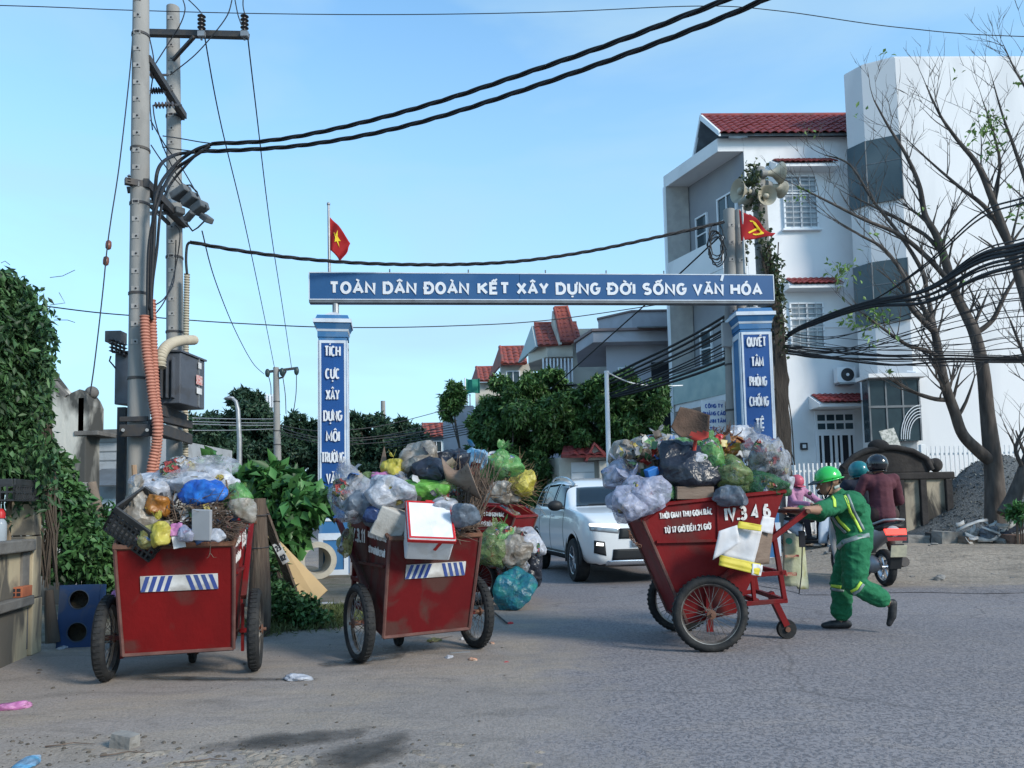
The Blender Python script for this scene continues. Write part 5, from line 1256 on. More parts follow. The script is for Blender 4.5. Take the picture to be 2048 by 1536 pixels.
for c_,d_ in((colL,dl),(colR,dr)):
 q=MB();q.cyl((c_[1],d_+.25,c_[2]-.02),(c_[1],d_+.25,bz0-.04),.06,n=10);p_=q.build('post',m_steel,None);p_.parent=bn_;p_.matrix_parent_inverse=(Matrix.Translation((bl.x,bl.y,bz0))@Matrix.Rotation(ya,4,'Z')).inverted()
m_flag=M('flag_red',(.46,.022,.025),(.36,.018,.022),scale=2,rough=.75,transl=.25);m_star=M('flag_yellow',(.75,.55,.03),rough=.7)
def flag(label,foot,top,d,quad,star_c,star_r,seed,hammer=False):
 t=thing('flag',label,'flag',foot);o=Vector(foot)
 q=MB();q.tube([Vector((0,0,0)),top-o],[.03,.022],8);q.sphere(top-o,.035,8,6);q.build('pole',m_steel,t,60)
 a,b_,c,e=[p-o for p in quad]
 def fn(u,v):
  p=a.lerp(b_,u).lerp(e.lerp(c,u),v)
  return p+Vector((.02*math.sin(v*7+u*4)*u,.10*math.sin(u*7+v*3.0+seed)*u**.6,.03*math.sin(u*5)*u))
 q=MB();q.grid(fn,22,16);cl=q.build('cloth',m_flag,t,180,solid=.006)
 q=MB();
 def on(u,v):p=fn(u,v);return p+Vector((0,-.012,0))
 if not hammer:
  pts=[]
  for i in range(10):
   r_=star_r if i%2==0 else star_r*.40;an=math.pi/2+i*math.pi/5
   pts.append(on(star_c[0]+r_*math.cos(an)*.72,star_c[1]-r_*math.sin(an)))
  cpt=on(*star_c);q.add([cpt]+pts,[(0,1+i,1+(i+1)%10)for i in range(10)])
  q.build('star',m_star,cl,solid=.004)
 else:
  for i in range(12):
   an0,an1=-2.2+i*.33,-2.2+(i+1)*.33;r0=star_r;w=.05+.05*math.sin(i/12*3.1)
   q.add([on(star_c[0]+r0*math.cos(an0),star_c[1]+r0*math.sin(an0)),on(star_c[0]+r0*math.cos(an1),star_c[1]+r0*math.sin(an1)),on(star_c[0]+(r0-w)*math.cos(an1),star_c[1]+(r0-w)*math.sin(an1)),on(star_c[0]+(r0-w)*math.cos(an0),star_c[1]+(r0-w)*math.sin(an0))],[(0,1,2,3)])
  for(x0,y0,x1,y1,w)in((-.2,.25,.14,-.16,.03),(-.02,-.24,.24,-.06,.06)):
   dx,dy=x1-x0,y1-y0;ln=math.hypot(dx,dy);nx_,ny_=-dy/ln*w,dx/ln*w
   q.add([on(star_c[0]+x0+nx_,star_c[1]+y0+ny_),on(star_c[0]+x1+nx_,star_c[1]+y1+ny_),on(star_c[0]+x1-nx_,star_c[1]+y1-ny_),on(star_c[0]+x0-nx_,star_c[1]+y0-ny_)],[(0,1,2,3)])
  q.build('emblem',m_star,cl,solid=.004)
 return t
d_=dl+.35
flag('red flag with yellow star on the pole above the left end of the banner',D(659,555,d_),D(657,408,d_),d_,[D(658,432,d_),D(700,480,d_),D(684,524,d_),D(660,500,d_)],(.48,.42),.26,1)
d_=dr+.35
flag('red flag with yellow hammer and sickle beside the twin concrete poles',D(1490,548,d_),D(1484,412,d_),d_,[D(1478,420,d_),D(1546,462,d_),D(1544,472,d_),D(1482,482,d_)],(.45,.5),.30,2,True)
# twin concrete poles with transformer (left)
m_pole=M('pole_concrete',(.30,.29,.275),(.24,.235,.225),scale=2.5,rough=.9,bump=.2,bscale=40,dirt=(.15,.145,.14),dirt_amt=.5,dirt_scale=2,stretch=(1,1,.3))
m_iron=M('dark_iron',(.055,.058,.066),(.085,.075,.068),scale=9,rough=.7,metal=.3)
m_ins=M('insulator',(.06,.055,.06),(.09,.08,.08),scale=8,rough=.25)
m_wire=M('black_cable',(.014,.015,.018),(.022,.023,.026),scale=20,rough=.6)
def concrete_pole(label,d,px_b,px_t,py_t,rb,rt,n_holes=24,name='utility_pole',grp=None,hole_from=.35):
 b_=D(px_b,960,d);tp=D(px_t,py_t,d);t=thing(name,label,'pole',(b_.x,d,0),group=grp)
 H=tp.z;lx=tp.x-b_.x
 q=MB();K=14;q.tube([(lx*i/K,0,H*i/K)for i in range(K+1)],[rb+(rt-rb)*i/K for i in range(K+1)],18);q.build('shaft',m_pole,t,50)
 for i in range(n_holes):
  f=hole_from+(1-hole_from)*i/n_holes;r=rb+(rt-rb)*f
  q=MB();q.ab((lx*f-.05,-r-.004,H*f-.035),(lx*f+.05,-r+.03,H*f+.035));q.build('step_plate',M('pole_patch',(.34,.33,.32),(.27,.26,.25),scale=12,rough=.9),t)
  q=MB();q.cyl((lx*f+.015,-r-.012,H*f),(lx*f+.015,-r,H*f),.014,n=8);q.build('step_hole',m_dark,t)
 for f in(.30,.42,.55,.63,.80):
  r=rb+(rt-rb)*f;q=MB();q.lathe([(r+.004,-.018),(r+.012,-.018),(r+.012,.018),(r+.004,.018)],18,X=Matrix.Translation((lx*f,0,H*f)),close=True);q.build('strap',m_iron,t,40)
 return t,b_,tp
dP1,dP2=11.0,13.2
P1=concrete_pole('tall concrete utility pole in front, with orange conduits, leftmost of the pair',dP1,279,283,-190,.165,.105,26,grp='transformer pole pair')
P2=concrete_pole('concrete utility pole behind, with corrugated conduit, right of the pair',dP2,355,346,15,.165,.11,26,grp='transformer pole pair')
def iron_bar(q,a,b_,w,h):
 a,b_=Vector(a),Vector(b_);d=(b_-a);q.box((a+b_)/2,(w,h,d.length),rot_to(d))
def insulator(par,p,axis,L_,r,n=6,name='insulator'):
 q=MB();prof=[(r*.25,0)]
 for i in range(n):
  z=L_*(i+.3)/n;prof+=[(r*.35,z-.3*L_/n),(r,z),(r*.8,z+.12*L_/n),(r*.35,z+.2*L_/n)]
 prof+=[(r*.25,L_)]
 q.lathe(prof,12,X=Matrix.Translation(p)@rot_to(axis).to_4x4());return q.build(name,m_ins,par,50)
y_=(dP1+dP2)/2
xa=thing('crossarm','steel crossarm with pin insulators near the top of the twin poles','crossarm',D(395,70,12.6))
o=xa.location.copy()
q=MB();iron_bar(q,D(296,66,12.9)-o,D(496,71,12.6)-o,.10,.10);q.build('beam',m_iron,xa)
q=MB();iron_bar(q,D(388,74,12.6)-o,D(346,120,13.0)-o,.05,.05);q.build('brace',m_iron,xa)
for px in(403,489):
 insulator(xa,D(px,66,12.6)-o,(0,0,1),S(42,12.6),.07,5)
 q=MB();q.cyl(D(px,66,12.6)-o,D(px,80,12.6)-o,.02,n=6);q.box(D(px,68,12.55)-o,(.12,.06,.09));q.build('pin',m_steel,xa)
xb=thing('crossarm','slanting iron arm with horizontal insulators between the twin poles','crossarm',D(335,180,12.0));o=xb.location.copy()
for k in range(2):
 q=MB();iron_bar(q,D(297-4*k,117+3*k,11.0+.25*k)-o,D(370-4*k,232+3*k,13.2+.1*k)-o,.06,.10);q.build('beam',m_iron,xb)
for(x0,y0,x1)in((299,150,322),(299,181,330),(306,210,348)):
 insulator(xb,D(x1,y0,12.0)-o,(-1,0,0),S(x1-x0,12),.055,6);q=MB();q.cyl(D(x1,y0,12.0)-o,D(x1+14,y0,12.2)-o,.02,n=6);q.build('pin',m_iron,xb)
xc_=thing('fuse_arm','slanting iron arm with grey fuse switch boxes on the twin poles','switchgear',D(335,400,12.0));o=xc_.location.copy()
for k in range(2):
 q=MB();iron_bar(q,D(292-6*k,365+4*k,10.9+.25*k)-o,D(372-6*k,448+2*k,13.2+.1*k)-o,.07,.12);q.build('beam',m_iron,xc_)
q=MB();iron_bar(q,D(250,362,10.8)-o,D(300,372,11.0)-o,.09,.09);q.build('beam',m_iron,xc_)
q=MB();iron_bar(q,D(254,380,11.2)-o,D(330,378,11.4)-o,.09,.07);q.build('beam',m_iron,xc_)
for y in(403,427):
 q=MB();iron_bar(q,D(300,y,11.6)-o,D(350,y-2,12.8)-o,.06,.06);q.build('brace',m_steel,xc_)
q=MB();iron_bar(q,D(302,412,11.4)-o,D(338,448,13.0)-o,.05,.05);q.build('brace',m_iron,xc_)
m_fuse=M('grey_switch',(.10,.11,.12),(.14,.145,.15),scale=8,rough=.6)
for(x0,y0,x1,y1,w)in((348,396,376,376,24),(370,410,392,390,24),(352,426,362,420,20),(388,424,410,408,24),(372,440,386,424,14),(406,432,420,442,18)):
 q=MB();a,b_=D(x0,y0,12.4)-o,D(x1,y1,12.3)-o;iron_bar(q,a,b_,S(w,12.4),S(w*.7,12.4));q.build('switch_box',m_fuse,xc_,bevel=.02)
for pts in(((372,445),(385,462),(396,455),(416,435)),((384,392),(396,400),(412,412),(412,424)),((360,372),(380,370),(394,384),(396,392))):
 q=MB();q.tube([D(x,y,12.3)-o for x,y in pts],.014,6);q.build('lead',m_wire,xc_,60)
insulator(xc_,D(258,365,10.8)-o,(0,0,1),.12,.03,3)
pf=thing('transformer_platform','iron platform beams clamped between the twin poles under the transformer','platform',D(310,865,11.6));o=pf.location.copy()
for(a,b_,w,h)in((D(240,862,10.75),D(302,860,10.75),.05,.17),(D(300,866,10.8),D(382,866,13.0),.05,.17),(D(240,862,11.25),D(378,866,13.45),.05,.17),(D(240,838,10.80),D(296,838,10.8),.04,.07),(D(316,848,11.5),D(378,838,12.6),.12,.12),(D(312,830,11.3),D(368,828,12.6),.10,.16)):
 q=MB();d=(b_-a);q.box((a+b_)/2-o,(d.length,w,h),(0,0,math.atan2(d.y,d.x)));q.build('beam',m_iron,pf,bevel=.006)
for px in(246,294):
 q=MB();q.cyl(D(px,860,10.70)-o,D(px,860,10.62)-o,.025,n=6);q.build('bolt',m_steel,pf)
q=MB();a,b_=D(246,815,11.2),D(246,985,11.2);q.ab((a.x-.06-o.x,11.15-o.y,-o.z),(a.x+.06-o.x,11.25-o.y,a.z-o.z));q.build('strut',m_iron,pf)
tr=thing('transformer','dark grey transformer tank mounted between the twin poles','transformer',D(330,810,11.9));o=tr.location.copy()
m_tank=M('transformer_grey',(.085,.095,.115),(.07,.078,.095),scale=3,rough=.5,bump=.04,bscale=20,dirt=(.05,.045,.04),dirt_amt=.4,dirt_scale=3)
zt0,zt1=D(330,808,11.6).z-o.z,D(330,706,11.6).z-o.z
xl,xr=D(232,760,11.6).x-o.x,D(352,760,11.4).x-o.x;xe=D(402,760,12.2).x-o.x
q=MB();q.prism([(xl,-.35),(xr,-.35),(xe,.45),(xl+.4,.55)],zt0,zt1);q.build('tank',m_tank,tr,bevel=.015)
q=MB();q.prism([(xl-.03,-.38),(xr+.02,-.38),(xe+.03,.46),(xl+.4,.58)],zt1+.002,zt1+.03);q.build('cover',m_tank,tr)
for i in range(6):
 q=MB();x=xr-.52+i*.085;q.ab((x,-.44,zt0+.08),(x+.02,-.352,zt1-.08));q.build('fin',m_tank,tr)
fdir=math.atan2(.8,xe-xr)
XQ=Matrix.Translation((xr,-.35,0))@Matrix.Rotation(fdir,4,'Z')
Lf=math.hypot(.8,xe-xr)
q=MB();q.ab((Lf*.70,-.02,zt0+.02),(Lf*.74,-.002,zt1+.02),X=XQ);q.build('rod',m_steel,tr)
zz=zt0+(zt1-zt0)
for(f,z,w,h,mt)in((.72,.86,.10,.10,m_plate),(.70,.56,.20,.15,M('label_red',(.5,.12,.10),(.6,.5,.48),scale=30,rough=.5)),(.70,.34,.17,.10,m_plate)):
 q=MB();q.ab((Lf*f-w/2,-.03,zt0+(zt1-zt0)*z-h/2),(Lf*f+w/2,-.022,zt0+(zt1-zt0)*z+h/2),X=XQ);q.build('name_plate',mt,tr,bevel=.004)
zl0,zl1=zt0+.12,zt1-.14
XL=Matrix.Translation((D(241,745,11.2).x-o.x+.02,-.357,(zl0+zl1)/2))@Matrix.Rotation(-math.pi/2,4,'Y')
lettering('TP2560575',.46,.075,M('plate_letter',(.30,.33,.36),rough=.6),tr,XL,.2,.003)
for i in range(4):
 insulator(tr,D(224+i*8,704-i*-3,11.5)-o,(0,0,1),.22,.05,4,'bushing')
q=MB();q.ab(D(216,680,11.6)-o+Vector((0,-.1,-.05)),D(248,670,11.6)-o+Vector((0,.1,.05)));q.build('bushing_cap',m_ins,tr,bevel=.01)
q=MB();q.tube([D(x,y,11.4)-o for x,y in((222,712),(219,722),(226,730),(232,738))],.012,5);q.build('lead',m_wire,tr)
def conduit(label,pts,r,mat,pitch=.045,d=None):
 P_=[D(*p)for p in pts];seg=[]
 for i in range(len(P_)-1):
  p0,p1,p2,p3=P_[max(i-1,0)],P_[i],P_[i+1],P_[min(i+2,len(P_)-1)]
  for k in range(24):
   t=k/24;seg.append(.5*((2*p1)+(p2-p0)*t+(2*p0-5*p1+4*p2-p3)*t*t+(3*p1-p0-3*p2+p3)*t**3))
 seg.append(P_[-1]);out_=[seg[0]];acc=0;step=pitch/4
 for a,b_ in zip(seg,seg[1:]):
  l=(b_-a).length;pos=step-acc
  while pos<=l:out_.append(a.lerp(b_,pos/l));pos+=step
  acc=(acc+l)%step
 q=MB();q.tube(out_,[r*(1+.10*(1 if i%4 in(0,1)else-1))for i in range(len(out_))],12)
 me_i=[((i//12)%4)in(1,2)for i in range(len(q.f))]
 q.mi=[1 if x else 0 for x in me_i]
 return q.build('conduit',mat,None,60,label=label,cat='conduit',group='corrugated conduits on the twin poles')
m_or=M('conduit_orange',(.46,.20,.14),(.40,.17,.12),scale=6,rough=.6);m_or2=M('conduit_orange_groove',(.28,.10,.07),rough=.7)
m_bg=M('conduit_beige',(.46,.40,.30),(.40,.35,.27),scale=6,rough=.6);m_bg2=M('conduit_beige_groove',(.22,.19,.14),rough=.7)
dC=10.72
conduit('left orange corrugated conduit running down the front pole',[(289,632,dC),(292,690,dC),(300,750,dC),(306,800,dC),(314,850,dC-.05),(312,890,dC),(304,930,dC),(300,965,dC)],.062,[m_or,m_or2])
conduit('right orange corrugated conduit behind the first, higher on the front pole',[(303,600,dC+.12),(305,650,dC+.12),(308,720,dC+.13),(312,790,dC+.13),(318,845,dC+.1),(314,905,dC+.1),(306,960,dC+.1)],.055,[m_or,m_or2])
conduit('thick beige corrugated conduit curving over the transformer tank',[(321,735,11.1),(322,712,11.15),(335,692,11.4),(358,682,11.9),(388,680,12.6)],.075,[m_bg,m_bg2],.055)
conduit('thin beige corrugated conduit along the back pole',[(374,548,13.0),(373,610,13.0),(372,700,13.0),(371,800,13.0),(371,900,13.0),(370,960,13.0)],.045,[m_bg,m_bg2])
# overhead cables
def cable(label,pts,r,twist=0,name='overhead_cable',strands=3,grp='overhead cables',mat=None,n=5,sub=14):
 P_=[D(*p)for p in pts];seg=[]
 for i in range(len(P_)-1):
  p0,p1,p2,p3=P_[max(i-1,0)],P_[i],P_[i+1],P_[min(i+2,len(P_)-1)]
  for k in range(sub):
   t=k/sub;seg.append(.5*((2*p1)+(p2-p0)*t+(2*p0-5*p1+4*p2-p3)*t*t+(3*p1-p0-3*p2+p3)*t**3))
 seg.append(P_[-1]);q=MB()
 if not twist:q.tube(seg,r,n)
 else:
  fine=[]
  for a,b_ in zip(seg,seg[1:]):fine+=[a.lerp(b_,k/4)for k in range(4)]
  fine.append(seg[-1]);dist=0;L_=[]
  for i,p in enumerate(fine):
   if i:dist+=(p-fine[i-1]).length
   t=(fine[min(i+1,len(fine)-1)]-fine[max(i-1,0)]).normalized();s_=t.cross(Vector((0,0,1))).normalized();u=s_.cross(t);L_.append((p,s_,u,dist))
  for k in range(strands):
   q.tube([p+(s_*math.cos(ds*6.283/twist+k*6.283/strands)+u*math.sin(ds*6.283/twist+k*6.283/strands))*r*.62 for p,s_,u,ds in L_],r*.58,5)
 return q.build(name,mat or m_wire,None,180,label=label,cat='cable',group=grp)
cable('upper twisted thick cable sweeping from the twin poles to the top right corner',[(425,287,11.6),(520,283,11.4),(620,268,11.1),(760,236,10.6),(900,196,10.1),(1060,143,9.5),(1220,88,8.9),(1360,35,8.4),(1500,-22,7.9),(1850,-190,6.6),(2500,-560,4.6),(3600,-1300,2.8)],.029,1.2)
cable('lower twisted thick cable sweeping from the twin poles to the top right corner',[(390,303,11.7),(480,300,11.5),(600,291,11.2),(740,268,10.7),(880,233,10.2),(1040,182,9.6),(1220,120,9.0),(1400,53,8.4),(1540,-6,7.9),(1880,-165,6.6),(2500,-520,4.6),(3600,-1260,2.8)],.029,1.2)
cable('twisted black cable hanging between the back pole and the right twin poles above the banner',[(380,484,12.9),(470,500,13.1),(600,517,13.4),(740,527,13.7),(900,529,14.0),(1040,522,14.2),(1180,502,14.5),(1320,473,14.7),(1448,444,15.0)],.030,.9)
q_=[((326,272),(360,277),(400,284),(425,287)),((325,294),(350,298),(390,303)),((425,288),(390,300),(350,330),(316,380),(305,460),(302,560),(304,640)),((420,292),(380,318),(345,345),(318,400),(300,480),(296,560),(296,640)),((400,302),(372,330),(340,370),(322,420),(314,500),(306,560),(303,610)),((390,304),(350,310),(318,335),(310,390),(309,460),(300,620)),((306,210),(310,240),(325,290),(348,340),(372,378)),((301,240),(330,290),(360,330),(392,384)),((302,290),(322,320),(350,358),(380,390)),((300,80),(308,130),(300,200),(305,260)),((366,0),(370,20),(360,50),(335,90),(312,126)),((464,0),(455,30),(430,65),(390,110),(340,150)),((372,-5),(390,12),(402,25)),((488,-20),(486,10),(490,30)),((470,0),(476,30),(483,50)),((300,640),(330,600),(350,540),(360,470),(350,450)),((307,612),(330,595),(348,560),(352,480)),((380,484),(374,492),(372,520),(374,548))]
for i,p in enumerate(q_):
 dd0=10.75 if i in(2,3,5)else 11.6
 cable(['short lead from the upper insulator on the front pole','short lead from the lower insulator on the front pole','black cable curving down into the right orange conduit','black cable curving down into the left orange conduit','third black cable dropping beside the front pole','black cable looping close round the front pole','thin wire from the lowest insulator to the fuse boxes','thin wire crossing between the poles towards the fuse boxes','thin wire slanting below the pole straps to the fuse boxes','thin wire along the front pole below the crossarm','thin wire looping from the top edge to the slanting arm','thin wire looping from the right crossarm end to the slanting arm','short wire above the left pin insulator','short wire above the right pin insulator','second short wire above the right pin insulator','loop of wire between the poles above the conduits','second loop of wire between the poles above the conduits','thick cable end dropping into the back pole conduit'][i],[(x,y,dd0+(0.9 if x>330 else 0))for x,y in p],.026 if i in(2,3,5)else(.022 if i in(4,17)else .010))
cable('thin wire across the top of the sky from the left edge',[(-900,-10,12),(-30,10,12),(250,20,12.5),(520,27,13),(800,29,13),(1100,24,13),(1400,12,13),(1560,22,13),(1800,55,13),(2080,74,13),(2900,90,13)],.008)
cable('thin wire behind the banner from the left pole to the white house',[(-500,520,11),(90,612,12.5),(300,634,13.2),(500,648,14.2),(690,655,15),(900,652,16),(1100,640,17),(1345,605,18)],.011)
cable('slender guy wire slanting down left of the front pole',[(267,20,11),(262,120,10.9),(240,320,10.6),(222,440,10.4),(214,500,10.3),(205,590,10.2),(190,720,10.0),(180,790,9.9)],.009)
for(x,y)in((217,490),(212,522)):
 p=D(x,y,10.35);q=MB();q.lathe([(.012,-.07),(.035,-.05),(.04,0),(.035,.05),(.012,.07)],10,X=Matrix.Translation(p)@rot_to((D(205,590,10.2)-D(222,440,10.4))).to_4x4());q.build('strain_insulator',M('brown_porcelain',(.16,.06,.04),rough=.3),None,60,label='brown strain insulator %s on the guy wire'%('high' if y<500 else 'lower down'),cat='insulator')
for i,p in enumerate((((409,72,12.6),(440,240,14),(490,450,18),(530,640,25),(549,736,30)),((494,62,12.6),(510,200,14),(540,450,19),(566,620,25),(583,735,30)),((404,462,13),(430,560,16),(470,660,21),(505,725,26),(528,748,30)))):
 cable(('left power line running from the crossarm to the far pole','right power line running from the crossarm to the far pole','lowest power line running from the fuse boxes to the far pole')[i],p,.012)
 # far pole and lamps
dF=30.0
P3=concrete_pole('slender concrete pole with a crossarm standing far off between the dark trees',dF,558,552,735,.17,.11,0)
t=thing('crossarm','crossarm with three dark insulators on the far slender pole','crossarm',D(562,740,dF));o=t.location.copy()
q=MB();iron_bar(q,D(533,744,dF)-o,D(596,736,dF)-o,.09,.09);q.build('beam',m_iron,t);q=MB();q.tube([D(x,y,dF)-o for x,y in((572,742),(566,754),(554,758))],.04,6);q.build('brace',m_iron,t)
for x,y in((535,744),(564,742),(593,740)):
 q=MB();q.sphere(D(x,y+2,dF-.1)-o,(.10,.10,.17),10,8);q.build('insulator',M('green_insulator',(.03,.05,.05),rough=.4),t,60)
for i,(x0,y0,x1,y1)in enumerate(((537,752,542,790),(565,750,572,828),(593,750,587,824))):
 cable('thin drop wire %s on the far pole'%('left','middle','right')[i],[(x0,y0,dF-.2),((x0+x1)/2+2,(y0+y1)/2,dF-.2),(x1,y1,dF-.2)],.016,grp='drop wires on the far pole')
dS=24.0
t=thing('street_lamp','pale curved street lamp standing in front of the far left trees','street lamp',(D(479,945,dS).x,dS,0));o=t.location.copy()
q=MB();pts=[Vector((0,0,0)),D(479,880,dS)-o,D(476,820,dS)-o,D(472,803,dS)-o,D(464,796,dS)-o,D(456,795,dS)-o];q.tube(pts,[.09,.08,.07,.06,.055,.05],10);q.build('post',m_steel,t,60)
q=MB();q.sphere(D(459,796,dS)-o,(.17,.09,.05),12,8);q.build('lamp_head',m_steel,t,60)
t=thing('lamp_post','thin white metal post standing before the street trees','post',(D(1218,960,18).x,18,0));o=t.location.copy()
q=MB();q.tube([Vector((0,0,0)),D(1213,746,18)-o],[.065,.05],10);q.build('post',m_frame,t,60);q=MB();q.cyl(D(1213,746,18)-o,D(1213,742,18)-o,.06);q.build('cap',m_frame,t)
t=thing('telecom_mast','tiny lattice telecom mast behind the far slender pole','mast',(D(541,900,90).x,90,0));o=t.location.copy()
for k,(dx_,dy_)in enumerate(((-.4,0),(.4,0),(0,.6))):
 q=MB();q.cyl((dx_,dy_,0),(dx_*.5,dy_*.5,D(541,792,90).z),.07,n=5);q.build('leg',m_steel,t)
zt_=D(541,792,90).z
for i in range(12):
 z=zt_*(.5+.5*i/12);q=MB();q.cyl((-.35,0,z),(.3,0,z+.4),.04,n=4);q.build('lattice',m_steel,t)
for i in range(3):
 q=MB();q.ab((-.5+.4*i,-.3,zt_-1.4),(-.25+.4*i,-.1,zt_+.2));q.build('antenna',m_frame,t)
P4_=concrete_pole('bare concrete pole top rising above the far trees right of the left column',48.0,768,766,802,.2,.14,0)
for i,(y0,y1)in enumerate(((836,838),(843,846),(848,851),(861,858))):
 cable('pale far line strung to the slender pole, number %s from above'%('one','two','three','four')[i],[(385,y0,26),(470,(y0+y1)/2+1,28),(550,y1,30)],.018,mat=m_steel,grp='far lines left of the slender pole')
for i,p in enumerate((((560,855,30),(640,875,28),(760,872,30),(880,845,34)),((560,862,30),(660,882,29),(800,872,30),(900,850,32)),((560,868,30),(660,888,29),(780,884,30)),((560,850,30),(640,862,29),(760,852,30),(890,820,34)))):
 cable('dark far line sagging from the slender pole towards the street, %s'%('highest pair','middle','lowest short one','top one')[i],p,.016,grp='far lines right of the slender pole',mat=m_iron)
 # right side poles, loudspeakers, cable bundles
dR=15.2
def short_pole(label,px,py,r):return concrete_pole(label,dR,px+6,px,py,r*1.25,r,8,grp='twin poles right of the banner',hole_from=.6)
PA=short_pole('left one of the twin concrete poles behind the banner end',1458,420,.115)
PB=short_pole('right one of the twin concrete poles behind the banner end',1477,422,.115)
PC=concrete_pole('vine-grown concrete pole carrying the loudspeakers',15.8,1552,1516,338,.19,.14,6,hole_from=.7)
m_horn=M('horn_cream',(.44,.40,.31),(.38,.35,.28),scale=5,rough=.5,dirt=(.2,.18,.14),dirt_amt=.5,dirt_scale=4)
def horn(label,px,py,d,axis,r):
 p=D(px,py,d);t=thing('loudspeaker',label,'loudspeaker',p,group='horn loudspeakers on the vine-grown pole')
 X=rot_to(axis).to_4x4()
 q=MB();prof=[(.04,-.30),(.06,-.22),(.075,-.12),(r*.62,-.04),(r*.85,.02),(r,.06),(r*1.02,.07),(r*.98,.065),(r*.8,.02),(r*.5,-.04),(.03,-.10)]
 q.lathe(prof,22,X=X);q.build('horn',m_horn,t,60)
 q=MB();q.sphere((0,0,0),(r*.32,r*.32,.05),14,8,X=X@Matrix.Translation((0,0,-.0)));q.build('reflex_cone',m_horn,t,60)
 q=MB();q.lathe([(.03,-.42),(.085,-.40),(.085,-.28),(.04,-.26)],14,X=X);q.build('driver',M('horn_grey',(.25,.25,.24),rough=.6),t,50)
 return t
horn('loudspeaker facing left on the vine-grown pole',1480,382,15.5,(-1,-.35,-.05),.24)
horn('loudspeaker facing the camera on the vine-grown pole',1532,392,15.4,(.12,-1,-.15),.20)
horn('upper loudspeaker facing right on the vine-grown pole',1556,346,15.7,(1,.2,.1),.22)
horn('lower loudspeaker facing right, half hidden behind twigs',1560,378,15.9,(1,.5,-.1),.18)
horn('small loudspeaker hanging behind the twin poles',1494,404,15.9,(-.3,.8,-.3),.18)
q=MB();a=D(1455,670,dR-.25);q.ab((-.11,-.06,-.24),(.11,.06,.24));mb_=q.build('meter_box',M('meter_grey',(.34,.34,.34),rough=.6),None,loc=a,bevel=.012,label='grey meter box strapped to the twin concrete poles',cat='box')
d_=15.5
sg=thing('shop_sign','white sign with blue lettering CÔNG TY QUẢNG CÁO beside the right column','sign',D(1428,845,d_));o=sg.location.copy()
a,b_=D(1402,801,d_)-o,D(1453,885,d_)-o
q=MB();q.ab((a.x,0,b_.z),(b_.x,.03,a.z));q.build('board',m_frame,sg)
m_sl=M('sign_blue',(.02,.08,.34),rough=.5)
for s_,y,w in(('CÔNG TY',812,36),('QUẢNG CÁO',827,46),('THANH TÂM',842,47),('TEL',858,18)):
 p=D(1428,y,d_)-o;lettering(s_,S(w,d_),.09,m_sl,sg,Matrix.Translation((p.x,-.003,p.z)),.22,.004)
q=MB();q.cyl((0,.05,b_.z),(0,.05,-o.z),.03,n=8);q.build('post',m_steel,sg)
rng=random.Random(3)
for i in range(6):
 c=D(1432+rng.uniform(-6,8),488+rng.uniform(-14,14),dR-.3);r=.22+.07*rng.random();q=MB()
 q.tube([c+Vector((r*.55*math.cos(a)+rng.uniform(-.02,.02),rng.uniform(-.03,.03),r*1.2*math.sin(a)))for a in[k*.35 for k in range(19)]],.012,5)
 q.build('cable_coil',m_wire,None,60,label='coil of spare black cable hanging at the twin poles',cat='cable',group='coils of spare cable at the twin poles')
ends=[(2070,388),(2070,398),(2070,470),(2070,480),(2070,488),(2070,496),(2070,504),(2070,512),(2070,520),(2070,530)]
for i,(x,y)in enumerate(ends):
 j=rng.uniform(-6,6);th=.014 if i<2 else rng.choice((.012,.016,.024,.030))
 mid=560+(y-388)*.55+j
 cable('black cable of the heavy bundle running from the right edge to the vine-grown pole',[(3400,y-420,4.2),(2500,y-150,6.6),(x,y,9.5),(1960,y+(42 if i<2 else 30)+j*.5,11),(1850,(y+638)/2+20+j,12.5),(1740,608+j,13.8),(1640,640+j*.7,15),(1575,672+j*.4,15.5),(1556,720+j,15.6)],th,grp='heavy cable bundle on the right')
for i in range(14):
 y0,y1=640+rng.uniform(0,55),560+rng.uniform(0,160);sag=rng.uniform(8,34)
 cable('thin black wire sagging across in front of the white building',[(1560,y0+20,15.6),(1660,y0+22+sag*.5,15.2),(1800,(y0+y1)/2+12+sag,14.6),(1940,y1+10+sag*.6,14),(2075,y1+rng.uniform(-6,10),13.5),(2700,y1-20,11.5)],rng.choice((.006,.008,.01)),grp='thin wires in front of the white building')
for i in range(5):
 y0=690+i*4+rng.uniform(-2,2)
 cable('black cable of the lower bundle in front of the white building',[(1560,y0,15.6),(1660,y0+12+rng.uniform(-2,4),15.2),(1780,y0+20+rng.uniform(-2,5),14.8),(1900,y0+18,14.4),(2075,712+i*3,14),(2700,700+i*3,12)],rng.choice((.010,.014,.02)),grp='lower cable bundle on the right')
for i in range(12):
 y0=620+i*9+rng.uniform(-5,5);y1=770+i*4+rng.uniform(-14,10)
 cable('black cable running down the street past the grey house',[(1462,y0,15.2),(1380,y0+(y1-y0)*.30+6,16.5),(1280,y0+(y1-y0)*.62+10,18.5),(1180,y1-8+8,20.5),(1095,y1+4,22)],rng.choice((.009,.012,.016,.03)),grp='cables down the street')
cable('straight dark cable slanting from the coils down behind the banner',[(1442,470,15),(1340,565,16),(1200,690,18.5),(1100,780,21)],.017)
for i in range(5):
 cable('far street cable sagging left of the street trees',[(1085,790+i*9,22),(980,838+i*5,26),(880,858+i*5,31),(770,872+i*6,36)],.018,grp='far street cables',mat=m_wire)
cable('white conduit wire sagging from the lamp post to the white house',[(1215,745,18),(1260,765,19),(1310,772,20),(1365,771,21)],.018,mat=m_frame)
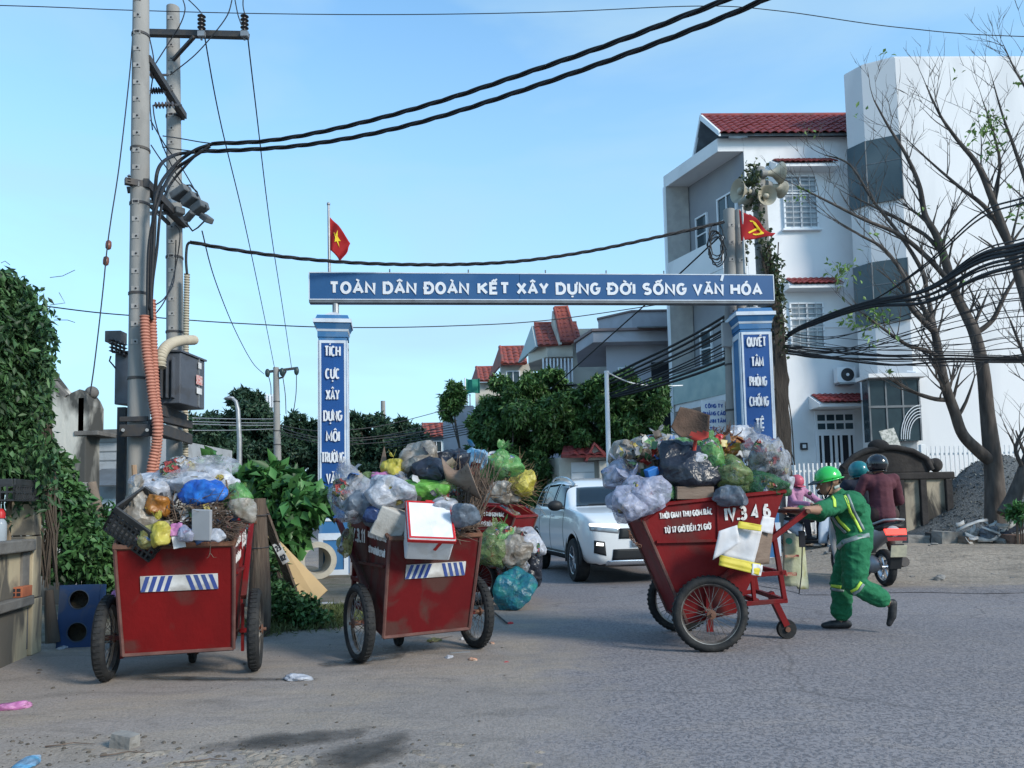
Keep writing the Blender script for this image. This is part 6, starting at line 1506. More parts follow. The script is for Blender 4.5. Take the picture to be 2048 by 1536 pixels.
for i in range(5):
 x=1556+rng.uniform(-6,10);cable('cable hanging straight down along the vine-grown pole',[(x,690,15.6),(x+6,760,15.55),(x+2+rng.uniform(0,20),840,15.5),(x+24,930,15.5)],.012,grp='cables down the vine-grown pole')
 # white compact SUV
m_car=M('pearl_white_paint',(.70,.70,.70),rough=.28,spec=.5,clear=.8)
m_carglass=M('car_glass',(.012,.018,.024),rough=.06,spec=.35)
m_blackpl=M('black_plastic',(.018,.019,.021),rough=.55)
m_lampg=M('headlamp',(.75,.76,.78),rough=.15,emit=(1,.96,.88),estr=.9)
m_chrome=M('satin_silver',(.55,.57,.6),rough=.25,metal=.8)
CL,CW=4.12,1.79
STN=[(2.06,.60,.62,.0,.34,.78,.78),(2.00,.76,.78,.0,.26,.86,.86),(1.80,.86,.87,.0,.24,.98,.98),(1.45,.885,.89,.0,.24,1.03,1.03),(1.00,.885,.885,.0,.24,1.07,1.07),(.80,.885,.885,.0,.24,1.085,1.10),(.20,.885,.885,.0,.24,1.08,1.5),(-.4,.885,.885,.0,.24,1.09,1.60),(-1.0,.885,.885,.0,.24,1.10,1.60),(-1.5,.88,.875,.0,.26,1.12,1.56),(-1.85,.84,.83,.0,.32,1.10,1.46),(-2.0,.78,.77,.0,.38,1.06,1.12),(-2.06,.66,.66,.0,.42,1.0,1.04)]
def build_suv(label,p,yaw):
 t=thing('parked_car' if False else 'car',label,'car',(p.x,p.y,0),yaw)
 rings=[]
 for(x,ws,wb,_,zs,zb,zr_)in STN:
  cab=zr_-zb;wr=wb-.04-.24*min(1,cab/.5)*.75 if cab>.05 else wb-.10
  h=[(0,zs),(ws*.7,zs),(ws*.97,zs+.06),(ws+.012,zs+(zb-zs)*.42),(wb+.008,zs+(zb-zs)*.75),(wb-.02,zb-.02),(wb-.05,zb+.012),((wb-.05)*.5+wr*.5,zb+.012+(cab-.05)*.52 if cab>.05 else zb+.016),(wr,zr_-.05 if cab>.05 else zb+.02),(wr-.08,zr_-.008 if cab>.05 else zb+.024),(wr*.5,zr_+.012 if cab>.05 else zb+.03),(0,zr_+.016 if cab>.05 else zb+.034)]
  rings.append([(x,y,z)for y,z in h]+[(x,-y,z)for y,z in h[-2:0:-1]])
 n=len(rings[0]);q=MB()
 vs_=[v for r in rings for v in r];fs_=[]
 for i in range(len(rings)-1):
  for j in range(n):fs_.append((i*n+j,i*n+(j+1)%n,(i+1)*n+(j+1)%n,(i+1)*n+j))
 fs_.append(tuple(range(n)));fs_.append(tuple((len(rings)-1)*n+j for j in range(n))[::-1]);q.add(vs_,fs_)
 tmp=q.build('body',m_car,None)
 sub=tmp.modifiers.new('s','SUBSURF');sub.levels=sub.render_levels=2
 cut=MB()
 for x in(1.26,-1.26):
  for s_ in(-1,1):cut.cyl((x,s_*.62,.335),(x,s_*1.2,.335),.385,n=32)
 cu=cut.build('cut',m_blackpl,None);bo=tmp.modifiers.new('b','BOOLEAN');bo.operation='DIFFERENCE';bo.object=cu;bo.solver='EXACT'
 bpy.context.view_layer.update();dg=bpy.context.evaluated_depsgraph_get()
 me=bpy.data.meshes.new_from_object(tmp.evaluated_get(dg));bpy.data.objects.remove(tmp);bpy.data.objects.remove(cu)
 me.materials.clear();me.materials.append(m_car);me.materials.append(m_blackpl);me.shade_smooth();me.set_sharp_from_angle(angle=R(32))
 for f in me.polygons:
  c=f.center
  if any(abs(math.hypot(c.x-x,c.z-.335)-.385)<.02 or math.hypot(c.x-x,c.z-.335)<.38 for x in(1.26,-1.26))and abs(c.y)<.86:f.material_index=1
  if c.z<.30:f.material_index=1
 body=obj('body',me,t)
 from mathutils.bvhtree import BVHTree
 bv=BVHTree.FromPolygons([v.co for v in me.vertices],[tuple(f.vertices)for f in me.polygons])
 def side(x,z,s_=1,off=.006):
  h=bv.ray_cast(Vector((x,s_*2,z)),Vector((0,-s_,0)))
  return(h[0]+h[1]*off)if h[0]is not None else Vector((x,s_*.8,z))
 def frontp(y,z,off=.006):
  h=bv.ray_cast(Vector((3,y,z)),Vector((-1,0,0)));return(h[0]+h[1]*off)if h[0]is not None else Vector((2.0,y,z))
 def topp(x,y,off=.006):
  h=bv.ray_cast(Vector((x,y,3)),Vector((0,0,-1)));return(h[0]+h[1]*off)if h[0]is not None else Vector((x,y,1))
 def patch(name,fn,c4,mat,nu=10,nv=8,solid=.008,par=t):
  a,b_,c,e=[Vector((*p_,0))for p_ in c4];q=MB()
  def g(u,v):
   w=a.lerp(b_,u).lerp(e.lerp(c,u),v);return fn(w.x,w.y)
  q.grid(g,nu,nv);return q.build(name,mat,par,180,solid=solid)
 for s_ in(-1,1):
  sf=lambda x,z:side(x,z,s_,.005)
  patch('window',sf,((.62,1.10),(-.16,1.115),(-.13,1.50),(.18,1.46)),m_carglass)
  patch('window',sf,((-.22,1.115),(-.98,1.13),(-.98,1.50),(-.19,1.505)),m_carglass)
  patch('quarter_window',sf,((-1.05,1.135),(-1.55,1.18),(-1.42,1.44),(-1.05,1.495)),m_carglass)
  for x0,x1 in((.72,.71),(-.19,-.18),(-1.02,-1.0)):
   q=MB();q.tube([side(x0+(x1-x0)*k/8,.42+.66*k/8,s_,.001)for k in range(9)],.004,4);q.build('shut_line',m_blackpl,t)
  for x in(-.02,-.86):
   q=MB();c=side(x,.97,s_,.018);q.box(c,(.17,.02,.028));q.build('door_handle',m_car,t,bevel=.008)
  patch('sill_cladding',lambda x,z:side(x,z,s_,.012),((.86,.30),(-.86,.30),(-.86,.43),(.86,.43)),m_blackpl,16,3,.02)
  patch('sill_trim',lambda x,z:side(x,z,s_,.03),((.80,.39),(-.80,.39),(-.80,.405),(.80,.405)),m_chrome,10,1,.006)
  for x in(1.26,-1.26):
   q=MB();arc=[]
   for k in range(19):
    a=R(-8+196*k/18);arc.append((a,))
   ins=[side(x+.385*math.cos(a[0]),max(.27,.335+.385*math.sin(a[0])),s_,.010)for a in arc]
   K=len(arc)
   o_in=[Vector((x+.372*math.cos(a[0]),s_*.885,.335+.372*math.sin(a[0])))for a in arc];o_out=[Vector((x+.445*math.cos(a[0]),s_*.893,.335+.445*math.sin(a[0])))for a in arc]
   q.add(o_in+o_out,[(k,k+1,K+k+1,K+k)for k in range(K-1)]);q.build('arch_cladding',m_blackpl,t,180,solid=.03)
   w=thing('wheel',None,None,(x,s_*.80,.325));w.parent=t
   XW=Matrix.Rotation(math.pi/2,4,'X')
   q=MB();q.lathe([(.215,-.10),(.30,-.10),(.322,-.075),(.326,0),(.322,.075),(.30,.10),(.215,.10)],36,X=XW,close=True);q.build('tyre',m_tyre,w,40)
   q=MB();q.lathe([(.216,-.09),(.214,.09),(.20,.085),(.198,-.085)],32,X=XW,close=True)
   q.cyl((0,s_*.02,0),(0,s_*.075,0),.06,n=16)
   for k in range(5):
    a=R(72*k+18)
    for e in(-.12,.12):q.add([(math.cos(a)*.05,s_*.07,math.sin(a)*.05),(math.cos(a+.35*(1 if e>0 else-1)*.3)*.06,s_*.06,math.sin(a+.35*(1 if e>0 else-1)*.3)*.06),(math.cos(a+e)*.205,s_*.085,math.sin(a+e)*.205),(math.cos(a+e*.35)*.205,s_*.085,math.sin(a+e*.35)*.205)],[(0,1,2,3)])
   q.build('rim',m_chrome,w,40)
   q=MB();q.cyl((0,-s_*.04,0),(0,s_*.01,0),.19,n=24);q.build('brake_disc',m_iron,w)
  c=side(.60,1.10,s_,0);q=MB();q.sphere(c+Vector((.02,s_*.15,.04)),(.085,.125,.085),14,10);q.build('mirror',m_blackpl,t,60)
  q=MB();q.cyl(c,c+Vector((.02,s_*.12,.0)),.025,n=8);q.build('mirror_arm',m_blackpl,t)
  q=MB();q.tube([topp(.15,s_*.52,.01)]+[topp(.15-1.5*k/8,s_*.55,.05)for k in range(1,8)]+[topp(-1.4,s_*.54,.01)],.018,8);q.build('roof_rail',m_chrome,t,60)
  patch('headlamp',lambda y,z:frontp(y,z,.008),((s_*.40,.80),(s_*.80,.84),(s_*.80,.875),(s_*.40,.855)),m_lampg,12,2,.02)
  patch('lamp_housing',lambda y,z:frontp(y,z,.004),((s_*.42,.73),(s_*.80,.775),(s_*.805,.845),(s_*.40,.805)),M('lamp_chrome',(.35,.36,.38),rough=.2,metal=.6),12,4,.012)
  patch('fog_recess',lambda y,z:frontp(y,z,.006),((s_*.60,.42),(s_*.76,.46),(s_*.76,.64),(s_*.62,.62)),m_blackpl,6,6,.012)
  patch('fog_lamp',lambda y,z:frontp(y,z,.02),((s_*.64,.56),(s_*.73,.57),(s_*.73,.61),(s_*.64,.60)),m_lampg,4,2,.012)
 patch('windscreen',lambda x,y:topp(x,y,.006),((.86,-.70),(.26,-.53),(.26,.53),(.86,.70)),m_carglass,14,14)
 patch('grille',lambda y,z:frontp(y,z,.008),((-.42,.655),(.42,.655),(.40,.80),(-.40,.80)),m_blackpl,14,5,.015)
 patch('badge',lambda y,z:frontp(y,z,.012),((-.07,.845),(.07,.845),(.07,.875),(-.07,.875)),m_chrome,4,2,.006)
 patch('lower_grille',lambda y,z:frontp(y,z,.010),((-.52,.36),(.52,.36),(.50,.51),(-.50,.51)),m_blackpl,12,5,.015)
 patch('skid_plate',lambda y,z:frontp(y,z,.014),((-.60,.29),(.60,.29),(.58,.355),(-.58,.355)),m_chrome,12,3,.015)
 pl=patch('number_plate',lambda y,z:frontp(0,z,.03)+Vector((0,y,0)),((-.235,.545),(.235,.545),(.235,.645),(-.235,.645)),m_plate,4,2,.008)
 q=MB();q.ab((2.0,-.9,.25),(1.9,.9,.3));
 q=MB();q.tube([topp(.84-.0*k,-.5+k*.12,.02)for k in range(9)],.008,5);q.build('wiper',m_blackpl,t)
 return t
pf_,pr_=G(1158,1163),G(1092,1140)
ax=(pf_-pr_).normalized();yawc=math.atan2(ax.y,ax.x)
nrm=Vector((-ax.y,ax.x,0))
mid=pf_-ax*1.26
car=build_suv('white SUV with lit headlamps coming through the gate behind the road cart',mid+nrm*.80,yawc)
# scooters
def scooter(label,p,yaw,body,plate=True,seat=m_blackpl,lamp_on=True):
 """local +x is forwards; rear wheel contact at the origin"""
 t=thing('scooter',label,'scooter',(p.x,p.y,dz(p.x,p.y)if False else p.z),yaw,'scooters on the street')
 XW=Matrix.Rotation(math.pi/2,4,'X')
 for x,r in((0,.24),(1.24,.25)):
  w=thing('wheel',None,None,(x,0,r));w.parent=t
  q=MB();q.lathe([(r-.07,-.045),(r-.03,-.052),(r-.005,-.03),(r,0),(r-.005,.03),(r-.03,.052),(r-.07,.045)],28,X=XW,close=True);q.build('tyre',m_tyre,w,40)
  q=MB();q.lathe([(r-.071,-.035),(r-.075,.035),(r-.09,.03),(r-.09,-.03)],24,X=XW,close=True);q.cyl((0,-.05,0),(0,.05,0),.035,n=12)
  for k in range(6):
   a=k*math.pi/3;q.cyl((0,0,0),(math.cos(a)*(r-.08),0,math.sin(a)*(r-.08)),.012,n=5)
  q.build('rim',m_chrome,w,40)
 q=MB();prof=[(-.30,.70,.05,.05),(-.22,.74,.11,.09),(.0,.70,.145,.13),(.25,.62,.15,.17),(.48,.50,.13,.18),(.56,.42,.11,.12)]
 n=12;vs_=[]
 for(x,z,w_,h_)in prof:
  for j in range(n):a=2*math.pi*j/n;vs_.append((x,w_*math.cos(a),z+h_*math.sin(a)*(.8 if math.sin(a)>0 else 1)))
 q.add(vs_,[(i*n+j,i*n+(j+1)%n,(i+1)*n+(j+1)%n,(i+1)*n+j)for i in range(len(prof)-1)for j in range(n)]+[tuple(range(n))[::-1],tuple((len(prof)-1)*n+j for j in range(n))]);q.build('tail_body',body,t,60)
 q=MB();q.grid(lambda u,v:(-.24+.92*u,(-.15+.30*v)*(1-.25*u),.80-.05*math.sin(u*3)+.03*math.sin(v*3.14)-(.05 if u>.75 else 0)),12,8);q.build('seat',seat,t,180,solid=.07)
 q=MB();q.tube([(-.05,-.17,.80),(-.28,-.13,.86),(-.33,0,.87),(-.28,.13,.86),(-.05,.17,.80)],.016,8);q.build('grab_rail',m_steel,t,60)
 q=MB();q.box((.72,0,.30),(.50,.26,.06));q.box((.40,0,.33),(.35,.20,.18));q.build('footboard',m_blackpl,t,bevel=.02)
 q=MB();q.grid(lambda u,v:(1.02+.10*u+.05*math.sin(v*3.14),(-.24+.48*v)*(1-.3*abs(u-.5)),.28+.62*u),8,8);q.build('leg_shield',body,t,180,solid=.03)
 q=MB();q.tube([(1.24,0,.25),(1.14,0,.62),(1.06,0,.98)],.03,8);q.tube([(1.24,-.07,.25),(1.18,-.07,.5)],.02,6);q.tube([(1.24,.07,.25),(1.18,.07,.5)],.02,6);q.build('fork',m_iron,t,60)
 q=MB();q.sphere((1.10,0,.98),(.11,.15,.09),14,10);q.build('headlamp_cowl',body,t,60)
 q=MB();q.tube([(1.00,-.34,1.00),(1.05,-.14,1.02),(1.05,.14,1.02),(1.00,.34,1.00)],.016,8);q.build('handlebar',m_blackpl,t,60)
 q=MB();q.grid(lambda u,v:(1.24+.30*math.cos(R(20+150*u)),-.06+.12*v,.25+.30*math.sin(R(20+150*u))),10,3);q.build('front_mudguard',body,t,180,solid=.012)
 for s_ in(-1,1):
  q=MB();q.cyl((1.03,s_*.26,1.01),(1.0,s_*.34,1.2),.006,n=5);q.sphere((.99,s_*.36,1.24),(.02,.06,.04),10,6);q.build('mirror',m_blackpl,t,60)
 q=MB();q.sphere((1.19,0,.97),(.04,.09,.05),12,8);q.build('headlamp',m_lampg if lamp_on else m_chrome,t,60)
 q=MB();q.add([(-.335,-.13,.68),(-.335,.13,.68),(-.30,.14,.75),(-.30,-.14,.75)],[(0,1,2,3)]);q.build('tail_lamp',M('tail_lamp',(.6,.02,.02),rough=.2,emit=(1,.06,.04),estr=.9),t,solid=.02)
 q=MB();q.add([(-.34,-.12,.60),(-.34,.12,.60),(-.335,.13,.645),(-.335,-.13,.645)],[(0,1,2,3)]);q.build('reflector',M('reflector_red',(.25,.02,.02),rough=.3),t,solid=.01)
 q=MB();q.box((-.36,0,.47),(.012,.20,.15),(0,R(-14),0));pl=q.build('number_plate',M('yellowed_plate',(.46,.43,.31),(.36,.34,.26),scale=20,rough=.5),t)
 q=MB();q.box((-.30,0,.40),(.02,.16,.34),(0,R(-18),0));q.build('rear_mudguard',m_blackpl,t,bevel=.01)
 q=MB();q.cyl((.42,-.16,.24),(-.16,-.18,.32),.055,.065,n=14);q.build('exhaust',m_iron,t,50)
 q=MB();q.sphere((.12,.12,.28),(.22,.08,.12),12,8);q.build('engine_case',m_steel,t,60)
 q=MB();q.tube([(.15,.10,.20),(.10,.20,.10),(-.02,.24,.06)],.012,6);q.build('stand',m_iron,t)
 return t
m_scgrey=M('scooter_silver',(.34,.34,.35),(.30,.30,.31),scale=2,rough=.35,clear=.5)
m_scblue=M('scooter_white_blue',(.46,.52,.60),(.34,.42,.54),scale=3,rough=.3,clear=.5)
m_scblack=M('scooter_black',(.02,.021,.024),rough=.3,clear=.5)
sc1p=G(1772,1174);sc1p.z=.012
sc1_yaw=R(92)
sc1=scooter('silver scooter with lit red tail lamp carrying two riders right of the worker',sc1p,sc1_yaw,m_scgrey)
sc2_yaw=R(-62)
sc2p=G(1674,1120)-Vector((math.cos(sc2_yaw),math.sin(sc2_yaw),0))*1.24;sc2p.z=.03
sc2=scooter('white and blue scooter coming the other way behind the worker',sc2p,sc2_yaw,m_scblue)
sc3p=G(1047,1092);sc3p.z=.004
sc3=scooter('dark motor scooter seen from behind left of the white car',sc3p,R(100),m_scblack)
# people
from mathutils.bvhtree import BVHTree
def capsule(q,a,b_,r0,r1,n=12):
 a,b_=Vector(a),Vector(b_);d=b_-a;L_=d.length
 X=Matrix.Translation(a)@(rot_to(d)if L_>1e-6 else Matrix.Identity(3)).to_4x4()
 prof=[(max(1e-5,r0*math.cos(R(t))),r0*math.sin(R(t)))for t in(-90,-65,-40,-15)]+[(max(1e-5,r1*math.cos(R(t))),L_+r1*math.sin(R(t)))for t in(15,40,65,90)]
 q.lathe(prof,n,X=X)
def body_mesh(caps,zones,voxel=.010,fold=.006,ells=()):
 """one continuous skin: capsules fused by a voxel remesh; every face takes the material of the limb it lies on"""
 q=MB()
 for c in caps:capsule(q,*c[:4])
 for e in ells:q.sphere(e[0],e[1],16,12,rot=e[3]if len(e)>3 else None)
 o=q.build('body',m_dark,None)
 m_=o.modifiers.new('r','REMESH');m_.mode='VOXEL';m_.voxel_size=voxel;m_.use_smooth_shade=True
 sm=o.modifiers.new('s','SMOOTH');sm.factor=.5;sm.iterations=4
 bpy.context.view_layer.update();me=bpy.data.meshes.new_from_object(o.evaluated_get(bpy.context.evaluated_depsgraph_get()));bpy.data.objects.remove(o)
 names=list(zones);me.materials.clear()
 for z in names:me.materials.append(zones[z])
 segs=[(np.array(c[0],'f'),np.array(c[1],'f'),c[2],c[3],names.index(c[4]))for c in caps]+[(np.array(e[0],'f'),np.array(e[0],'f'),sum(e[1])/3,sum(e[1])/3,names.index(e[2]))for e in ells]
 nv=len(me.vertices);co=np.empty(nv*3,'f');me.vertices.foreach_get('co',co);co=co.reshape(-1,3)
 def near(P_):
  best=np.full(len(P_),9e9);idx=np.zeros(len(P_),int)
  for a,b_,r0,r1,k in segs:
   d=b_-a;L2=float(d@d);t=np.clip(((P_-a)@d)/L2,0,1)if L2>1e-9 else np.zeros(len(P_));c=a+t[:,None]*d
   ds=np.linalg.norm(P_-c,axis=1)-(r0+(r1-r0)*t);w=ds<best;best[w]=ds[w];idx[w]=k
  return idx
 nf=len(me.polygons);cen=np.empty(nf*3,'f');me.polygons.foreach_get('center',cen);fi=near(cen.reshape(-1,3));me.polygons.foreach_set('material_index',fi.astype('i'))
 vi=near(co);cloth={names.index(z)for z in names if z in('top','pants','vest')}
 nr=np.empty(nv*3,'f');me.vertices.foreach_get('normal',nr);nr=nr.reshape(-1,3)
 for i in range(nv):
  if vi[i]in cloth:
   p=Vector(co[i]);w=noise.noise(p*9+Vector((0,0,p.z*4)))*.6+(.5-abs(noise.noise(Vector((p.x*14,p.y*14,p.z*20))+Vector((7,3,1)))))*.9
   co[i]+=nr[i]*fold*w
 me.vertices.foreach_set('co',co.ravel());me.update();me.shade_smooth()
 return me
m_skin=M('skin',(.27,.15,.10),(.32,.18,.12),scale=9,rough=.55)
m_shoe=M('black_shoe',(.014,.014,.016),(.03,.03,.032),scale=20,rough=.5,bump=.2,bscale=60)
m_hair=M('black_hair',(.012,.011,.012),rough=.6)
def hand_caps(w,dirn,side,curl_axis,tag_='skin'):
 """palm and five bent fingers closing round a bar that runs along `side`; dirn = from wrist to bar"""
 w,d,s_,u=Vector(w),Vector(dirn).normalized(),Vector(side).normalized(),Vector(curl_axis).normalized()
 out_=[(w,w+d*.045,.026,.030,tag_)]
 for k in range(4):
  b_=w+d*.055+s_*(-.030+.020*k);l=(.036,.040,.038,.030)[k]
  out_+=[(w+d*.03+s_*(-.020+.014*k),b_,.014,.011,tag_),(b_,b_+d*l*.8+u*.008,.0105,.0095,tag_),(b_+d*l*.8+u*.008,b_+d*l*1.0-u*.028,.0095,.009,tag_),(b_+d*l-u*.028,b_+d*l*.35-u*.042,.009,.008,tag_)]
 t0=w+d*.012-s_*.028;out_+=[(t0,t0+d*.03-s_*.018-u*.012,.012,.011,tag_),(t0+d*.03-s_*.018-u*.012,t0+d*.055-s_*.006-u*.034,.010,.008,tag_)]
 return out_
def head_caps(c,f,up,zone='skin'):
 """skull, jaw, nose, ears; f = facing, up = crown direction"""
 c,f,up=Vector(c),Vector(f).normalized(),Vector(up).normalized();r_=f.cross(up).normalized()
 return[(c+up*.03-f*.01,c+up*.03-f*.02,.088,.090,zone),(c-up*.05+f*.035,c-up*.01+f*.02,.055,.075,zone),(c-up*.075+f*.055,c-up*.07+f*.03,.026,.04,zone),(c+f*.088+up*.012,c+f*.112-up*.022,.010,.015,zone),(c+f*.088-up*.050,c+f*.09-up*.058,.012,.010,zone),(c+r_*.085-up*.005,c+r_*.092+up*.025,.012,.014,zone),(c-r_*.085-up*.005,c-r_*.092+up*.025,.012,.014,zone)]
def face_parts(par,c,f,up):
 c,f,up=Vector(c),Vector(f).normalized(),Vector(up).normalized();r_=f.cross(up).normalized()
 for s_ in(-1,1):
  q=MB();q.sphere(c+f*.083+up*.012+r_*s_*.033,.011,10,8);q.build('eye',M('eye_white',(.5,.48,.46),rough=.2),par,60)
  q=MB();q.sphere(c+f*.0925+up*.012+r_*s_*.034,.005,8,6);q.build('pupil',m_hair,par,60)
  q=MB();q.tube([c+f*.088+up*.032+r_*s_*(.018+.012*k)for k in range(3)],.004,5);q.build('eyebrow',m_hair,par)
 q=MB();q.tube([c+f*(.094-.004*abs(k))-up*.052+r_*.010*k for k in(-2,-1,0,1,2)],.0045,6);q.build('mouth',M('lips',(.22,.09,.08),rough=.5),par)
def helmet(par,c,f,up,r,mat,brim=True,peak=True,low=-.35,visor=None):
 c,f,up=Vector(c),Vector(f).normalized(),Vector(up).normalized();r_=f.cross(up).normalized()
 X=Matrix(((f.x,r_.x,up.x,c.x),(f.y,r_.y,up.y,c.y),(f.z,r_.z,up.z,c.z),(0,0,0,1)))
 q=MB();q.grid(lambda u,v:((r*1.12*math.cos(2*math.pi*u)*math.cos(R(90*v)+(1-v)*low),r*math.sin(2*math.pi*u)*math.cos(R(90*v)+(1-v)*low),r*1.02*math.sin(R(90)*v+(1-v)*low))),28,12,X=X);h=q.build('helmet',mat,par,180,solid=.012)
 zb=r*1.02*math.sin(low)
 if brim:
  q=MB();q.grid(lambda u,v:((r*1.12+.022*v+.0*v)*math.cos(low)*math.cos(2*math.pi*u),(r+.018*v)*math.cos(low)*math.sin(2*math.pi*u),zb-.006*v),28,2,X=X);q.build('rim',mat,h,180,solid=.006)
 if peak:
  q=MB();q.grid(lambda u,v:(r*1.05*math.cos(R(-58+116*u))+.075*v*math.cos(R(-50+100*u)),r*math.sin(R(-58+116*u))*.95,zb+.012-.028*v),12,4,X=X);q.build('peak',mat if visor is None else visor,h,180,solid=.005)
 return h
def straps(par,c,f,up):
 c,f,up=Vector(c),Vector(f).normalized(),Vector(up).normalized();r_=f.cross(up).normalized()
 q=MB();q.tube([c+r_*s_*.100+up*.04 if k==0 else(c+r_*s_*.088-up*.04+f*.03 if k==1 else c-up*.12+f*.06)for s_,k in((1,0),(1,1),(0,2),(-1,1),(-1,0))],.006,6);q.build('chin_strap',m_dark,par)
 # the worker
m_green=M('worker_green',(.010,.115,.050),(.016,.15,.065),scale=6,rough=.85,bump=.5,bscale=28)
m_hivis=M('hi_vis_yellow',(.45,.68,.08),rough=.5,emit=(.5,.8,.1),estr=0.0);m_silver=M('reflective_silver',(.20,.25,.25),rough=.4)
wk=thing('person','worker in green overalls and green helmet pushing the road cart','person',(D(1690,1250,6.8).x,6.8,0));o=wk.location.copy()
J=lambda x,y,d:D(x,y,d)-o
hy=c3.y
hb=Vector((c3.x+.82*math.cos(yaw3),hy+.82*math.sin(yaw3),1.06))-o
shN,shF=J(1676,1008,6.62),J(1672,1004,6.98);hpN,hpF=J(1712,1094,6.68),J(1704,1094,6.88)
haN,haF=hb+Vector((.05,-.26,.012)),hb+Vector((.05,.24,.012))
elN,elF=J(1643,1020,6.42),J(1640,1028,6.90)
kn,an=J(1710,1168,6.62),J(1776,1205,6.66);kf,af=J(1683,1168,6.90),J(1683,1240,6.93)
chest=J(1697,1016,6.80);pel=J(1710,1086,6.78);nk=J(1676,990,6.80);hd=J(1657,966,6.80)
hf=Vector((-.97,-.05,-.22));hup=Vector((-.20,0,.98))
caps=[(pel,J(1708,1055,6.79),.15,.152,'top'),(J(1708,1055,6.79),chest,.152,.155,'top'),(chest+Vector((-.02,-.09,.02)),chest+Vector((-.02,.09,.02)),.115,.115,'top'),(J(1716,1040,6.74),J(1718,1020,6.80),.10,.09,'top'),(shN,shF,.078,.078,'top'),(chest,nk,.11,.065,'top'),(nk+Vector((.01,0,0)),hd+Vector((.01,0,-.02)),.052,.052,'skin'),(shN,elN,.078,.066,'top'),(elN,elN.lerp(haN,.15),.062,.056,'top'),(elN.lerp(haN,.1),elN.lerp(haN,.82),.044,.032,'skin'),(shF,elF,.075,.062,'top'),(elF,elF.lerp(haF,.55),.060,.052,'top'),(elF.lerp(haF,.5),elF.lerp(haF,.82),.038,.031,'skin'),(hpN,hpF,.125,.125,'pants'),(pel,J(1710,1100,6.78),.125,.12,'pants'),(hpN,kn,.125,.096,'pants'),(kn,kn.lerp(an,.74),.092,.084,'pants'),(hpF,kf,.122,.094,'pants'),(kf,kf.lerp(af,.74),.092,.088,'pants'),(kn.lerp(an,.7),an,.040,.036,'skin'),(kf.lerp(af,.7),af,.040,.036,'skin')]
caps+=[(J(1786,1206,6.66),J(1784,1232,6.66),.036,.038,'shoe'),(J(1784,1232,6.66),J(1778,1248,6.66),.038,.024,'shoe'),(an,J(1786,1206,6.66),.036,.034,'shoe')]
caps+=[(Vector((af.x+.05,af.y,.042)),Vector((af.x-.09,af.y,.042)),.040,.038,'shoe'),(Vector((af.x-.09,af.y,.042)),Vector((af.x-.16,af.y,.034)),.038,.026,'shoe'),(af,Vector((af.x+.03,af.y,.05)),.036,.038,'shoe')]
caps+=hand_caps(elN.lerp(haN,.8),haN-elN,(0,1,0),(0,0,1));caps+=hand_caps(elF.lerp(haF,.8),haF-elF,(0,-1,0),(0,0,1))
caps+=head_caps(hd,hf,hup)
wm=body_mesh(caps,{'top':m_green,'pants':m_green,'skin':m_skin,'shoe':m_shoe},.0085,.019)
wb=obj('body',wm,wk)
face_parts(wk,hd,hf,hup)
m_hgreen=M('helmet_green',(.03,.46,.08),rough=.25,clear=.6)
helmet(wk,hd+hup*.045+Vector((.005,0,0)),hf,hup,.104,m_hgreen,True,False,-.12)
q=MB();hr=hf.cross(hup).normalized();q.grid(lambda u,v:hd+hup*(.045-.02*v)+hf*(.085+.085*v*math.cos((u-.5)*1.6))+hr*(u-.5)*.20,10,4);q.build('cap_brim',m_shoe,wk,180,solid=.006)
straps(wk,hd,hf,hup)
q=MB();q.grid(lambda u,v:hd+hup*(-.02+.05*(1-v))-hf*(.075+.015*math.sin(u*3.1))+hr*(u-.5)*.15,8,4);q.build('hair',m_hair,wk,180,solid=.02)
bvw=BVHTree.FromPolygons([v.co for v in wm.vertices],[tuple(f.vertices)for f in wm.polygons])
def stripe(name,pts,wpx,mat,par=wk):
 """reflective tape laid on the cloth"""
 L_,R_=[],[];seg=[]
 for a,b_ in zip(pts,pts[1:]):seg+=[(a[0]+(b_[0]-a[0])*k/6,a[1]+(b_[1]-a[1])*k/6)for k in range(6)]
 seg.append(pts[-1]);co_=Vector((0,0,CAM_H))-o
 for i,p in enumerate(seg):
  a,b_=seg[max(i-1,0)],seg[min(i+1,len(seg)-1)];d=Vector((b_[0]-a[0],b_[1]-a[1])).normalized()
  row=[]
  for s_ in(-1,1):
   h=bvw.ray_cast(co_,ray(p[0]-d.y*wpx/2*s_,p[1]+d.x*wpx/2*s_));row.append(h[0]+h[1]*.006 if h[0]is not None else None)
  if all(r_ is not None for r_ in row)and(row[0]-row[1]).length<.12:L_.append(row[0]);R_.append(row[1])
 runs=[[0]]
 for i in range(1,len(L_)):
  if(L_[i]-L_[i-1]).length<.06:runs[-1].append(i)
  else:runs.append([i])
 best=max(runs,key=len)if L_ else[];L_,R_=[L_[i]for i in best],[R_[i]for i in best];n=len(L_)
 if n<2:return
 q=MB();q.add(L_+R_,[(i,i+1,n+i+1,n+i)for i in range(n-1)]);q.build(name,mat,par,180,solid=.003)
stripe('back_tape',[(1685,981),(1694,1002),(1701,1024),(1711,1042),(1722,1064)],5.5,m_hivis);stripe('back_tape',[(1690,979),(1700,1001),(1708,1022),(1717,1040),(1727,1060)],5.5,m_silver)
stripe('chest_tape',[(1668,1023),(1680,1042),(1699,1062)],5.5,m_hivis);stripe('chest_tape',[(1662,1027),(1674,1047),(1692,1066)],5.0,m_silver)
stripe('sleeve_tape',[(1652,986),(1662,990),(1668,1000),(1669,1014)],5.0,m_hivis)
stripe('knee_tape',[(1702,1183),(1713,1177),(1722,1164)],5.5,m_hivis);stripe('knee_tape',[(1706,1188),(1717,1182),(1727,1168)],5.5,m_silver)
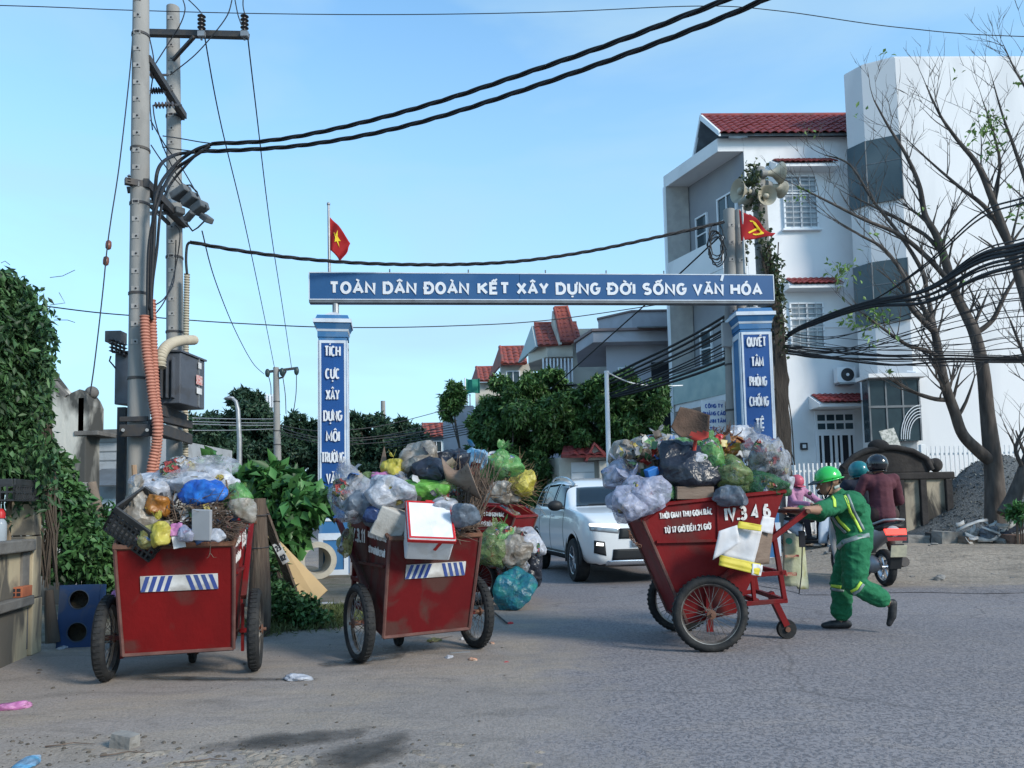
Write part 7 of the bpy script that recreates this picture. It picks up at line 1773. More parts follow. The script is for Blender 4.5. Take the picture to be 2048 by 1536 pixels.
stripe('knee_tape',[(1663,1171),(1675,1173),(1690,1175)],5.5,m_hivis);stripe('knee_tape',[(1664,1178),(1676,1180),(1690,1182)],5.0,m_silver)
stripe('belt',[(1676,1096),(1688,1084),(1706,1078),(1722,1073),(1738,1070)],9,m_silver)
stripe('collar',[(1668,976),(1678,972),(1689,974)],7,M('collar_grey',(.36,.42,.40),rough=.8))
# riders
def rider(label,sc,px,lean,top,pants,hel,hands,feet,hz=.0,name='person',peak=True,mask=None,size=1.0,voxel=.013,up=0.0,grp='scooter riders'):
 """sits on scooter sc at local x = px; torso leans forward by lean metres"""
 t=thing(name,label,'person',sc.location.copy(),sc.rotation_euler.z,grp)
 V_=lambda x,y,z:Vector((x,y,z))
 pz=.90+up;pel=V_(px,0,pz);ch=V_(px+lean*.8,0,pz+.36*size);nk=V_(px+lean,0,pz+.49*size);hd=V_(px+lean+.03,0,pz+.60*size)
 caps=[(pel,V_(px+lean*.4,0,pz+.18),.165,.15,'top'),(V_(px+lean*.4,0,pz+.18),ch,.15,.155,'top'),(ch+V_(0,-.10,.02),ch+V_(0,.10,.02),.105,.105,'top'),(V_(px+lean*.95,-.165,pz+.43*size),V_(px+lean*.95,.165,pz+.43*size),.075,.075,'top'),(ch,nk,.10,.055,'top'),(nk,hd,.05,.05,'skin'),(V_(px,-.08,pz),V_(px,.08,pz),.125,.125,'pants')]
 for s_ in(-1,1):
  sh=V_(px+lean*.95,s_*.19,pz+.43*size);ha=V_(hands[0],s_*hands[1],hands[2]);el=(sh+ha)/2+V_(-.06,s_*.10,-.10)
  caps+=[(sh,el,.078,.064,'top'),(el,el.lerp(ha,.88),.06,.046,'top'),(el.lerp(ha,.86),ha,.032,.032,'skin')]
  caps+=hand_caps(el.lerp(ha,.9),ha-el,(0,s_,0),(0,0,1))
  kn_=V_(px+.44,s_*.20,pz-.03);ak=V_(feet[0],s_*feet[1],feet[2]+.09)
  caps+=[(V_(px+.02,s_*.10,pz-.02),kn_,.10,.078,'pants'),(kn_,ak,.074,.052,'pants'),(ak,V_(feet[0]+.02,s_*feet[1],feet[2]+.05),.042,.04,'shoe'),(V_(feet[0]-.03,s_*feet[1],feet[2]+.04),V_(feet[0]+.16,s_*feet[1],feet[2]+.035),.04,.03,'shoe')]
 f=Vector((1,0,-.08));u=Vector((.08,0,1));caps+=head_caps(hd,f,u)
 obj('body',body_mesh(caps,{'top':top,'pants':pants,'skin':m_skin,'shoe':m_shoe},voxel,.008),t)
 face_parts(t,hd,f,u)
 helmet(t,hd+u*.03,f,u,.130,hel,True,peak,-.78);straps(t,hd,f,u)
 if mask is not None:
  q=MB();q.grid(lambda a,b_:hd+f*(.105*math.cos((a-.5)*2.2))+f.cross(u)*(.10*math.sin((a-.5)*2.2))+u*(-.10+.10*b_),10,5);q.build('face_mask',mask,t,180,solid=.006)
 return t
m_maroon=M('maroon_jacket',(.075,.022,.032),(.095,.03,.04),scale=10,rough=.85,bump=.2,bscale=90);m_navy=M('navy_shirt',(.012,.016,.03),(.02,.024,.04),scale=9,rough=.85)
m_brownp=M('brown_trousers',(.055,.032,.028),(.04,.025,.022),scale=8,rough=.85);m_darkp=M('dark_trousers',(.022,.02,.026),(.032,.028,.034),scale=8,rough=.85)
m_pinkj=M('pink_shirt',(.42,.20,.32),(.36,.17,.28),scale=8,rough=.8);m_mag=M('magenta_jacket',(.22,.02,.08),(.18,.02,.07),scale=8,rough=.8)
m_hteal=M('helmet_teal',(.01,.13,.15),(.012,.16,.18),scale=12,rough=.3,clear=.5);m_hblack=M('helmet_black',(.012,.013,.016),rough=.18,clear=.8);m_hpink=M('helmet_pink',(.48,.10,.15),rough=.35)
rider('passenger in a maroon jacket and black helmet on the back of the silver scooter',sc1,-.02,.04,m_maroon,m_brownp,m_hblack,(.30,.20,1.02),(.22,.25,.32),size=1.05,up=.03)
rider('driver in dark clothes and teal helmet in front of the maroon passenger',sc1,.46,.08,m_navy,m_darkp,m_hteal,(.98,.31,1.03),(.78,.14,.33),size=1.0)
rider('rider in a pink shirt and pink helmet on the white and blue scooter',sc2,.28,.06,m_pinkj,m_darkp,m_hpink,(.98,.31,1.03),(.74,.14,.33),mask=m_darkp,size=.95)
rider('rider in a magenta jacket on the dark scooter left of the white car',sc3,.22,.06,m_mag,m_darkp,m_hblack,(.98,.31,1.03),(.74,.14,.33),size=.95,voxel=.02)
# vegetation
rng=np.random.default_rng(11)
def leafmat(name,a,b_,isl=.45,rough=.5,transl=.18):
 k=1.3;return M('leaf_'+name,tuple(x*k for x in a),tuple(x*k*1.15 for x in b_),scale=1.2,rough=rough,island=isl,transl=transl,spec=.35,contrast=(.3,.7))
m_lf_dark=leafmat('dark',(.022,.052,.020),(.032,.068,.026))
m_lf_far=leafmat('far',(.018,.042,.026),(.026,.054,.032),.35)
m_lf_mid=leafmat('street',(.030,.075,.024),(.055,.11,.034),.6)
m_lf_vine=leafmat('vine',(.020,.058,.028),(.042,.085,.032),.7)
m_lf_big=leafmat('almond',(.026,.085,.026),(.05,.125,.038),.6,.45)
m_lf_low=leafmat('weed',(.026,.075,.028),(.05,.105,.036),.65)
m_lf_pale=leafmat('young',(.09,.17,.04),(.12,.20,.06),.3)
m_bark=M('bark',(.085,.070,.058),(.055,.045,.038),scale=6,rough=.95,bump=.7,bscale=22,stretch=(1,1,.3))
m_barkg=M('grey_bark',(.115,.098,.088),(.058,.050,.046),scale=7,rough=.95,bump=1.0,bscale=14,stretch=(1,1,.3))
def cluster_points(cent,rad,n,clumps,rng,shell=.55):
 """points in `clumps` lumps spread through an ellipsoid"""
 d=rng.normal(size=(clumps,3));d/=np.linalg.norm(d,axis=1)[:,None]
 cc=d*(rng.uniform(.15,1,clumps)**.5)[:,None]
 cr=rng.uniform(.16,.34,clumps)
 k=rng.integers(0,clumps,n);e=rng.normal(size=(n,3));e/=np.linalg.norm(e,axis=1)[:,None]
 p=cc[k]+e*(cr[k]*rng.uniform(shell,1.05,n))[:,None]
 return np.asarray(cent)+p*np.asarray(rad)
def crown(par,blobs,mat,L_,W_,per_m3,rng,name='crown',droop=.2,clumps=26,solid_core=True):
 V_,F_=[],[];base=0
 for c,r,n in blobs:
  pts=cluster_points(c,r,n,clumps,rng);v,f=leaves(pts,L_,W_,rng,.35,droop)
  V_.append(v);F_.append(f+base);base+=len(v)
 return obj(name,np_mesh(name,np.concatenate(V_),np.concatenate(F_),mat),par)
def tree(label,foot,blobs,mat,L_,W_,trunk_r,trunk_top,limbs=5,droop=.2,clumps=26,name='tree',bark=None,seed=1,grp=None):
 t=thing(name,label,'tree',foot,group=grp);r_=random.Random(seed);o=Vector(foot)
 q=MB();h=trunk_top
 pts=[Vector((r_.uniform(-.1,.1)*k,r_.uniform(-.1,.1)*k,h*k/5))for k in range(6)]
 q.tube(pts,[trunk_r*(1.25 if k==0 else 1-.11*k)for k in range(6)],10);q.build('trunk',bark or m_bark,t,60)
 for k in range(limbs):
  c,rr,_=blobs[k%len(blobs)];tgt=Vector(c)+Vector((r_.uniform(-.5,.5)*rr[0],r_.uniform(-.4,.4)*rr[1],r_.uniform(-.2,.5)*rr[2]));a=pts[3+k%3]
  q=MB();mid_=a.lerp(tgt,.5)+Vector((0,0,.25));q.tube([a,mid_,tgt],[trunk_r*.5,trunk_r*.32,trunk_r*.1],7);q.build('limb',bark or m_bark,t,60)
 crown(t,blobs,mat,L_,W_,0,rng,droop=droop,clumps=clumps);return t
def B_(px,py,d,wpx,hpx,dep,o,n):
 """ellipsoid blob seen at a pixel, relative to foot o"""
 c=D(px,py,d)-Vector(o);return(tuple(c),(S(wpx,d)/2,dep,S(hpx,d)/2),n)
 # far trees on the left
o=(D(470,960,44).x,44,0)
tree('tall dark tree with a ragged top behind the curved street lamp',o,[B_(470,850,44,150,120,2.2,o,9000),B_(505,822,43.5,60,70,1.4,o,3500),B_(440,900,43,140,110,2.2,o,8000),B_(520,900,43,110,110,2.2,o,7000),B_(488,800,44,50,46,1.2,o,1800)],m_lf_far,.34,.15,.35,4.0,grp='far trees')
o=(D(600,960,50).x,50,0)
tree('broad dark tree between the slender pole and the left column',o,[B_(600,890,50,110,90,2.5,o,7000),B_(640,880,50,80,90,2.5,o,4500),B_(620,930,49,150,80,2.5,o,7000),B_(593,846,50,36,40,1.2,o,1300)],m_lf_far,.36,.16,.35,3.5,seed=2,grp='far trees')
o=(D(760,970,46).x,46,0)
tree('wide dark tree right of the left column',o,[B_(735,880,46,100,100,2.4,o,7000),B_(800,880,46,110,84,2.4,o,7000),B_(760,935,45,190,100,2.4,o,11000),B_(712,860,46,50,60,1.5,o,2200)],m_lf_far,.36,.16,.35,3.5,seed=3,grp='far trees')
o=(D(845,970,56).x,56,0)
tree('low dark tree at the far end of the street',o,[B_(830,905,56,90,90,2.5,o,6000),B_(860,940,55,110,70,2.5,o,6000)],m_lf_far,.4,.17,.35,3.5,seed=4,grp='far trees')
o=(D(395,980,38).x,38,0)
tree('dark tree filling the gap behind the transformer poles',o,[B_(400,900,38,100,110,2.0,o,6500),B_(360,935,38,110,80,2.0,o,5000),B_(300,960,38,120,60,2.0,o,4000)],m_lf_far,.32,.14,.3,3.0,seed=5,grp='far trees')
t=thing('hedge','low dark hedge closing the view below the far trees','hedge',(D(620,1000,60).x,60,0));hp_=[]
for k in range(34):
 hp_.append(((-14+k*1.15,rng.uniform(-1,1),1.2),(1.2,1.2,rng.uniform(1.5,2.6)),900))
crown(t,hp_,m_lf_far,.42,.2,0,rng,'foliage',clumps=10)
# street trees
o=(D(1098,1010,21.5).x,21.5,0)
tree('dense dark green street tree with a straight trunk left of the lamp post',o,[B_(1030,800,21.5,150,110,1.5,o,12800),B_(1075,850,21,190,150,1.6,o,19200),B_(1000,890,21,140,160,1.5,o,14400),B_(1070,940,20.6,150,140,1.4,o,12800),B_(1090,775,22,90,70,1.2,o,5600),B_(970,850,22,80,90,1.2,o,5600)],m_lf_mid,.17,.07,.17,3.4,limbs=7,droop=.5,seed=6,grp='street trees')
o=(D(1235,1010,20.5).x,20.5,0)
tree('dense dark green street tree between the lamp post and the grey house',o,[B_(1190,830,20.8,140,130,1.5,o,12800),B_(1270,840,20.5,150,130,1.5,o,14400),B_(1240,775,21,80,70,1.1,o,5120),B_(1300,820,20.5,80,100,1.2,o,5600),B_(1170,895,20.6,110,90,1.3,o,8000),B_(1270,905,20.3,130,90,1.3,o,9600)],m_lf_mid,.17,.07,.18,3.2,limbs=7,droop=.5,seed=7,grp='street trees')
o=(D(915,1010,36).x,36,0)
tree('thin leafy shrub on the white terrace',o,[B_(908,795,36,40,60,.8,o,2400),B_(895,815,36,30,50,.8,o,1440)],m_lf_mid,.3,.10,.07,5.0,limbs=3,seed=8)
q=MB();q.tube([D(1010,960,20.2),D(1020,930,20.2),D(1026,880,20.2),D(1024,828,20.2)],[.03,.025,.02,.012],6);q.build('dry_branch',m_barkg,None,60,label='pale bare branch in front of the left street tree',cat='branch')
# bare trees on the right
def bare_tree(label,foot,trunks,seed,twig_n=3,depth_=4,leaf_spots=()):
 t=thing('bare_tree',label,'tree',foot,group='bare trees on the right');o=Vector(foot);r_=random.Random(seed);tw=MB();tips=[]
 def grow(p,d,L_,r,lev):
  pts=[p];dd=d.normalized();K=5
  bend=Vector((r_.uniform(-.5,.5),r_.uniform(-.4,.4),r_.uniform(.05,.55)))
  for k in range(K):
   dd=(dd+bend*.13+Vector((r_.gauss(0,.07),r_.gauss(0,.07),r_.gauss(0,.05)))).normalized();pts.append(pts[-1]+dd*L_/K)
  tw.tube(pts,[r*(1-.72*k/K)for k in range(K+1)],5 if lev<2 else 4,caps=False)
  if lev<=0:tips.append(pts[-1]);return
  for c in range(r_.choice((2,2,2,3))):
   f=r_.uniform(.35,1.0);i=min(K-1,int(f*K));a=pts[i].lerp(pts[i+1],f*K-i)
   s_=Vector((r_.choice((-1,1))*r_.uniform(.35,1.0),r_.uniform(-.7,.7),r_.uniform(-.1,.9)));grow(a,(dd*1.0+s_*.85),L_*r_.uniform(.5,.78),max(.0045,r*(1-.6*f)*.66),lev-1)
 for pts,rads in trunks:
  P_=[D(*p)-o for p in pts];seg=[];rs=[]
  for i in range(len(P_)-1):
   p0,p1,p2,p3=P_[max(i-1,0)],P_[i],P_[i+1],P_[min(i+2,len(P_)-1)]
   for k in range(6):
    u=k/6;seg.append(.5*((2*p1)+(p2-p0)*u+(2*p0-5*p1+4*p2-p3)*u*u+(3*p1-p0-3*p2+p3)*u**3));rs.append(rads[i]+(rads[i+1]-rads[i])*u)
  seg.append(P_[-1]);rs.append(rads[-1]);rs=[r*.8 for r in rs];q=MB();q.tube(seg,rs,10);q.build('trunk' if rads[0]>.15 else 'limb',m_barkg,t,60)
  n=len(seg)
  for i in range(int(n*.38)if rads[0]>.15 else int(n*.15),n,3):
   if rs[i]>.12:continue
   d=(seg[min(i+1,n-1)]-seg[i-1]).normalized()
   for _ in range(1 if r_.random()<.6 else 2):
    s_=Vector((r_.choice((-1,1))*r_.uniform(.4,1),r_.uniform(-.8,.8),r_.uniform(.0,.8)));grow(seg[i],d*.8+s_*.9,r_.uniform(.5,1.0),max(.007,rs[i]*.42),depth_-2 if r_.random()<.6 else depth_-3)
  grow(seg[-1],seg[-1]-seg[-3],.7,rs[-1]*.9,depth_-2)
 tag(tw.build('twigs',m_barkg,t,60),kind='stuff')
 lp=np.array([[*p]for p in tips])
 lp=lp[rng.random(len(lp))<.025]if len(lp)else lp
 ex=[np.array([*(D(x,y,d)-o)])+rng.normal(size=(n,3))*S(rr,d)*.4 for x,y,d,rr,n in leaf_spots]
 allp=np.concatenate(([np.repeat(lp,4,0)+rng.normal(size=(len(lp)*4,3))*.05]if len(lp)else[])+ex)if(len(lp)or ex)else None
 if allp is not None:
  v,f=leaves(allp,.14,.06,rng,.4,.3);obj('young_leaves',np_mesh('young_leaves',v,f,m_lf_pale),t)
 return t
o=(D(1992,1040,15.6).x,15.6,.2)
bare_tree('bare forked tree with grey trunk standing among the rubble',o,[([(1992,1050,15.6),(1990,980,15.6),(1985,915,15.6),(1975,830,15.6),(1966,740,15.55),(1950,670,15.5),(1932,630,15.5),(1908,580,15.4),(1890,520,15.3),(1872,470,15.2),(1850,430,15.2),(1838,370,15.1),(1812,310,15.0),(1775,250,15.0),(1748,200,15)],[.27,.23,.21,.17,.15,.135,.12,.11,.10,.085,.07,.055,.04,.028,.015]),([(1985,925,15.6),(1955,900,15.5),(1925,868,15.4),(1908,820,15.3),(1890,770,15.2),(1878,710,15.2),(1868,660,15.1),(1850,620,15.1)],[.16,.145,.13,.125,.115,.10,.085,.06]),([(1868,662,15.1),(1845,640,15.0),(1820,610,14.9),(1812,560,14.8),(1770,500,14.8),(1720,470,14.8),(1670,440,14.9)],[.085,.07,.06,.05,.04,.028,.015]),([(1870,665,15.1),(1855,590,15.2),(1843,540,15.2),(1800,470,15.3),(1745,400,15.3),(1700,330,15.4),(1650,310,15.4)],[.07,.055,.05,.042,.034,.025,.012]),([(1878,715,15.2),(1850,700,15.0),(1815,690,14.8),(1770,660,14.7),(1730,630,14.6)],[.06,.05,.042,.032,.015]),([(1908,575,15.4),(1860,520,15.2),(1800,470,15.1),(1730,440,15.0),(1650,400,15.0),(1590,370,15.0)],[.075,.06,.05,.038,.026,.012]),([(1890,515,15.3),(1850,470,15.3),(1780,430,15.3),(1710,395,15.3)],[.06,.045,.03,.014]),([(1950,668,15.5),(1985,640,15.4),(2010,590,15.3),(2040,540,15.2)],[.075,.06,.05,.035]),([(1898,800,15.3),(1870,798,15.2),(1842,790,15.2)],[.06,.055,.05])],21,leaf_spots=((1690,545,14.8,40,60),(1750,640,14.6,50,60),(1700,640,14.6,30,30),(1600,390,15,30,16)))
o=(D(2085,1010,14.6).x,14.6,.2)
bare_tree('bare tree at the right edge with branches spreading into the sky',o,[([(2090,1020,14.6),(2085,800,14.6),(2062,640,14.6),(2040,560,14.6),(2015,480,14.5),(1985,400,14.4),(1955,330,14.3),(1915,280,14.2),(1880,230,14.1),(1852,170,14)],[0.177,0.143,0.122,0.109,0.088,0.075,0.058,0.041,0.027,0.012]),([(2022,500,14.5),(1975,420,14.6),(1920,375,14.6),(1868,330,14.6),(1820,285,14.6)],[0.068,0.051,0.037,0.024,0.010]),([(2040,560,14.6),(2060,470,14.5),(2055,380,14.4),(2030,300,14.4),(2005,230,14.3),(1985,160,14.3)],[0.088,0.068,0.051,0.037,0.024,0.010]),([(1985,400,14.4),(2000,330,14.3),(1985,260,14.2),(1965,200,14.2)],[0.048,0.034,0.024,0.010]),([(2055,380,14.4),(2075,280,14.2),(2062,200,14.1),(2030,140,14.0),(2008,92,14)],[0.048,0.041,0.031,0.020,0.008]),([(2085,800,14.6),(2060,740,14.4),(2040,690,14.3),(2020,640,14.3)],[0.061,0.048,0.034,0.020])],33,leaf_spots=((1980,250,14.2,34,60),(1990,295,14.2,24,24),(2032,430,14.4,20,20),(1945,270,14.2,24,14)))
o=(D(2046,1010,15.0).x,15.0,.2)
bare_tree('leaning grey stump trunk beside the forked bare tree',o,[([(2010,1030,15.0),(2030,990,15.0),(2052,930,15.0),(2075,860,15)],[.20,.17,.14,.11]),([(2048,940,15.0),(2032,905,14.9),(2036,880,14.9),(2052,850,14.9)],[.05,.045,.035,.02])],40,depth_=3)
# vines on the loudspeaker pole
t=thing('climbing_vine','climbing vine wrapped round the loudspeaker pole','vine',(D(1552,950,15.6).x,15.6,0));o=Vector(t.location)
pts=[]
for(x,y,n,sp)in((1508,350,110,16),(1496,365,60,9),(1512,400,40,8),(1518,450,60,8),(1532,500,110,12),(1545,540,170,13),(1552,590,170,13),(1556,640,130,12),(1560,690,90,11),(1470,520,120,12),(1486,500,80,10),(1546,560,120,16)):
 pts.append(np.array([*(D(x,y,15.55)-o)])+rng.normal(size=(n,3))*np.array([S(sp,15.5)*.5,.14,S(34,15.5)*.5]))
v,f=leaves(np.concatenate(pts),.11,.08,rng,.3,.3);obj('foliage',np_mesh('foliage',v,f,leafmat('polevine',(.035,.055,.026),(.055,.065,.034))),t)
q=MB();r_=random.Random(2)
for k in range(22):
 x0=1535+r_.uniform(-12,16);q.tube([D(x0+r_.uniform(-8,8),480+80*r_.random(),15.5)-o,D(1558+r_.uniform(-10,10),640,15.45)-o,D(1563+r_.uniform(-12,14),760,15.4)-o,D(1568+r_.uniform(-12,12),860,15.4)-o,D(1572+r_.uniform(-12,16),960,15.4)-o],[.012,.02,.026,.03,.03],5)
q.build('stems',m_bark,t,60)
# big vine on the left wall
t=thing('wall_vine','huge dark green vine heaped over the left wall','vine',(-4.4,6.6,0));o=Vector(t.location)
pts=[];
for(x,y,d,wx,wz,dep,n)in((-5,600,6.3,80,90,.5,4200),(5,690,6.3,130,120,.5,7000),(-20,790,6.2,170,150,.5,8000),(50,740,6.6,70,160,.4,4500),(30,860,6.5,110,110,.45,5200),(0,920,6.2,100,80,.35,3000),(72,850,6.7,44,130,.3,2400),(84,930,6.8,44,90,.25,1500),(62,650,6.5,50,90,.3,2200),(-70,700,6.0,120,260,.5,4000),(100,990,6.9,36,70,.25,800),(20,566,6.4,70,44,.35,1500),(86,780,6.7,30,80,.2,900)):
 x-=22
 c=D(x,y,d)-o;e=rng.normal(size=(n,3));e/=np.linalg.norm(e,axis=1)[:,None]
 lump=np.array([1+.35*noise.noise(Vector(k)*2.4+Vector((x,y,0)))for k in e]);e*=(rng.uniform(.5,1.08,n)*lump)[:,None]
 pts.append(np.array([*c])+e*np.array([S(wx,d)/2,dep,S(wz,d)/2])+rng.normal(size=(n,3))*.02)
r_=random.Random(14)
for k in range(120):
 x0,y0=r_.choice(((r_.uniform(-10,92),r_.uniform(560,640)),(r_.uniform(60,100),r_.uniform(620,900)),(r_.uniform(20,105),r_.uniform(860,960))));L0=r_.uniform(.15,.5);c=D(x0-14,y0,6.45+r_.uniform(-.25,.3))-o;n=int(L0*46)
 tt=np.linspace(0,1,n)[:,None];dr=np.array([r_.uniform(-.05,.16),r_.uniform(-.12,.05),-L0])
 pts.append(np.array([*c])+tt*dr+np.array([.08,0,.06])*np.sin(tt*3)+rng.normal(size=(n,3))*.018)
v,f=leaves(np.concatenate(pts),.085,.038,rng,.35,1.2);obj('foliage',np_mesh('foliage',v,f,m_lf_vine),t)
q=MB();r_=random.Random(4)
for k in range(60):
 x=r_.uniform(10,108);q.tube([D(x,880+r_.uniform(-40,40),6.62)-o,D(x+r_.uniform(-14,14),960+r_.uniform(-20,20),6.6)-o,D(x+r_.uniform(-16,24),1040+r_.uniform(-20,30),6.65)-o,D(x+r_.uniform(0,20),1120+r_.uniform(-30,60),6.75)-o],r_.choice((.005,.008,.011)),4)
for(a,b_,c)in(((100,555),(125,552),(150,540)),((100,610),(130,606),(118,585)),((108,640),(135,640),(150,645)),((20,530),(10,522),(2,526))):
 q.tube([D(*a,6.6)-o,D(*b_,6.6)-o,D(*c,6.6)-o],.003,4)
q.tube([D(98,1180,6.75)-o,D(100,1220,6.75)-o,D(106,1285,6.75)-o],[.035,.045,.06],8)
tag(q.build('stems',m_bark,t,60),kind='stuff')
# bushes below the vine
def bush(label,spots,mat,L_,W_,foot,droop=.2,name='bush',grp='bushes along the left verge'):
 t=thing(name,label,'bush',foot,group=grp);o=Vector(foot);pts=[]
 for(x,y,d,wx,wz,dep,n)in spots:
  c=D(x,y,d)-o;e=rng.normal(size=(n,3));e/=np.linalg.norm(e,axis=1)[:,None];e*=(rng.uniform(.3,1.05,n))[:,None];pts.append(np.array([*c])+e*np.array([S(wx,d)/2,dep,S(wz,d)/2]))
 P_=np.concatenate(pts);P_[:,2]=np.maximum(P_[:,2],.03);v,f=leaves(P_,L_,W_,rng,.5,droop);obj('foliage',np_mesh('foliage',v,f,mat),t)
 q=MB();r_=random.Random(len(label))
 for(x,y,d,wx,wz,dep,n)in spots:
  for k in range(4):c=D(x+r_.uniform(-.3,.3)*wx,y-.2*wz,d)-o;q.tube([Vector((c.x*.6,c.y*.6,0)),c*.6+Vector((0,0,c.z*.1)),c],[.018,.012,.004],5)
 tag(q.build('stems',m_bark,t,60),kind='stuff');return t
bush('leafy creeper spilling down to the blue panel',[(118,945,7.0,40,90,.2,600),(128,985,7.1,50,80,.25,700),(140,1010,7.2,60,80,.3,900),(150,1060,7.2,90,70,.3,1200),(190,1110,7.2,90,100,.35,1600),(150,1130,7.1,110,60,.3,1200),(215,1150,7.3,60,80,.3,700)],m_lf_low,.09,.045,(D(150,1200,7.2).x,7.2,0),.5)
bush('dark green undergrowth behind the leftmost cart',[(215,1050,8.6,70,90,.4,900),(250,1080,8.6,80,90,.4,900),(330,1150,8.5,150,120,.4,1200)],m_lf_low,.10,.05,(D(240,1150,8.6).x,8.6,0))
bush('broad-leaved shrub left of the blue column',[(560,975,9.2,130,80,.5,380),(500,965,9.3,90,60,.4,220),(605,1005,9.1,100,80,.5,420),(560,1040,9.1,110,110,.5,420),(575,1075,9.0,60,60,.4,160),(430,935,9.6,50,60,.3,90),(540,950,9.2,60,50,.3,120)],m_lf_big,.22,.115,(D(570,1180,9.1).x,9.1,0),.35,'almond_shrub')
bush('dark weeds at the foot of the wooden post',[(560,1190,7.7,60,70,.25,700),(590,1215,7.7,100,60,.25,1100),(625,1235,7.7,70,40,.25,600),(550,1130,7.9,40,80,.2,400)],m_lf_low,.07,.035,(D(580,1250,7.6).x,7.65,0))
bush('green weed growing beside the leaning stump',[(2040,1025,14.0,50,40,.3,350)],m_lf_big,.14,.06,(D(2040,1050,14.0).x,14.0,.22))
gp=[]
for _ in range(60):
 cx,cy=rng.uniform(-2.6,-1.6),rng.uniform(7.3,9.0);gp.append(np.array([cx,cy,.01])+rng.normal(size=(60,3))*np.array([.13,.12,0]))
gp=np.concatenate(gp);v,f=leaves(gp,.10,.010,rng,.0,-1.6);obj('grass',np_mesh('grass',v,f,leafmat('grass',(.06,.09,.03),(.10,.11,.045))),None,kind='stuff',label='short weedy grass on the verge by the wooden post')
# left boundary wall
m_wally=M('ochre_wall',(.44,.37,.25),(.36,.31,.22),scale=2.2,rough=.92,bump=.3,bscale=24,dirt=(.085,.08,.072),dirt_amt=.95,dirt_scale=2.6,dirt_pos=.45,stretch=(1,1,.5))
m_walld=M('grey_coping',(.17,.165,.155),(.11,.105,.10),scale=5,rough=.92,bump=.4,bscale=20)
bwp=G(75,1303);bwq=G(0,1337)
wd=(bwq-bwp).normalized();wa=math.atan2(wd.y,wd.x)
bw=thing('boundary_wall','low ochre wall with dirty coping and pillar at the left edge','wall',bwp,wa)
q=MB();q.ab((.22,0,0),(3.4,-.14,.42));q.build('base_panel',m_wally,bw)
q=MB();q.ab((.22,.05,.422),(3.4,-.16,.50));q.build('ledge',m_walld,bw,bevel=.01)
q=MB();q.ab((.34,-.02,.503),(3.4,-.14,.86));q.build('upper_panel',m_wally,bw)
q=MB();q.ab((.20,.05,.863),(3.4,-.18,.96));q.build('coping',m_walld,bw,bevel=.012)
q=MB();q.ab((0,.03,0),(.20,-.20,.46));q.build('pillar',m_wally,bw,bevel=.008);q=MB();q.ab((.01,.02,.468),(.19,-.19,.98));q.build('pillar',m_wally,bw,bevel=.008);q=MB();q.ab((.015,.015,.988),(.185,-.185,1.50));q.build('pillar',m_wally,bw,bevel=.008)
q=MB();q.ab((.22,.004,.06),(.24,-.01,.40));q.build('reveal',m_walld,bw)
q=MB();q.ab((.205,.0,.503),(.34,-.13,.86));q.build('grey_pier',m_walld,bw)
m_brick=M('red_brick',(.36,.12,.06),(.28,.09,.05),scale=14,rough=.9)
BW=Matrix.Translation(bwp)@Matrix.Rotation(wa,4,'Z')
b_=thing('brick','hollow orange brick lying on the wall ledge','brick',BW@Vector((.36,.0,.50)),wa)
q=MB();q.ab((-.10,-.045,.002),(.10,.045,.085));q.build('block',m_brick,b_,bevel=.004)
for i in range(2):
 for j in range(2):
  q=MB();q.ab((.098,-.034+.038*i,.014+.034*j),(.102,-.006+.038*i,.040+.034*j));q.build('hole',m_dark,b_)
  q=MB();q.ab((-.102,-.034+.038*i,.014+.034*j),(-.098,-.006+.038*i,.040+.034*j));q.build('hole',m_dark,b_)
crate('black slatted crate standing on the posts above the left wall',BW@Vector((.50,-.09,1.27)),(0,0,wa),.50,.34,.17)
for k,u in enumerate((.42,.62)):
 q=MB();q.ab((-.014,-.012,0),(.014,.012,.31));q.build('stick',M('weathered_stick',(.24,.18,.12),(.18,.13,.09),scale=8,rough=.9),None,loc=BW@Vector((u,-.08,.96)),label='thin wooden stick under the black crate, %s'%('right one' if k==0 else 'left one'),cat='stick')
bt=thing('bottle','clear plastic bottle with red cap standing on the left wall','bottle',BW@Vector((.70,-.03,.962)))
q=MB();q.lathe([(.04,0),(.046,.01),(.046,.13),(.04,.15),(.022,.175),(.022,.19)],16);q.build('body',M('clear_plastic',(.38,.42,.46),rough=.15,alpha=.7),bt,50);q=MB();q.lathe([(.034,.176),(.034,.215),(.025,.235),(.012,.25)],14);q.build('cap',m_redtape,bt,50)
bp=thing('speaker_cabinet','blue painted cabinet panel with two round holes leaning by the left wall','cabinet',G(152,1295),rot=(R(-6),0,R(8)))
m_bp=M('cabinet_blue',(.018,.05,.14),(.014,.04,.11),scale=5,rough=.6,dirt=(.06,.07,.09),dirt_amt=.5,dirt_scale=4)
W2,H2=.165,.54;pts2=[];bm=bmesh.new()
def ringpts(cz,r,n=28):return[(r*math.cos(2*math.pi*i/n),cz+r*math.sin(2*math.pi*i/n))for i in range(n)]
q=MB();nseg=28
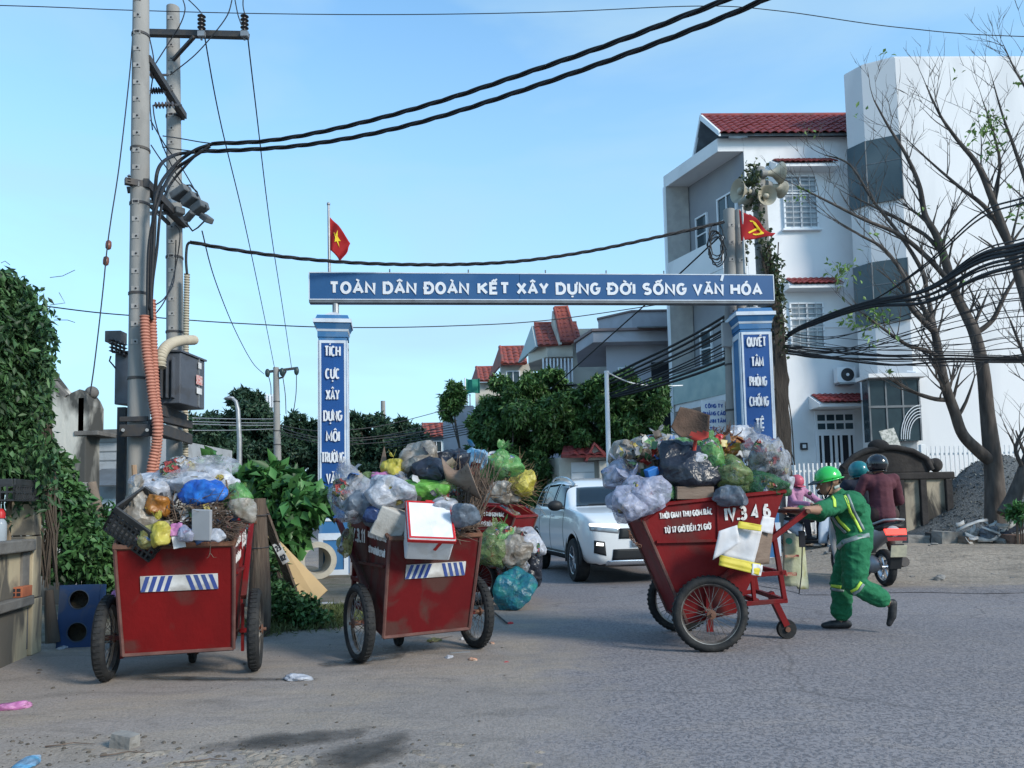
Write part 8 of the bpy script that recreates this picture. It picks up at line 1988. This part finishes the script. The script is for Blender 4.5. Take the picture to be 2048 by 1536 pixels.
for(z0,z1,cz)in((0,H2/2,.13),(H2/2,H2,.41)):
 r=.082;inn=ringpts(cz,r,nseg);outr=[]
 for i in range(nseg):
  a=2*math.pi*i/nseg;c,s_=math.cos(a),math.sin(a);k=min(W2/abs(c)if abs(c)>1e-6 else 9,((z1-cz)/s_ if s_>1e-6 else((z0-cz)/s_ if s_<-1e-6 else 9)));outr.append((c*k,cz+s_*k))
 corners=[(W2,z1),(-W2,z1),(-W2,z0),(W2,z0)]
 for y in(0,.018):q.v+=[(x,y,z)for x,z in inn]+[(x,y,z)for x,z in outr]+[(x,y,z)for x,z in corners]
 o0=len(q.v)-2*(2*nseg+4);st=2*nseg+4
 for layer in(0,1):
  b0=o0+layer*st
  for i in range(nseg):
   j=(i+1)%nseg;q.f.append((b0+i,b0+j,b0+nseg+j,b0+nseg+i));q.mi.append(0)
   pi,pj=outr[i],outr[j]
   if abs(pi[0]-pj[0])>1e-6 and abs(pi[1]-pj[1])>1e-6:
    ci=min(range(4),key=lambda c:(corners[c][0]-(pi[0]+pj[0])/2)**2+(corners[c][1]-(pi[1]+pj[1])/2)**2);q.f.append((b0+nseg+i,b0+nseg+j,b0+2*nseg+ci));q.mi.append(0)
 for i in range(nseg):
  j=(i+1)%nseg;q.f.append((o0+i,o0+j,o0+st+j,o0+st+i));q.mi.append(0)
q.build('front_panel',m_bp,bp)
q=MB();q.ab((-W2,.02,0),(-W2+.015,.16,H2));q.ab((W2-.015,.02,0),(W2,.16,H2));q.build('side_panel',m_bp,bp);q=MB();q.ab((-W2+.016,.02,H2-.015),(W2-.016,.16,H2));q.build('top_panel',m_bp,bp)
q=MB();q.ab((-W2+.02,.14,.01),(W2-.02,.15,H2-.02));q.build('back_panel',M('dark_soil_back',(.03,.027,.022),(.06,.05,.035),scale=14,rough=.95,bump=.6),bp)
for cz in(.13,.41):
 q=MB();q.lathe([(.082+.004*math.cos(a),.004*math.sin(a))for a in[k*1.047 for k in range(6)]],28,X=Matrix.Translation((0,-.002,cz))@Matrix.Rotation(math.pi/2,4,'X'),close=True);q.build('hole_rim',M('worn_rim',(.05,.07,.10),rough=.7),bp)
q=MB();a=D(163,965,8.6);q.ab((-.05,-.05,0),(.05,.05,a.z));q.build('concrete_stake',m_pole,None,loc=(a.x,8.6,0),bevel=.006,label='short grey concrete stake beside the weathered wall',cat='stake')
q=MB();q.tube([D(206,1060,8.5),D(192,1005,8.5),D(183,965,8.5)],[.06,.055,.05],9);q.build('log',M('pale_log',(.22,.17,.13),(.16,.125,.10),scale=6,rough=.9,bump=.3),None,60,label='pale leaning log beside the grey stake',cat='log')
q=MB();q.tube([D(272,1000,7.2),D(268,930,7.2)],.025,8);q.build('stick',M('weathered_stick2',(.30,.20,.13),rough=.9),None,label='upright brown stick behind the leftmost cart',cat='stick')
# wooden post with leaning plank and sheet
pp=G(517,1272)
m_wood=M('weathered_post',(.12,.085,.062),(.065,.048,.04),scale=3,rough=.95,bump=.9,bscale=16,stretch=(3,3,.35),dirt=(.20,.16,.12),dirt_amt=.4,dirt_scale=4)
wp=thing('wooden_post','thick weathered wooden post standing right of the leftmost cart','post',pp)
q=MB();n=14;K=12;vs_=[]
for k in range(K+1):
 z=1.27*k/K;r=.105-.045*(k/K)**1.6
 for j in range(n):
  a=2*math.pi*j/n;rr=r*(1+.14*noise.noise((math.cos(a)*2,math.sin(a)*2,z*1.5))+.05*noise.noise((a*5,z*2,1)));vs_.append((rr*math.cos(a)+.01*math.sin(z*2),rr*math.sin(a),z))
q.add(vs_,[(i*n+j,i*n+(j+1)%n,(i+1)*n+(j+1)%n,(i+1)*n+j)for i in range(K)for j in range(n)]+[tuple(K*n+j for j in range(n))]);q.build('shaft',m_wood,wp,60)
for z in(1.12,.82):
 q=MB();q.lathe([(.088+.004*math.cos(a),.004*math.sin(a))for a in[k*1.2566 for k in range(5)]],16,X=Matrix.Translation((.01,0,z))@Matrix.Rotation(.1,4,'X'),close=True);q.build('wire_tie',m_iron,wp)
dk=7.6
q=MB();a,b_=D(520,1002,dk-.3),D(586,1180,dk+.2);d=b_-a;q.box((0,0,0),(.085,.03,d.length),rot_to(d));pk=q.build('plank',m_wood,None,loc=(a+b_)/2,label='dark plank leaning from the wooden post down to the weeds',cat='plank')
ns=thing('number_sign','small white plate with black digits on the leaning plank','sign',D(562,1106,dk-.08),rot=(0,R(-28),0))
q=MB();q.ab((-.035,-.004,-.11),(.035,.004,.11));q.build('plate',m_plate,ns)
lettering('23',.05,.06,m_dark,ns,Matrix.Translation((0,-.006,.055)),.2,.002);lettering('82',.05,.06,m_dark,ns,Matrix.Translation((0,-.006,-.05)),.2,.002)
q=MB();pts=[D(524,1050,8.5),D(566,1088,8.4),D(655,1180,8.25),D(634,1200,8.15),D(600,1190,8.15),D(576,1150,8.25)];q.add([tuple(p)for p in pts],[(0,1,2,3,4,5)]);q.build('plywood_sheet',M('plywood',(.50,.34,.17),(.44,.30,.15),scale=3,rough=.75,bump=.1,bscale=20,stretch=(1,1,.3)),None,solid=.015,label='pale yellow plywood sheet leaning behind the plank',cat='board')
pc_=G(640,1143);dp_=12.9;pc_=D(636,1108,dp_);rp_=S(37,dp_)
q=MB();q.lathe([(rp_*.70,0),(rp_,0),(rp_*1.0,.7),(rp_*.70,.7)],36,X=Matrix.Translation((0,0,0))@rot_to((-.42,1,.0)).to_4x4(),close=True)
q.build('concrete_pipe',M('pipe_concrete',(.42,.38,.30),(.32,.29,.24),scale=7,rough=.9,bump=.25,bscale=40),None,40,loc=(pc_.x,dp_,rp_+.002),label='short concrete drain pipe lying open end forward by the left column',cat='pipe')
def stone_mesh(seed,mat,flat=.5):
 bm=bmesh.new();bmesh.ops.create_icosphere(bm,subdivisions=2,radius=1);off_=Vector((seed*3.3,seed*1.7,0))
 for v in bm.verts:d=v.co.normalized();r=1+.35*noise.noise(d*1.4+off_)+.15*noise.noise(d*3.5+off_);v.co=Vector((round(d.x*r*3)/3*.6+d.x*r*.4,d.y*r,d.z*r*flat))
 me=bpy.data.meshes.new('stone');bm.to_mesh(me);bm.free();me.materials.append(mat);return me
m_rock=M('rubble_stone',(.26,.245,.225),(.17,.16,.15),scale=6,rough=.95,bump=.4,bscale=24)
SM=[stone_mesh(k,m_rock)for k in range(4)]
rr_=random.Random(9)
where={'v':'loose grey stone on the left verge behind the carts','r':'loose grey stone at the edge of the dirt lot'}
for k in range(26):
 x,y=rr_.uniform(-2.1,-1.35),rr_.uniform(7.8,9.8);s_=rr_.uniform(.02,.06)
 o_=obj('stone',SM[k%4],None,loc=(x,y,.008+s_*.3),rot=(0,0,rr_.uniform(0,6)),label=where['v'],cat='stone',group='loose stones on the left verge');o_.scale=(s_*1.6,s_,s_)
 # old screen wall (right)
dT=17.0;zT=dz(D(1800,1080,dT).x,dT)
m_old=M('old_black_masonry',(.048,.044,.043),(.028,.026,.027),scale=3,rough=.95,bump=.6,bscale=14,dirt=(.22,.19,.15),dirt_amt=.2,dirt_scale=1.6,dirt_pos=.62)
m_oldl=M('old_panel_masonry',(.40,.35,.27),(.24,.21,.17),scale=2,rough=.95,bump=.5,bscale=14,dirt=(.035,.033,.032),dirt_amt=.95,dirt_scale=2.4,dirt_pos=.46,stretch=(1,1,.5))
os_=thing('stone_screen','old blackened masonry screen with arched top behind the scooter riders','wall',(D(1800,1080,dT).x,dT,zT));o=Vector(os_.location)
xl,xr=D(1690,1000,dT).x-o.x,D(1904,1000,dT).x-o.x;zb=D(1800,948,dT).z-zT
q=MB();q.ab((xl,0,-.2),(xr,.35,zb));q.build('wall',m_oldl,os_,bevel=.02)
q=MB();q.ab((xl-.05,-.08,zb-.13),(xr+.06,.43,zb+.03));q.build('cornice',m_old,os_,bevel=.03)
for px in(1800,1845,1896,1752,1704):
 x=D(px,1000,dT).x-o.x;q=MB();q.ab((x-.07,-.09,-.2),(x+.07,-.002,zb-.135));q.build('pilaster',m_old,os_,bevel=.012)
q=MB();pts=[(xl-.02,zb+.03)]+[(D(x,y,dT).x-o.x,D(x,y,dT).z-zT)for x,y in((1690,930),(1712,912),(1735,902),(1760,898),(1790,898),(1820,905),(1848,918),(1858,942))]+[(D(1858,945,dT).x-o.x,zb+.03)]
q.prism(pts,-.30,.05,X=Matrix.Rotation(math.pi/2,4,'X'));q.build('arched_pediment',m_old,os_,bevel=.02)
q=MB();q.tube([(D(x,y,dT).x-o.x,-.06,D(x,y,dT).z-zT)for x,y in((1683,936),(1705,914),(1730,902),(1760,896),(1790,896),(1822,903),(1850,918),(1860,940))],.07,8);q.build('moulding',m_old,os_,60)
q=MB();c=D(1757,893,dT)-o;q.sphere(c,(.24,.14,.16),14,10);q.build('finial',m_old,os_,60)
q=MB();c=D(1871,930,dT)-o;q.sphere(c,(.15,.13,.16),12,8);q.sphere(c+Vector((-.12,0,.05)),(.10,.10,.10),10,8);q.build('carved_end',m_old,os_,60)
gh_=thing('gravel_heap','grey gravel heap between the old screen and the bare tree','gravel',(D(1950,1040,17.6).x,17.6,.2))
m_grav=M('gravel',(.13,.14,.145),(.07,.075,.08),scale=40,rough=.95,bump=1.0,bscale=36,contrast=(.42,.58))
q=MB();q.grid(lambda u,v:((u-.5)*5.4,(v-.5)*3.4,max(0,1.85*math.exp(-((u-.62)*3.0)**2-((v-.5)*2.6)**2)+.05*noise.noise((u*9,v*9,0))+.02*noise.noise((u*40,v*40,2)))),60,40);q.build('heap',m_grav,gh_,180)
gs_=[]
for k in range(2600):
 u,v=rng.uniform(.2,1),rng.uniform(.0,.62);gs_.append(((u-.5)*5.4,(v-.5)*3.4,1.85*math.exp(-((u-.62)*3.0)**2-((v-.5)*2.6)**2)+.05*noise.noise((u*9,v*9,0))))
v,f=leaves(np.array(gs_),.05,.05,rng,1.0,0);tag(obj('pebbles',np_mesh('pebbles',v,f,M('pebble',(.16,.17,.175),(.09,.095,.10),scale=30,rough=.9,island=.5)),gh_),kind='stuff')
q=MB();a=D(1796,880,16.8);q.box((0,0,0),(.36,.02,.56),(R(-12),R(-12),R(6)))
mt_=M('patterned_tile',(.42,.44,.43),(.20,.23,.22),scale=16,rough=.5,contrast=(.46,.54));q.build('tile_slab',mt_,None,loc=(a.x,17.12,a.z),label='grey patterned tile slab leaning on top of the old screen',cat='slab')
def slab_block(label,px,py,d,sx,sy,sz,rot,mat=m_rock,name='stone_block'):
 p=D(px,py,d);bm=bmesh.new();bmesh.ops.create_cube(bm,size=1);bmesh.ops.subdivide_edges(bm,edges=bm.edges,cuts=3,use_grid_fill=True)
 for v in bm.verts:w=noise.noise(v.co*3+Vector((px,py,0)))*.10;v.co=Vector((v.co.x*(1+w)*sx,v.co.y*(1+w)*sy,v.co.z*(1+w*.8)*sz))
 me=bpy.data.meshes.new(name);bm.to_mesh(me);bm.free();me.materials.append(mat)
 return obj(name,me,None,loc=(p.x,d,dz(p.x,d)+sz*.42),rot=rot,label=label,cat='stone')
slab_block('big pale stone block in front of the old screen, right one',1892,1075,14.6,.42,.30,.24,(.05,.06,.2))
slab_block('flat pale stone block in front of the old screen, left one',1838,1070,14.9,.52,.30,.16,(0,.03,-.1))
slab_block('small dark stone between the two pale blocks',1864,1072,14.8,.20,.2,.2,(.2,.1,.6),m_old)
slab_block('reddish-brown rock lying under the tangled strips',1935,1078,14.4,.26,.2,.14,(.1,.2,.4),m_card)
slab_block('brown earth-covered slab at the right edge of the rubble',2038,1050,14.3,.7,.4,.22,(.1,-.08,.1),M('rusty_earth',(.18,.11,.085),(.12,.08,.065),scale=5,rough=.95,bump=.4))
slab_block('grey block tilted up on the tangled strips',2006,1040,14.3,.30,.22,.16,(.1,-.5,.3))
m_strip=M('bent_white_strip',(.42,.43,.43),(.30,.29,.28),scale=9,rough=.6,dirt=(.2,.17,.14),dirt_amt=.6)
STR=[((1912,1062),(1935,1050),(1958,1042),(1975,1040)),((1930,1068),(1950,1076),(1975,1080),(1992,1076),(2012,1054)),((1945,1058),(1940,1066),(1938,1074)),((1962,1054),(1985,1062),(2000,1068)),((1990,1044),(1998,1056),(1995,1072)),((1950,1050),(1946,1060),(1942,1072)),((2048,1062),(2036,1070),(2026,1078)),((1966,1040),(1976,1046),(1979,1056))]
for k in range(10):
 x,y=rr_.uniform(1910,2030),rr_.uniform(1048,1078);a=rr_.uniform(-.9,.9);l_=rr_.uniform(12,30);STR.append(((x,y),(x+l_*math.cos(a)*.5,y+l_*math.sin(a)*.4+3),(x+l_*math.cos(a),y+l_*math.sin(a)*.6)))
for k,pts in enumerate(STR):
 P_=[D(x,y,14.2+.1*(k%3))for x,y in pts];q=MB();n=len(P_);w=.022+.014*(k%3)
 q.add([tuple(p+Vector((0,.01,w)))for p in P_]+[tuple(p-Vector((0,.02,w)))for p in P_],[(i,i+1,n+i+1,n+i)for i in range(n-1)]);q.build('metal_strip',m_strip,None,60,solid=.008,label='bent whitish strip in the rubble under the bare tree',cat='strip',group='bent strips in the rubble')
for k,(x,y,w,h)in enumerate(((2035,1072,70,30),(1985,1068,60,26),(1955,1070,40,24))):
 bag(('black crumpled sheet at the right edge of the rubble','dark crumpled sheet in the middle of the rubble','brown-grey crumpled sack at the left of the rubble')[k],x,y,14.35+.1*k,w,h,('black','slate','dirty')[k],90+k,False,group='sheets in the rubble',name='crumpled_sheet',cat='sheet')
for k in range(40):
 x,y=rr_.uniform(5.2,12.5),rr_.uniform(10.6,15.0);s_=rr_.choice((.02,.025,.03,.05,.07))
 o_=obj('stone',SM[k%4],None,loc=(x,y,dz(x,y)+s_*.25),rot=(0,0,rr_.uniform(0,6)),label=where['r'],cat='stone',group='loose stones on the dirt lot');o_.scale=(s_*1.5,s_,s_)
 # litter on the ground
def litter(label,px,py,wpx,hpx,kind,seed,name='litter',cat='litter',zf=.18):
 p=G(px,py);d=p.y;me=bag_shape(seed,False,1.3);me.materials.append(B[kind]if isinstance(kind,str)else kind)
 sx=S(wpx,d)/2;me.transform(Matrix.Diagonal((sx,sx*.55,sx*zf,1)));return obj(name,me,None,loc=(p.x,p.y,sx*zf*.42),rot=(0,0,seed*1.3),label=label,cat=cat,group='litter on the ground')
m_tan=M('wrapper_orange',(.48,.16,.08),(.55,.40,.30),scale=30,rough=.5)
litter('crumpled pink plastic bag at the left edge of the yard',26,1418,66,26,'pink',201,'plastic_bag','bag',.3)
litter('pale blue plastic sheet in the bottom left corner',55,1528,110,26,'cyan',202,'plastic_bag','bag',.12)
litter('white crumpled bag right of the wet streak',598,1360,60,20,'white',203,'plastic_bag','bag',.28)
litter('small white crumpled paper in front of the rust-stained cart',898,1316,26,10,'white',204,'paper_scrap','paper',.3)
litter('orange wrapper in front of the rust-stained cart',945,1321,28,12,m_tan,205,'wrapper','wrapper',.3)
litter('small white cup on the ground beside the right wheel',927,1280,13,10,'white',206,'paper_cup','cup',.7)
litter('orange scrap beside the right wheel of the rust-stained cart',985,1288,16,10,m_tan,207,'wrapper','wrapper',.4)
litter('small red scrap on the road edge',1013,1325,12,6,m_redtape,208,'wrapper','wrapper',.3)
litter('white plastic scrap by the blue cabinet panel',128,1296,34,12,'white',209,'plastic_bag','bag',.2)
litter('white plastic scrap at the left cart wheel',248,1290,24,16,'white',210,'plastic_bag','bag',.4)
litter('red tip of the dropped stick on the road',1022,1248,20,8,m_redtape,211,'wrapper','wrapper',.3)
litter('pale plastic scrap on the dirt lot',1892,1148,18,7,'white',212,'paper_scrap','paper',.3)
litter('pale green-white scrap before the pale blocks',1868,1092,26,8,'white',213,'paper_scrap','paper',.3)
litter('white bag lying in the weeds near the plywood',620,1200,20,14,'white',214,'plastic_bag','bag',.5)
litter('flat white plastic among the verge stones',655,1208,40,12,'white',215,'plastic_bag','bag',.15)
litter('white foam scrap at the foot of the weeds',570,1252,44,12,'white',216,'plastic_bag','bag',.2)
q=MB();p=G(920,1306);q.box((0,0,.004),(.16,.025,.006),(0,0,.25));q.build('metal_strip',m_steel,None,loc=(p.x,p.y,0),label='thin flat metal strip lying in front of the rust-stained cart',cat='strip')
q=MB();q.tube([G(985,1222,.02),G(1002,1236,.02),G(1014,1246,.02)],.009,6);q.build('stick',m_iron,None,label='dark stick lying on the ground right of the rust-stained cart',cat='stick')
fg=slab_block('pale broken stone lying in the foreground dirt',250,1488,G(250,1494).y,.12,.07,.07,(0,.1,-.3));fg.location=(*G(250,1494).xy,.03)
m_clod=M('dirt_clod',(.13,.11,.09),(.07,.06,.05),scale=10,rough=.95,bump=.5)
q=MB()
for k in range(330):
 px,py=(rr_.uniform(0,950),rr_.uniform(1470,1536))if k<260 else(rr_.uniform(0,1050),rr_.uniform(1290,1470));p=G(px,py);s_=rr_.choice((.003,.004,.005,.007,.011))
 q.sphere((p.x,p.y,s_*.2),(s_*rr_.uniform(.8,1.8),s_,s_*.7),6,4,rot=Euler((0,0,rr_.uniform(0,6))).to_matrix())
tag(q.build('dirt_crumbs',m_clod,None),'scattered crumbs of dirt on the foreground yard',None,None,'stuff')
for k,(a,b_)in enumerate((((90,1493),(190,1488)),((360,1525),(470,1522)),((860,1285),(905,1272)),((200,1512),(300,1505)))):
 p0,p1=G(*a,.008),G(*b_,.008);q=MB();m_=p0.lerp(p1,.5)+Vector((0,.03,.004));q.tube([p0,p0.lerp(m_,.6)+Vector((.0,-.01,0)),m_,p1],[.004,.0035,.003,.0015],5);q.build('twig',m_twig,None,label=('thin dry twig at the lower left by the pale stone','thin dry twig at the bottom edge','dry flower stalk under the rust-stained cart','second thin twig below the pale stone')[k],cat='twig')
bag('yellow dry leaves on the stalk under the rust-stained cart',868,1281,G(868,1284).y,26,10,'straw',220,False,group='litter on the ground',name='dry_leaves',cat='leaves')
def puddle(label,pts,mat,z=.007):
 """thin stain whose edge fades out raggedly (mesh attribute "fade")"""
 P_=[]
 for i in range(len(pts)):
  a,b_=pts[i],pts[(i+1)%len(pts)]
  for k in range(6):t_=k/6;P_.append(G(a[0]+(b_[0]-a[0])*t_,a[1]+(b_[1]-a[1])*t_,z))
 c=sum(P_,Vector())/len(P_);n=len(P_);rings=(0.02,.4,.8,1.25,1.8);vs_=[c+(p-c)*r for r in rings for p in P_]
 q=MB();q.add(vs_,[(i*n+j,i*n+(j+1)%n,(i+1)*n+(j+1)%n,(i+1)*n+j)for i in range(4)for j in range(n)]);o_=q.build('wet_patch',mat,None,kind='stuff',label=label)
 o_.data.attributes.new('fade','FLOAT','POINT').data.foreach_set('value',[f for f in(.9,.8,.55,.3,0)for _ in range(n)]);return o_
def stain_mat(name,*a,**k):
 m=M(name,*a,**k);n,l=m.node_tree.nodes,m.node_tree.links;o_=n['Material Output'];sh=o_.inputs[0].links[0].from_socket
 at=n.new('ShaderNodeAttribute');at.attribute_name='fade';tcn=n.new('ShaderNodeTexCoord');q=n.new('ShaderNodeTexNoise');q.inputs['Scale'].default_value=9;q.inputs['Detail'].default_value=8;l.new(tcn.outputs['Object'],q.inputs[0])
 ad=n.new('ShaderNodeMath');ad.operation='ADD';l.new(at.outputs['Fac'],ad.inputs[0]);l.new(q.outputs[0],ad.inputs[1]);r=n.new('ShaderNodeValToRGB');r.color_ramp.elements[0].position=.48;r.color_ramp.elements[1].position=1.0
 sb=n.new('ShaderNodeMath');sb.operation='MULTIPLY';sb.inputs[1].default_value=.7;l.new(ad.outputs[0],sb.inputs[0]);l.new(sb.outputs[0],r.inputs[0])
 t=n.new('ShaderNodeBsdfTransparent');mx_=n.new('ShaderNodeMixShader');l.new(r.outputs[0],mx_.inputs[0]);l.new(t.outputs[0],mx_.inputs[1]);l.new(sh,mx_.inputs[2]);l.new(mx_.outputs[0],o_.inputs[0]);return m
m_wet=stain_mat('wet_concrete',(.035,.033,.032),(.06,.057,.055),scale=8,rough=.45,spec=.3)
m_mud=stain_mat('damp_dirt',(.05,.046,.042),(.10,.09,.08),scale=7,rough=.8,bump=.6,bscale=20)
puddle('dark wet streak on the yard in front of the leftmost cart',[(245,1352),(300,1350),(420,1354),(560,1356),(570,1359),(400,1360),(280,1359)],m_wet)
puddle('damp spot under the left wheel of the rust-stained cart',[(640,1326),(690,1320),(790,1310),(800,1313),(720,1328),(660,1332)],m_wet)
puddle('dark damp hollow in the foreground dirt',[(455,1486),(520,1470),(620,1464),(700,1460),(690,1474),(600,1488),(480,1496)],m_mud,.008)
puddle('dark tyre-marked dirt at the bottom of the yard',[(660,1508),(740,1480),(800,1474),(790,1510),(700,1545),(640,1540)],m_mud,.012)
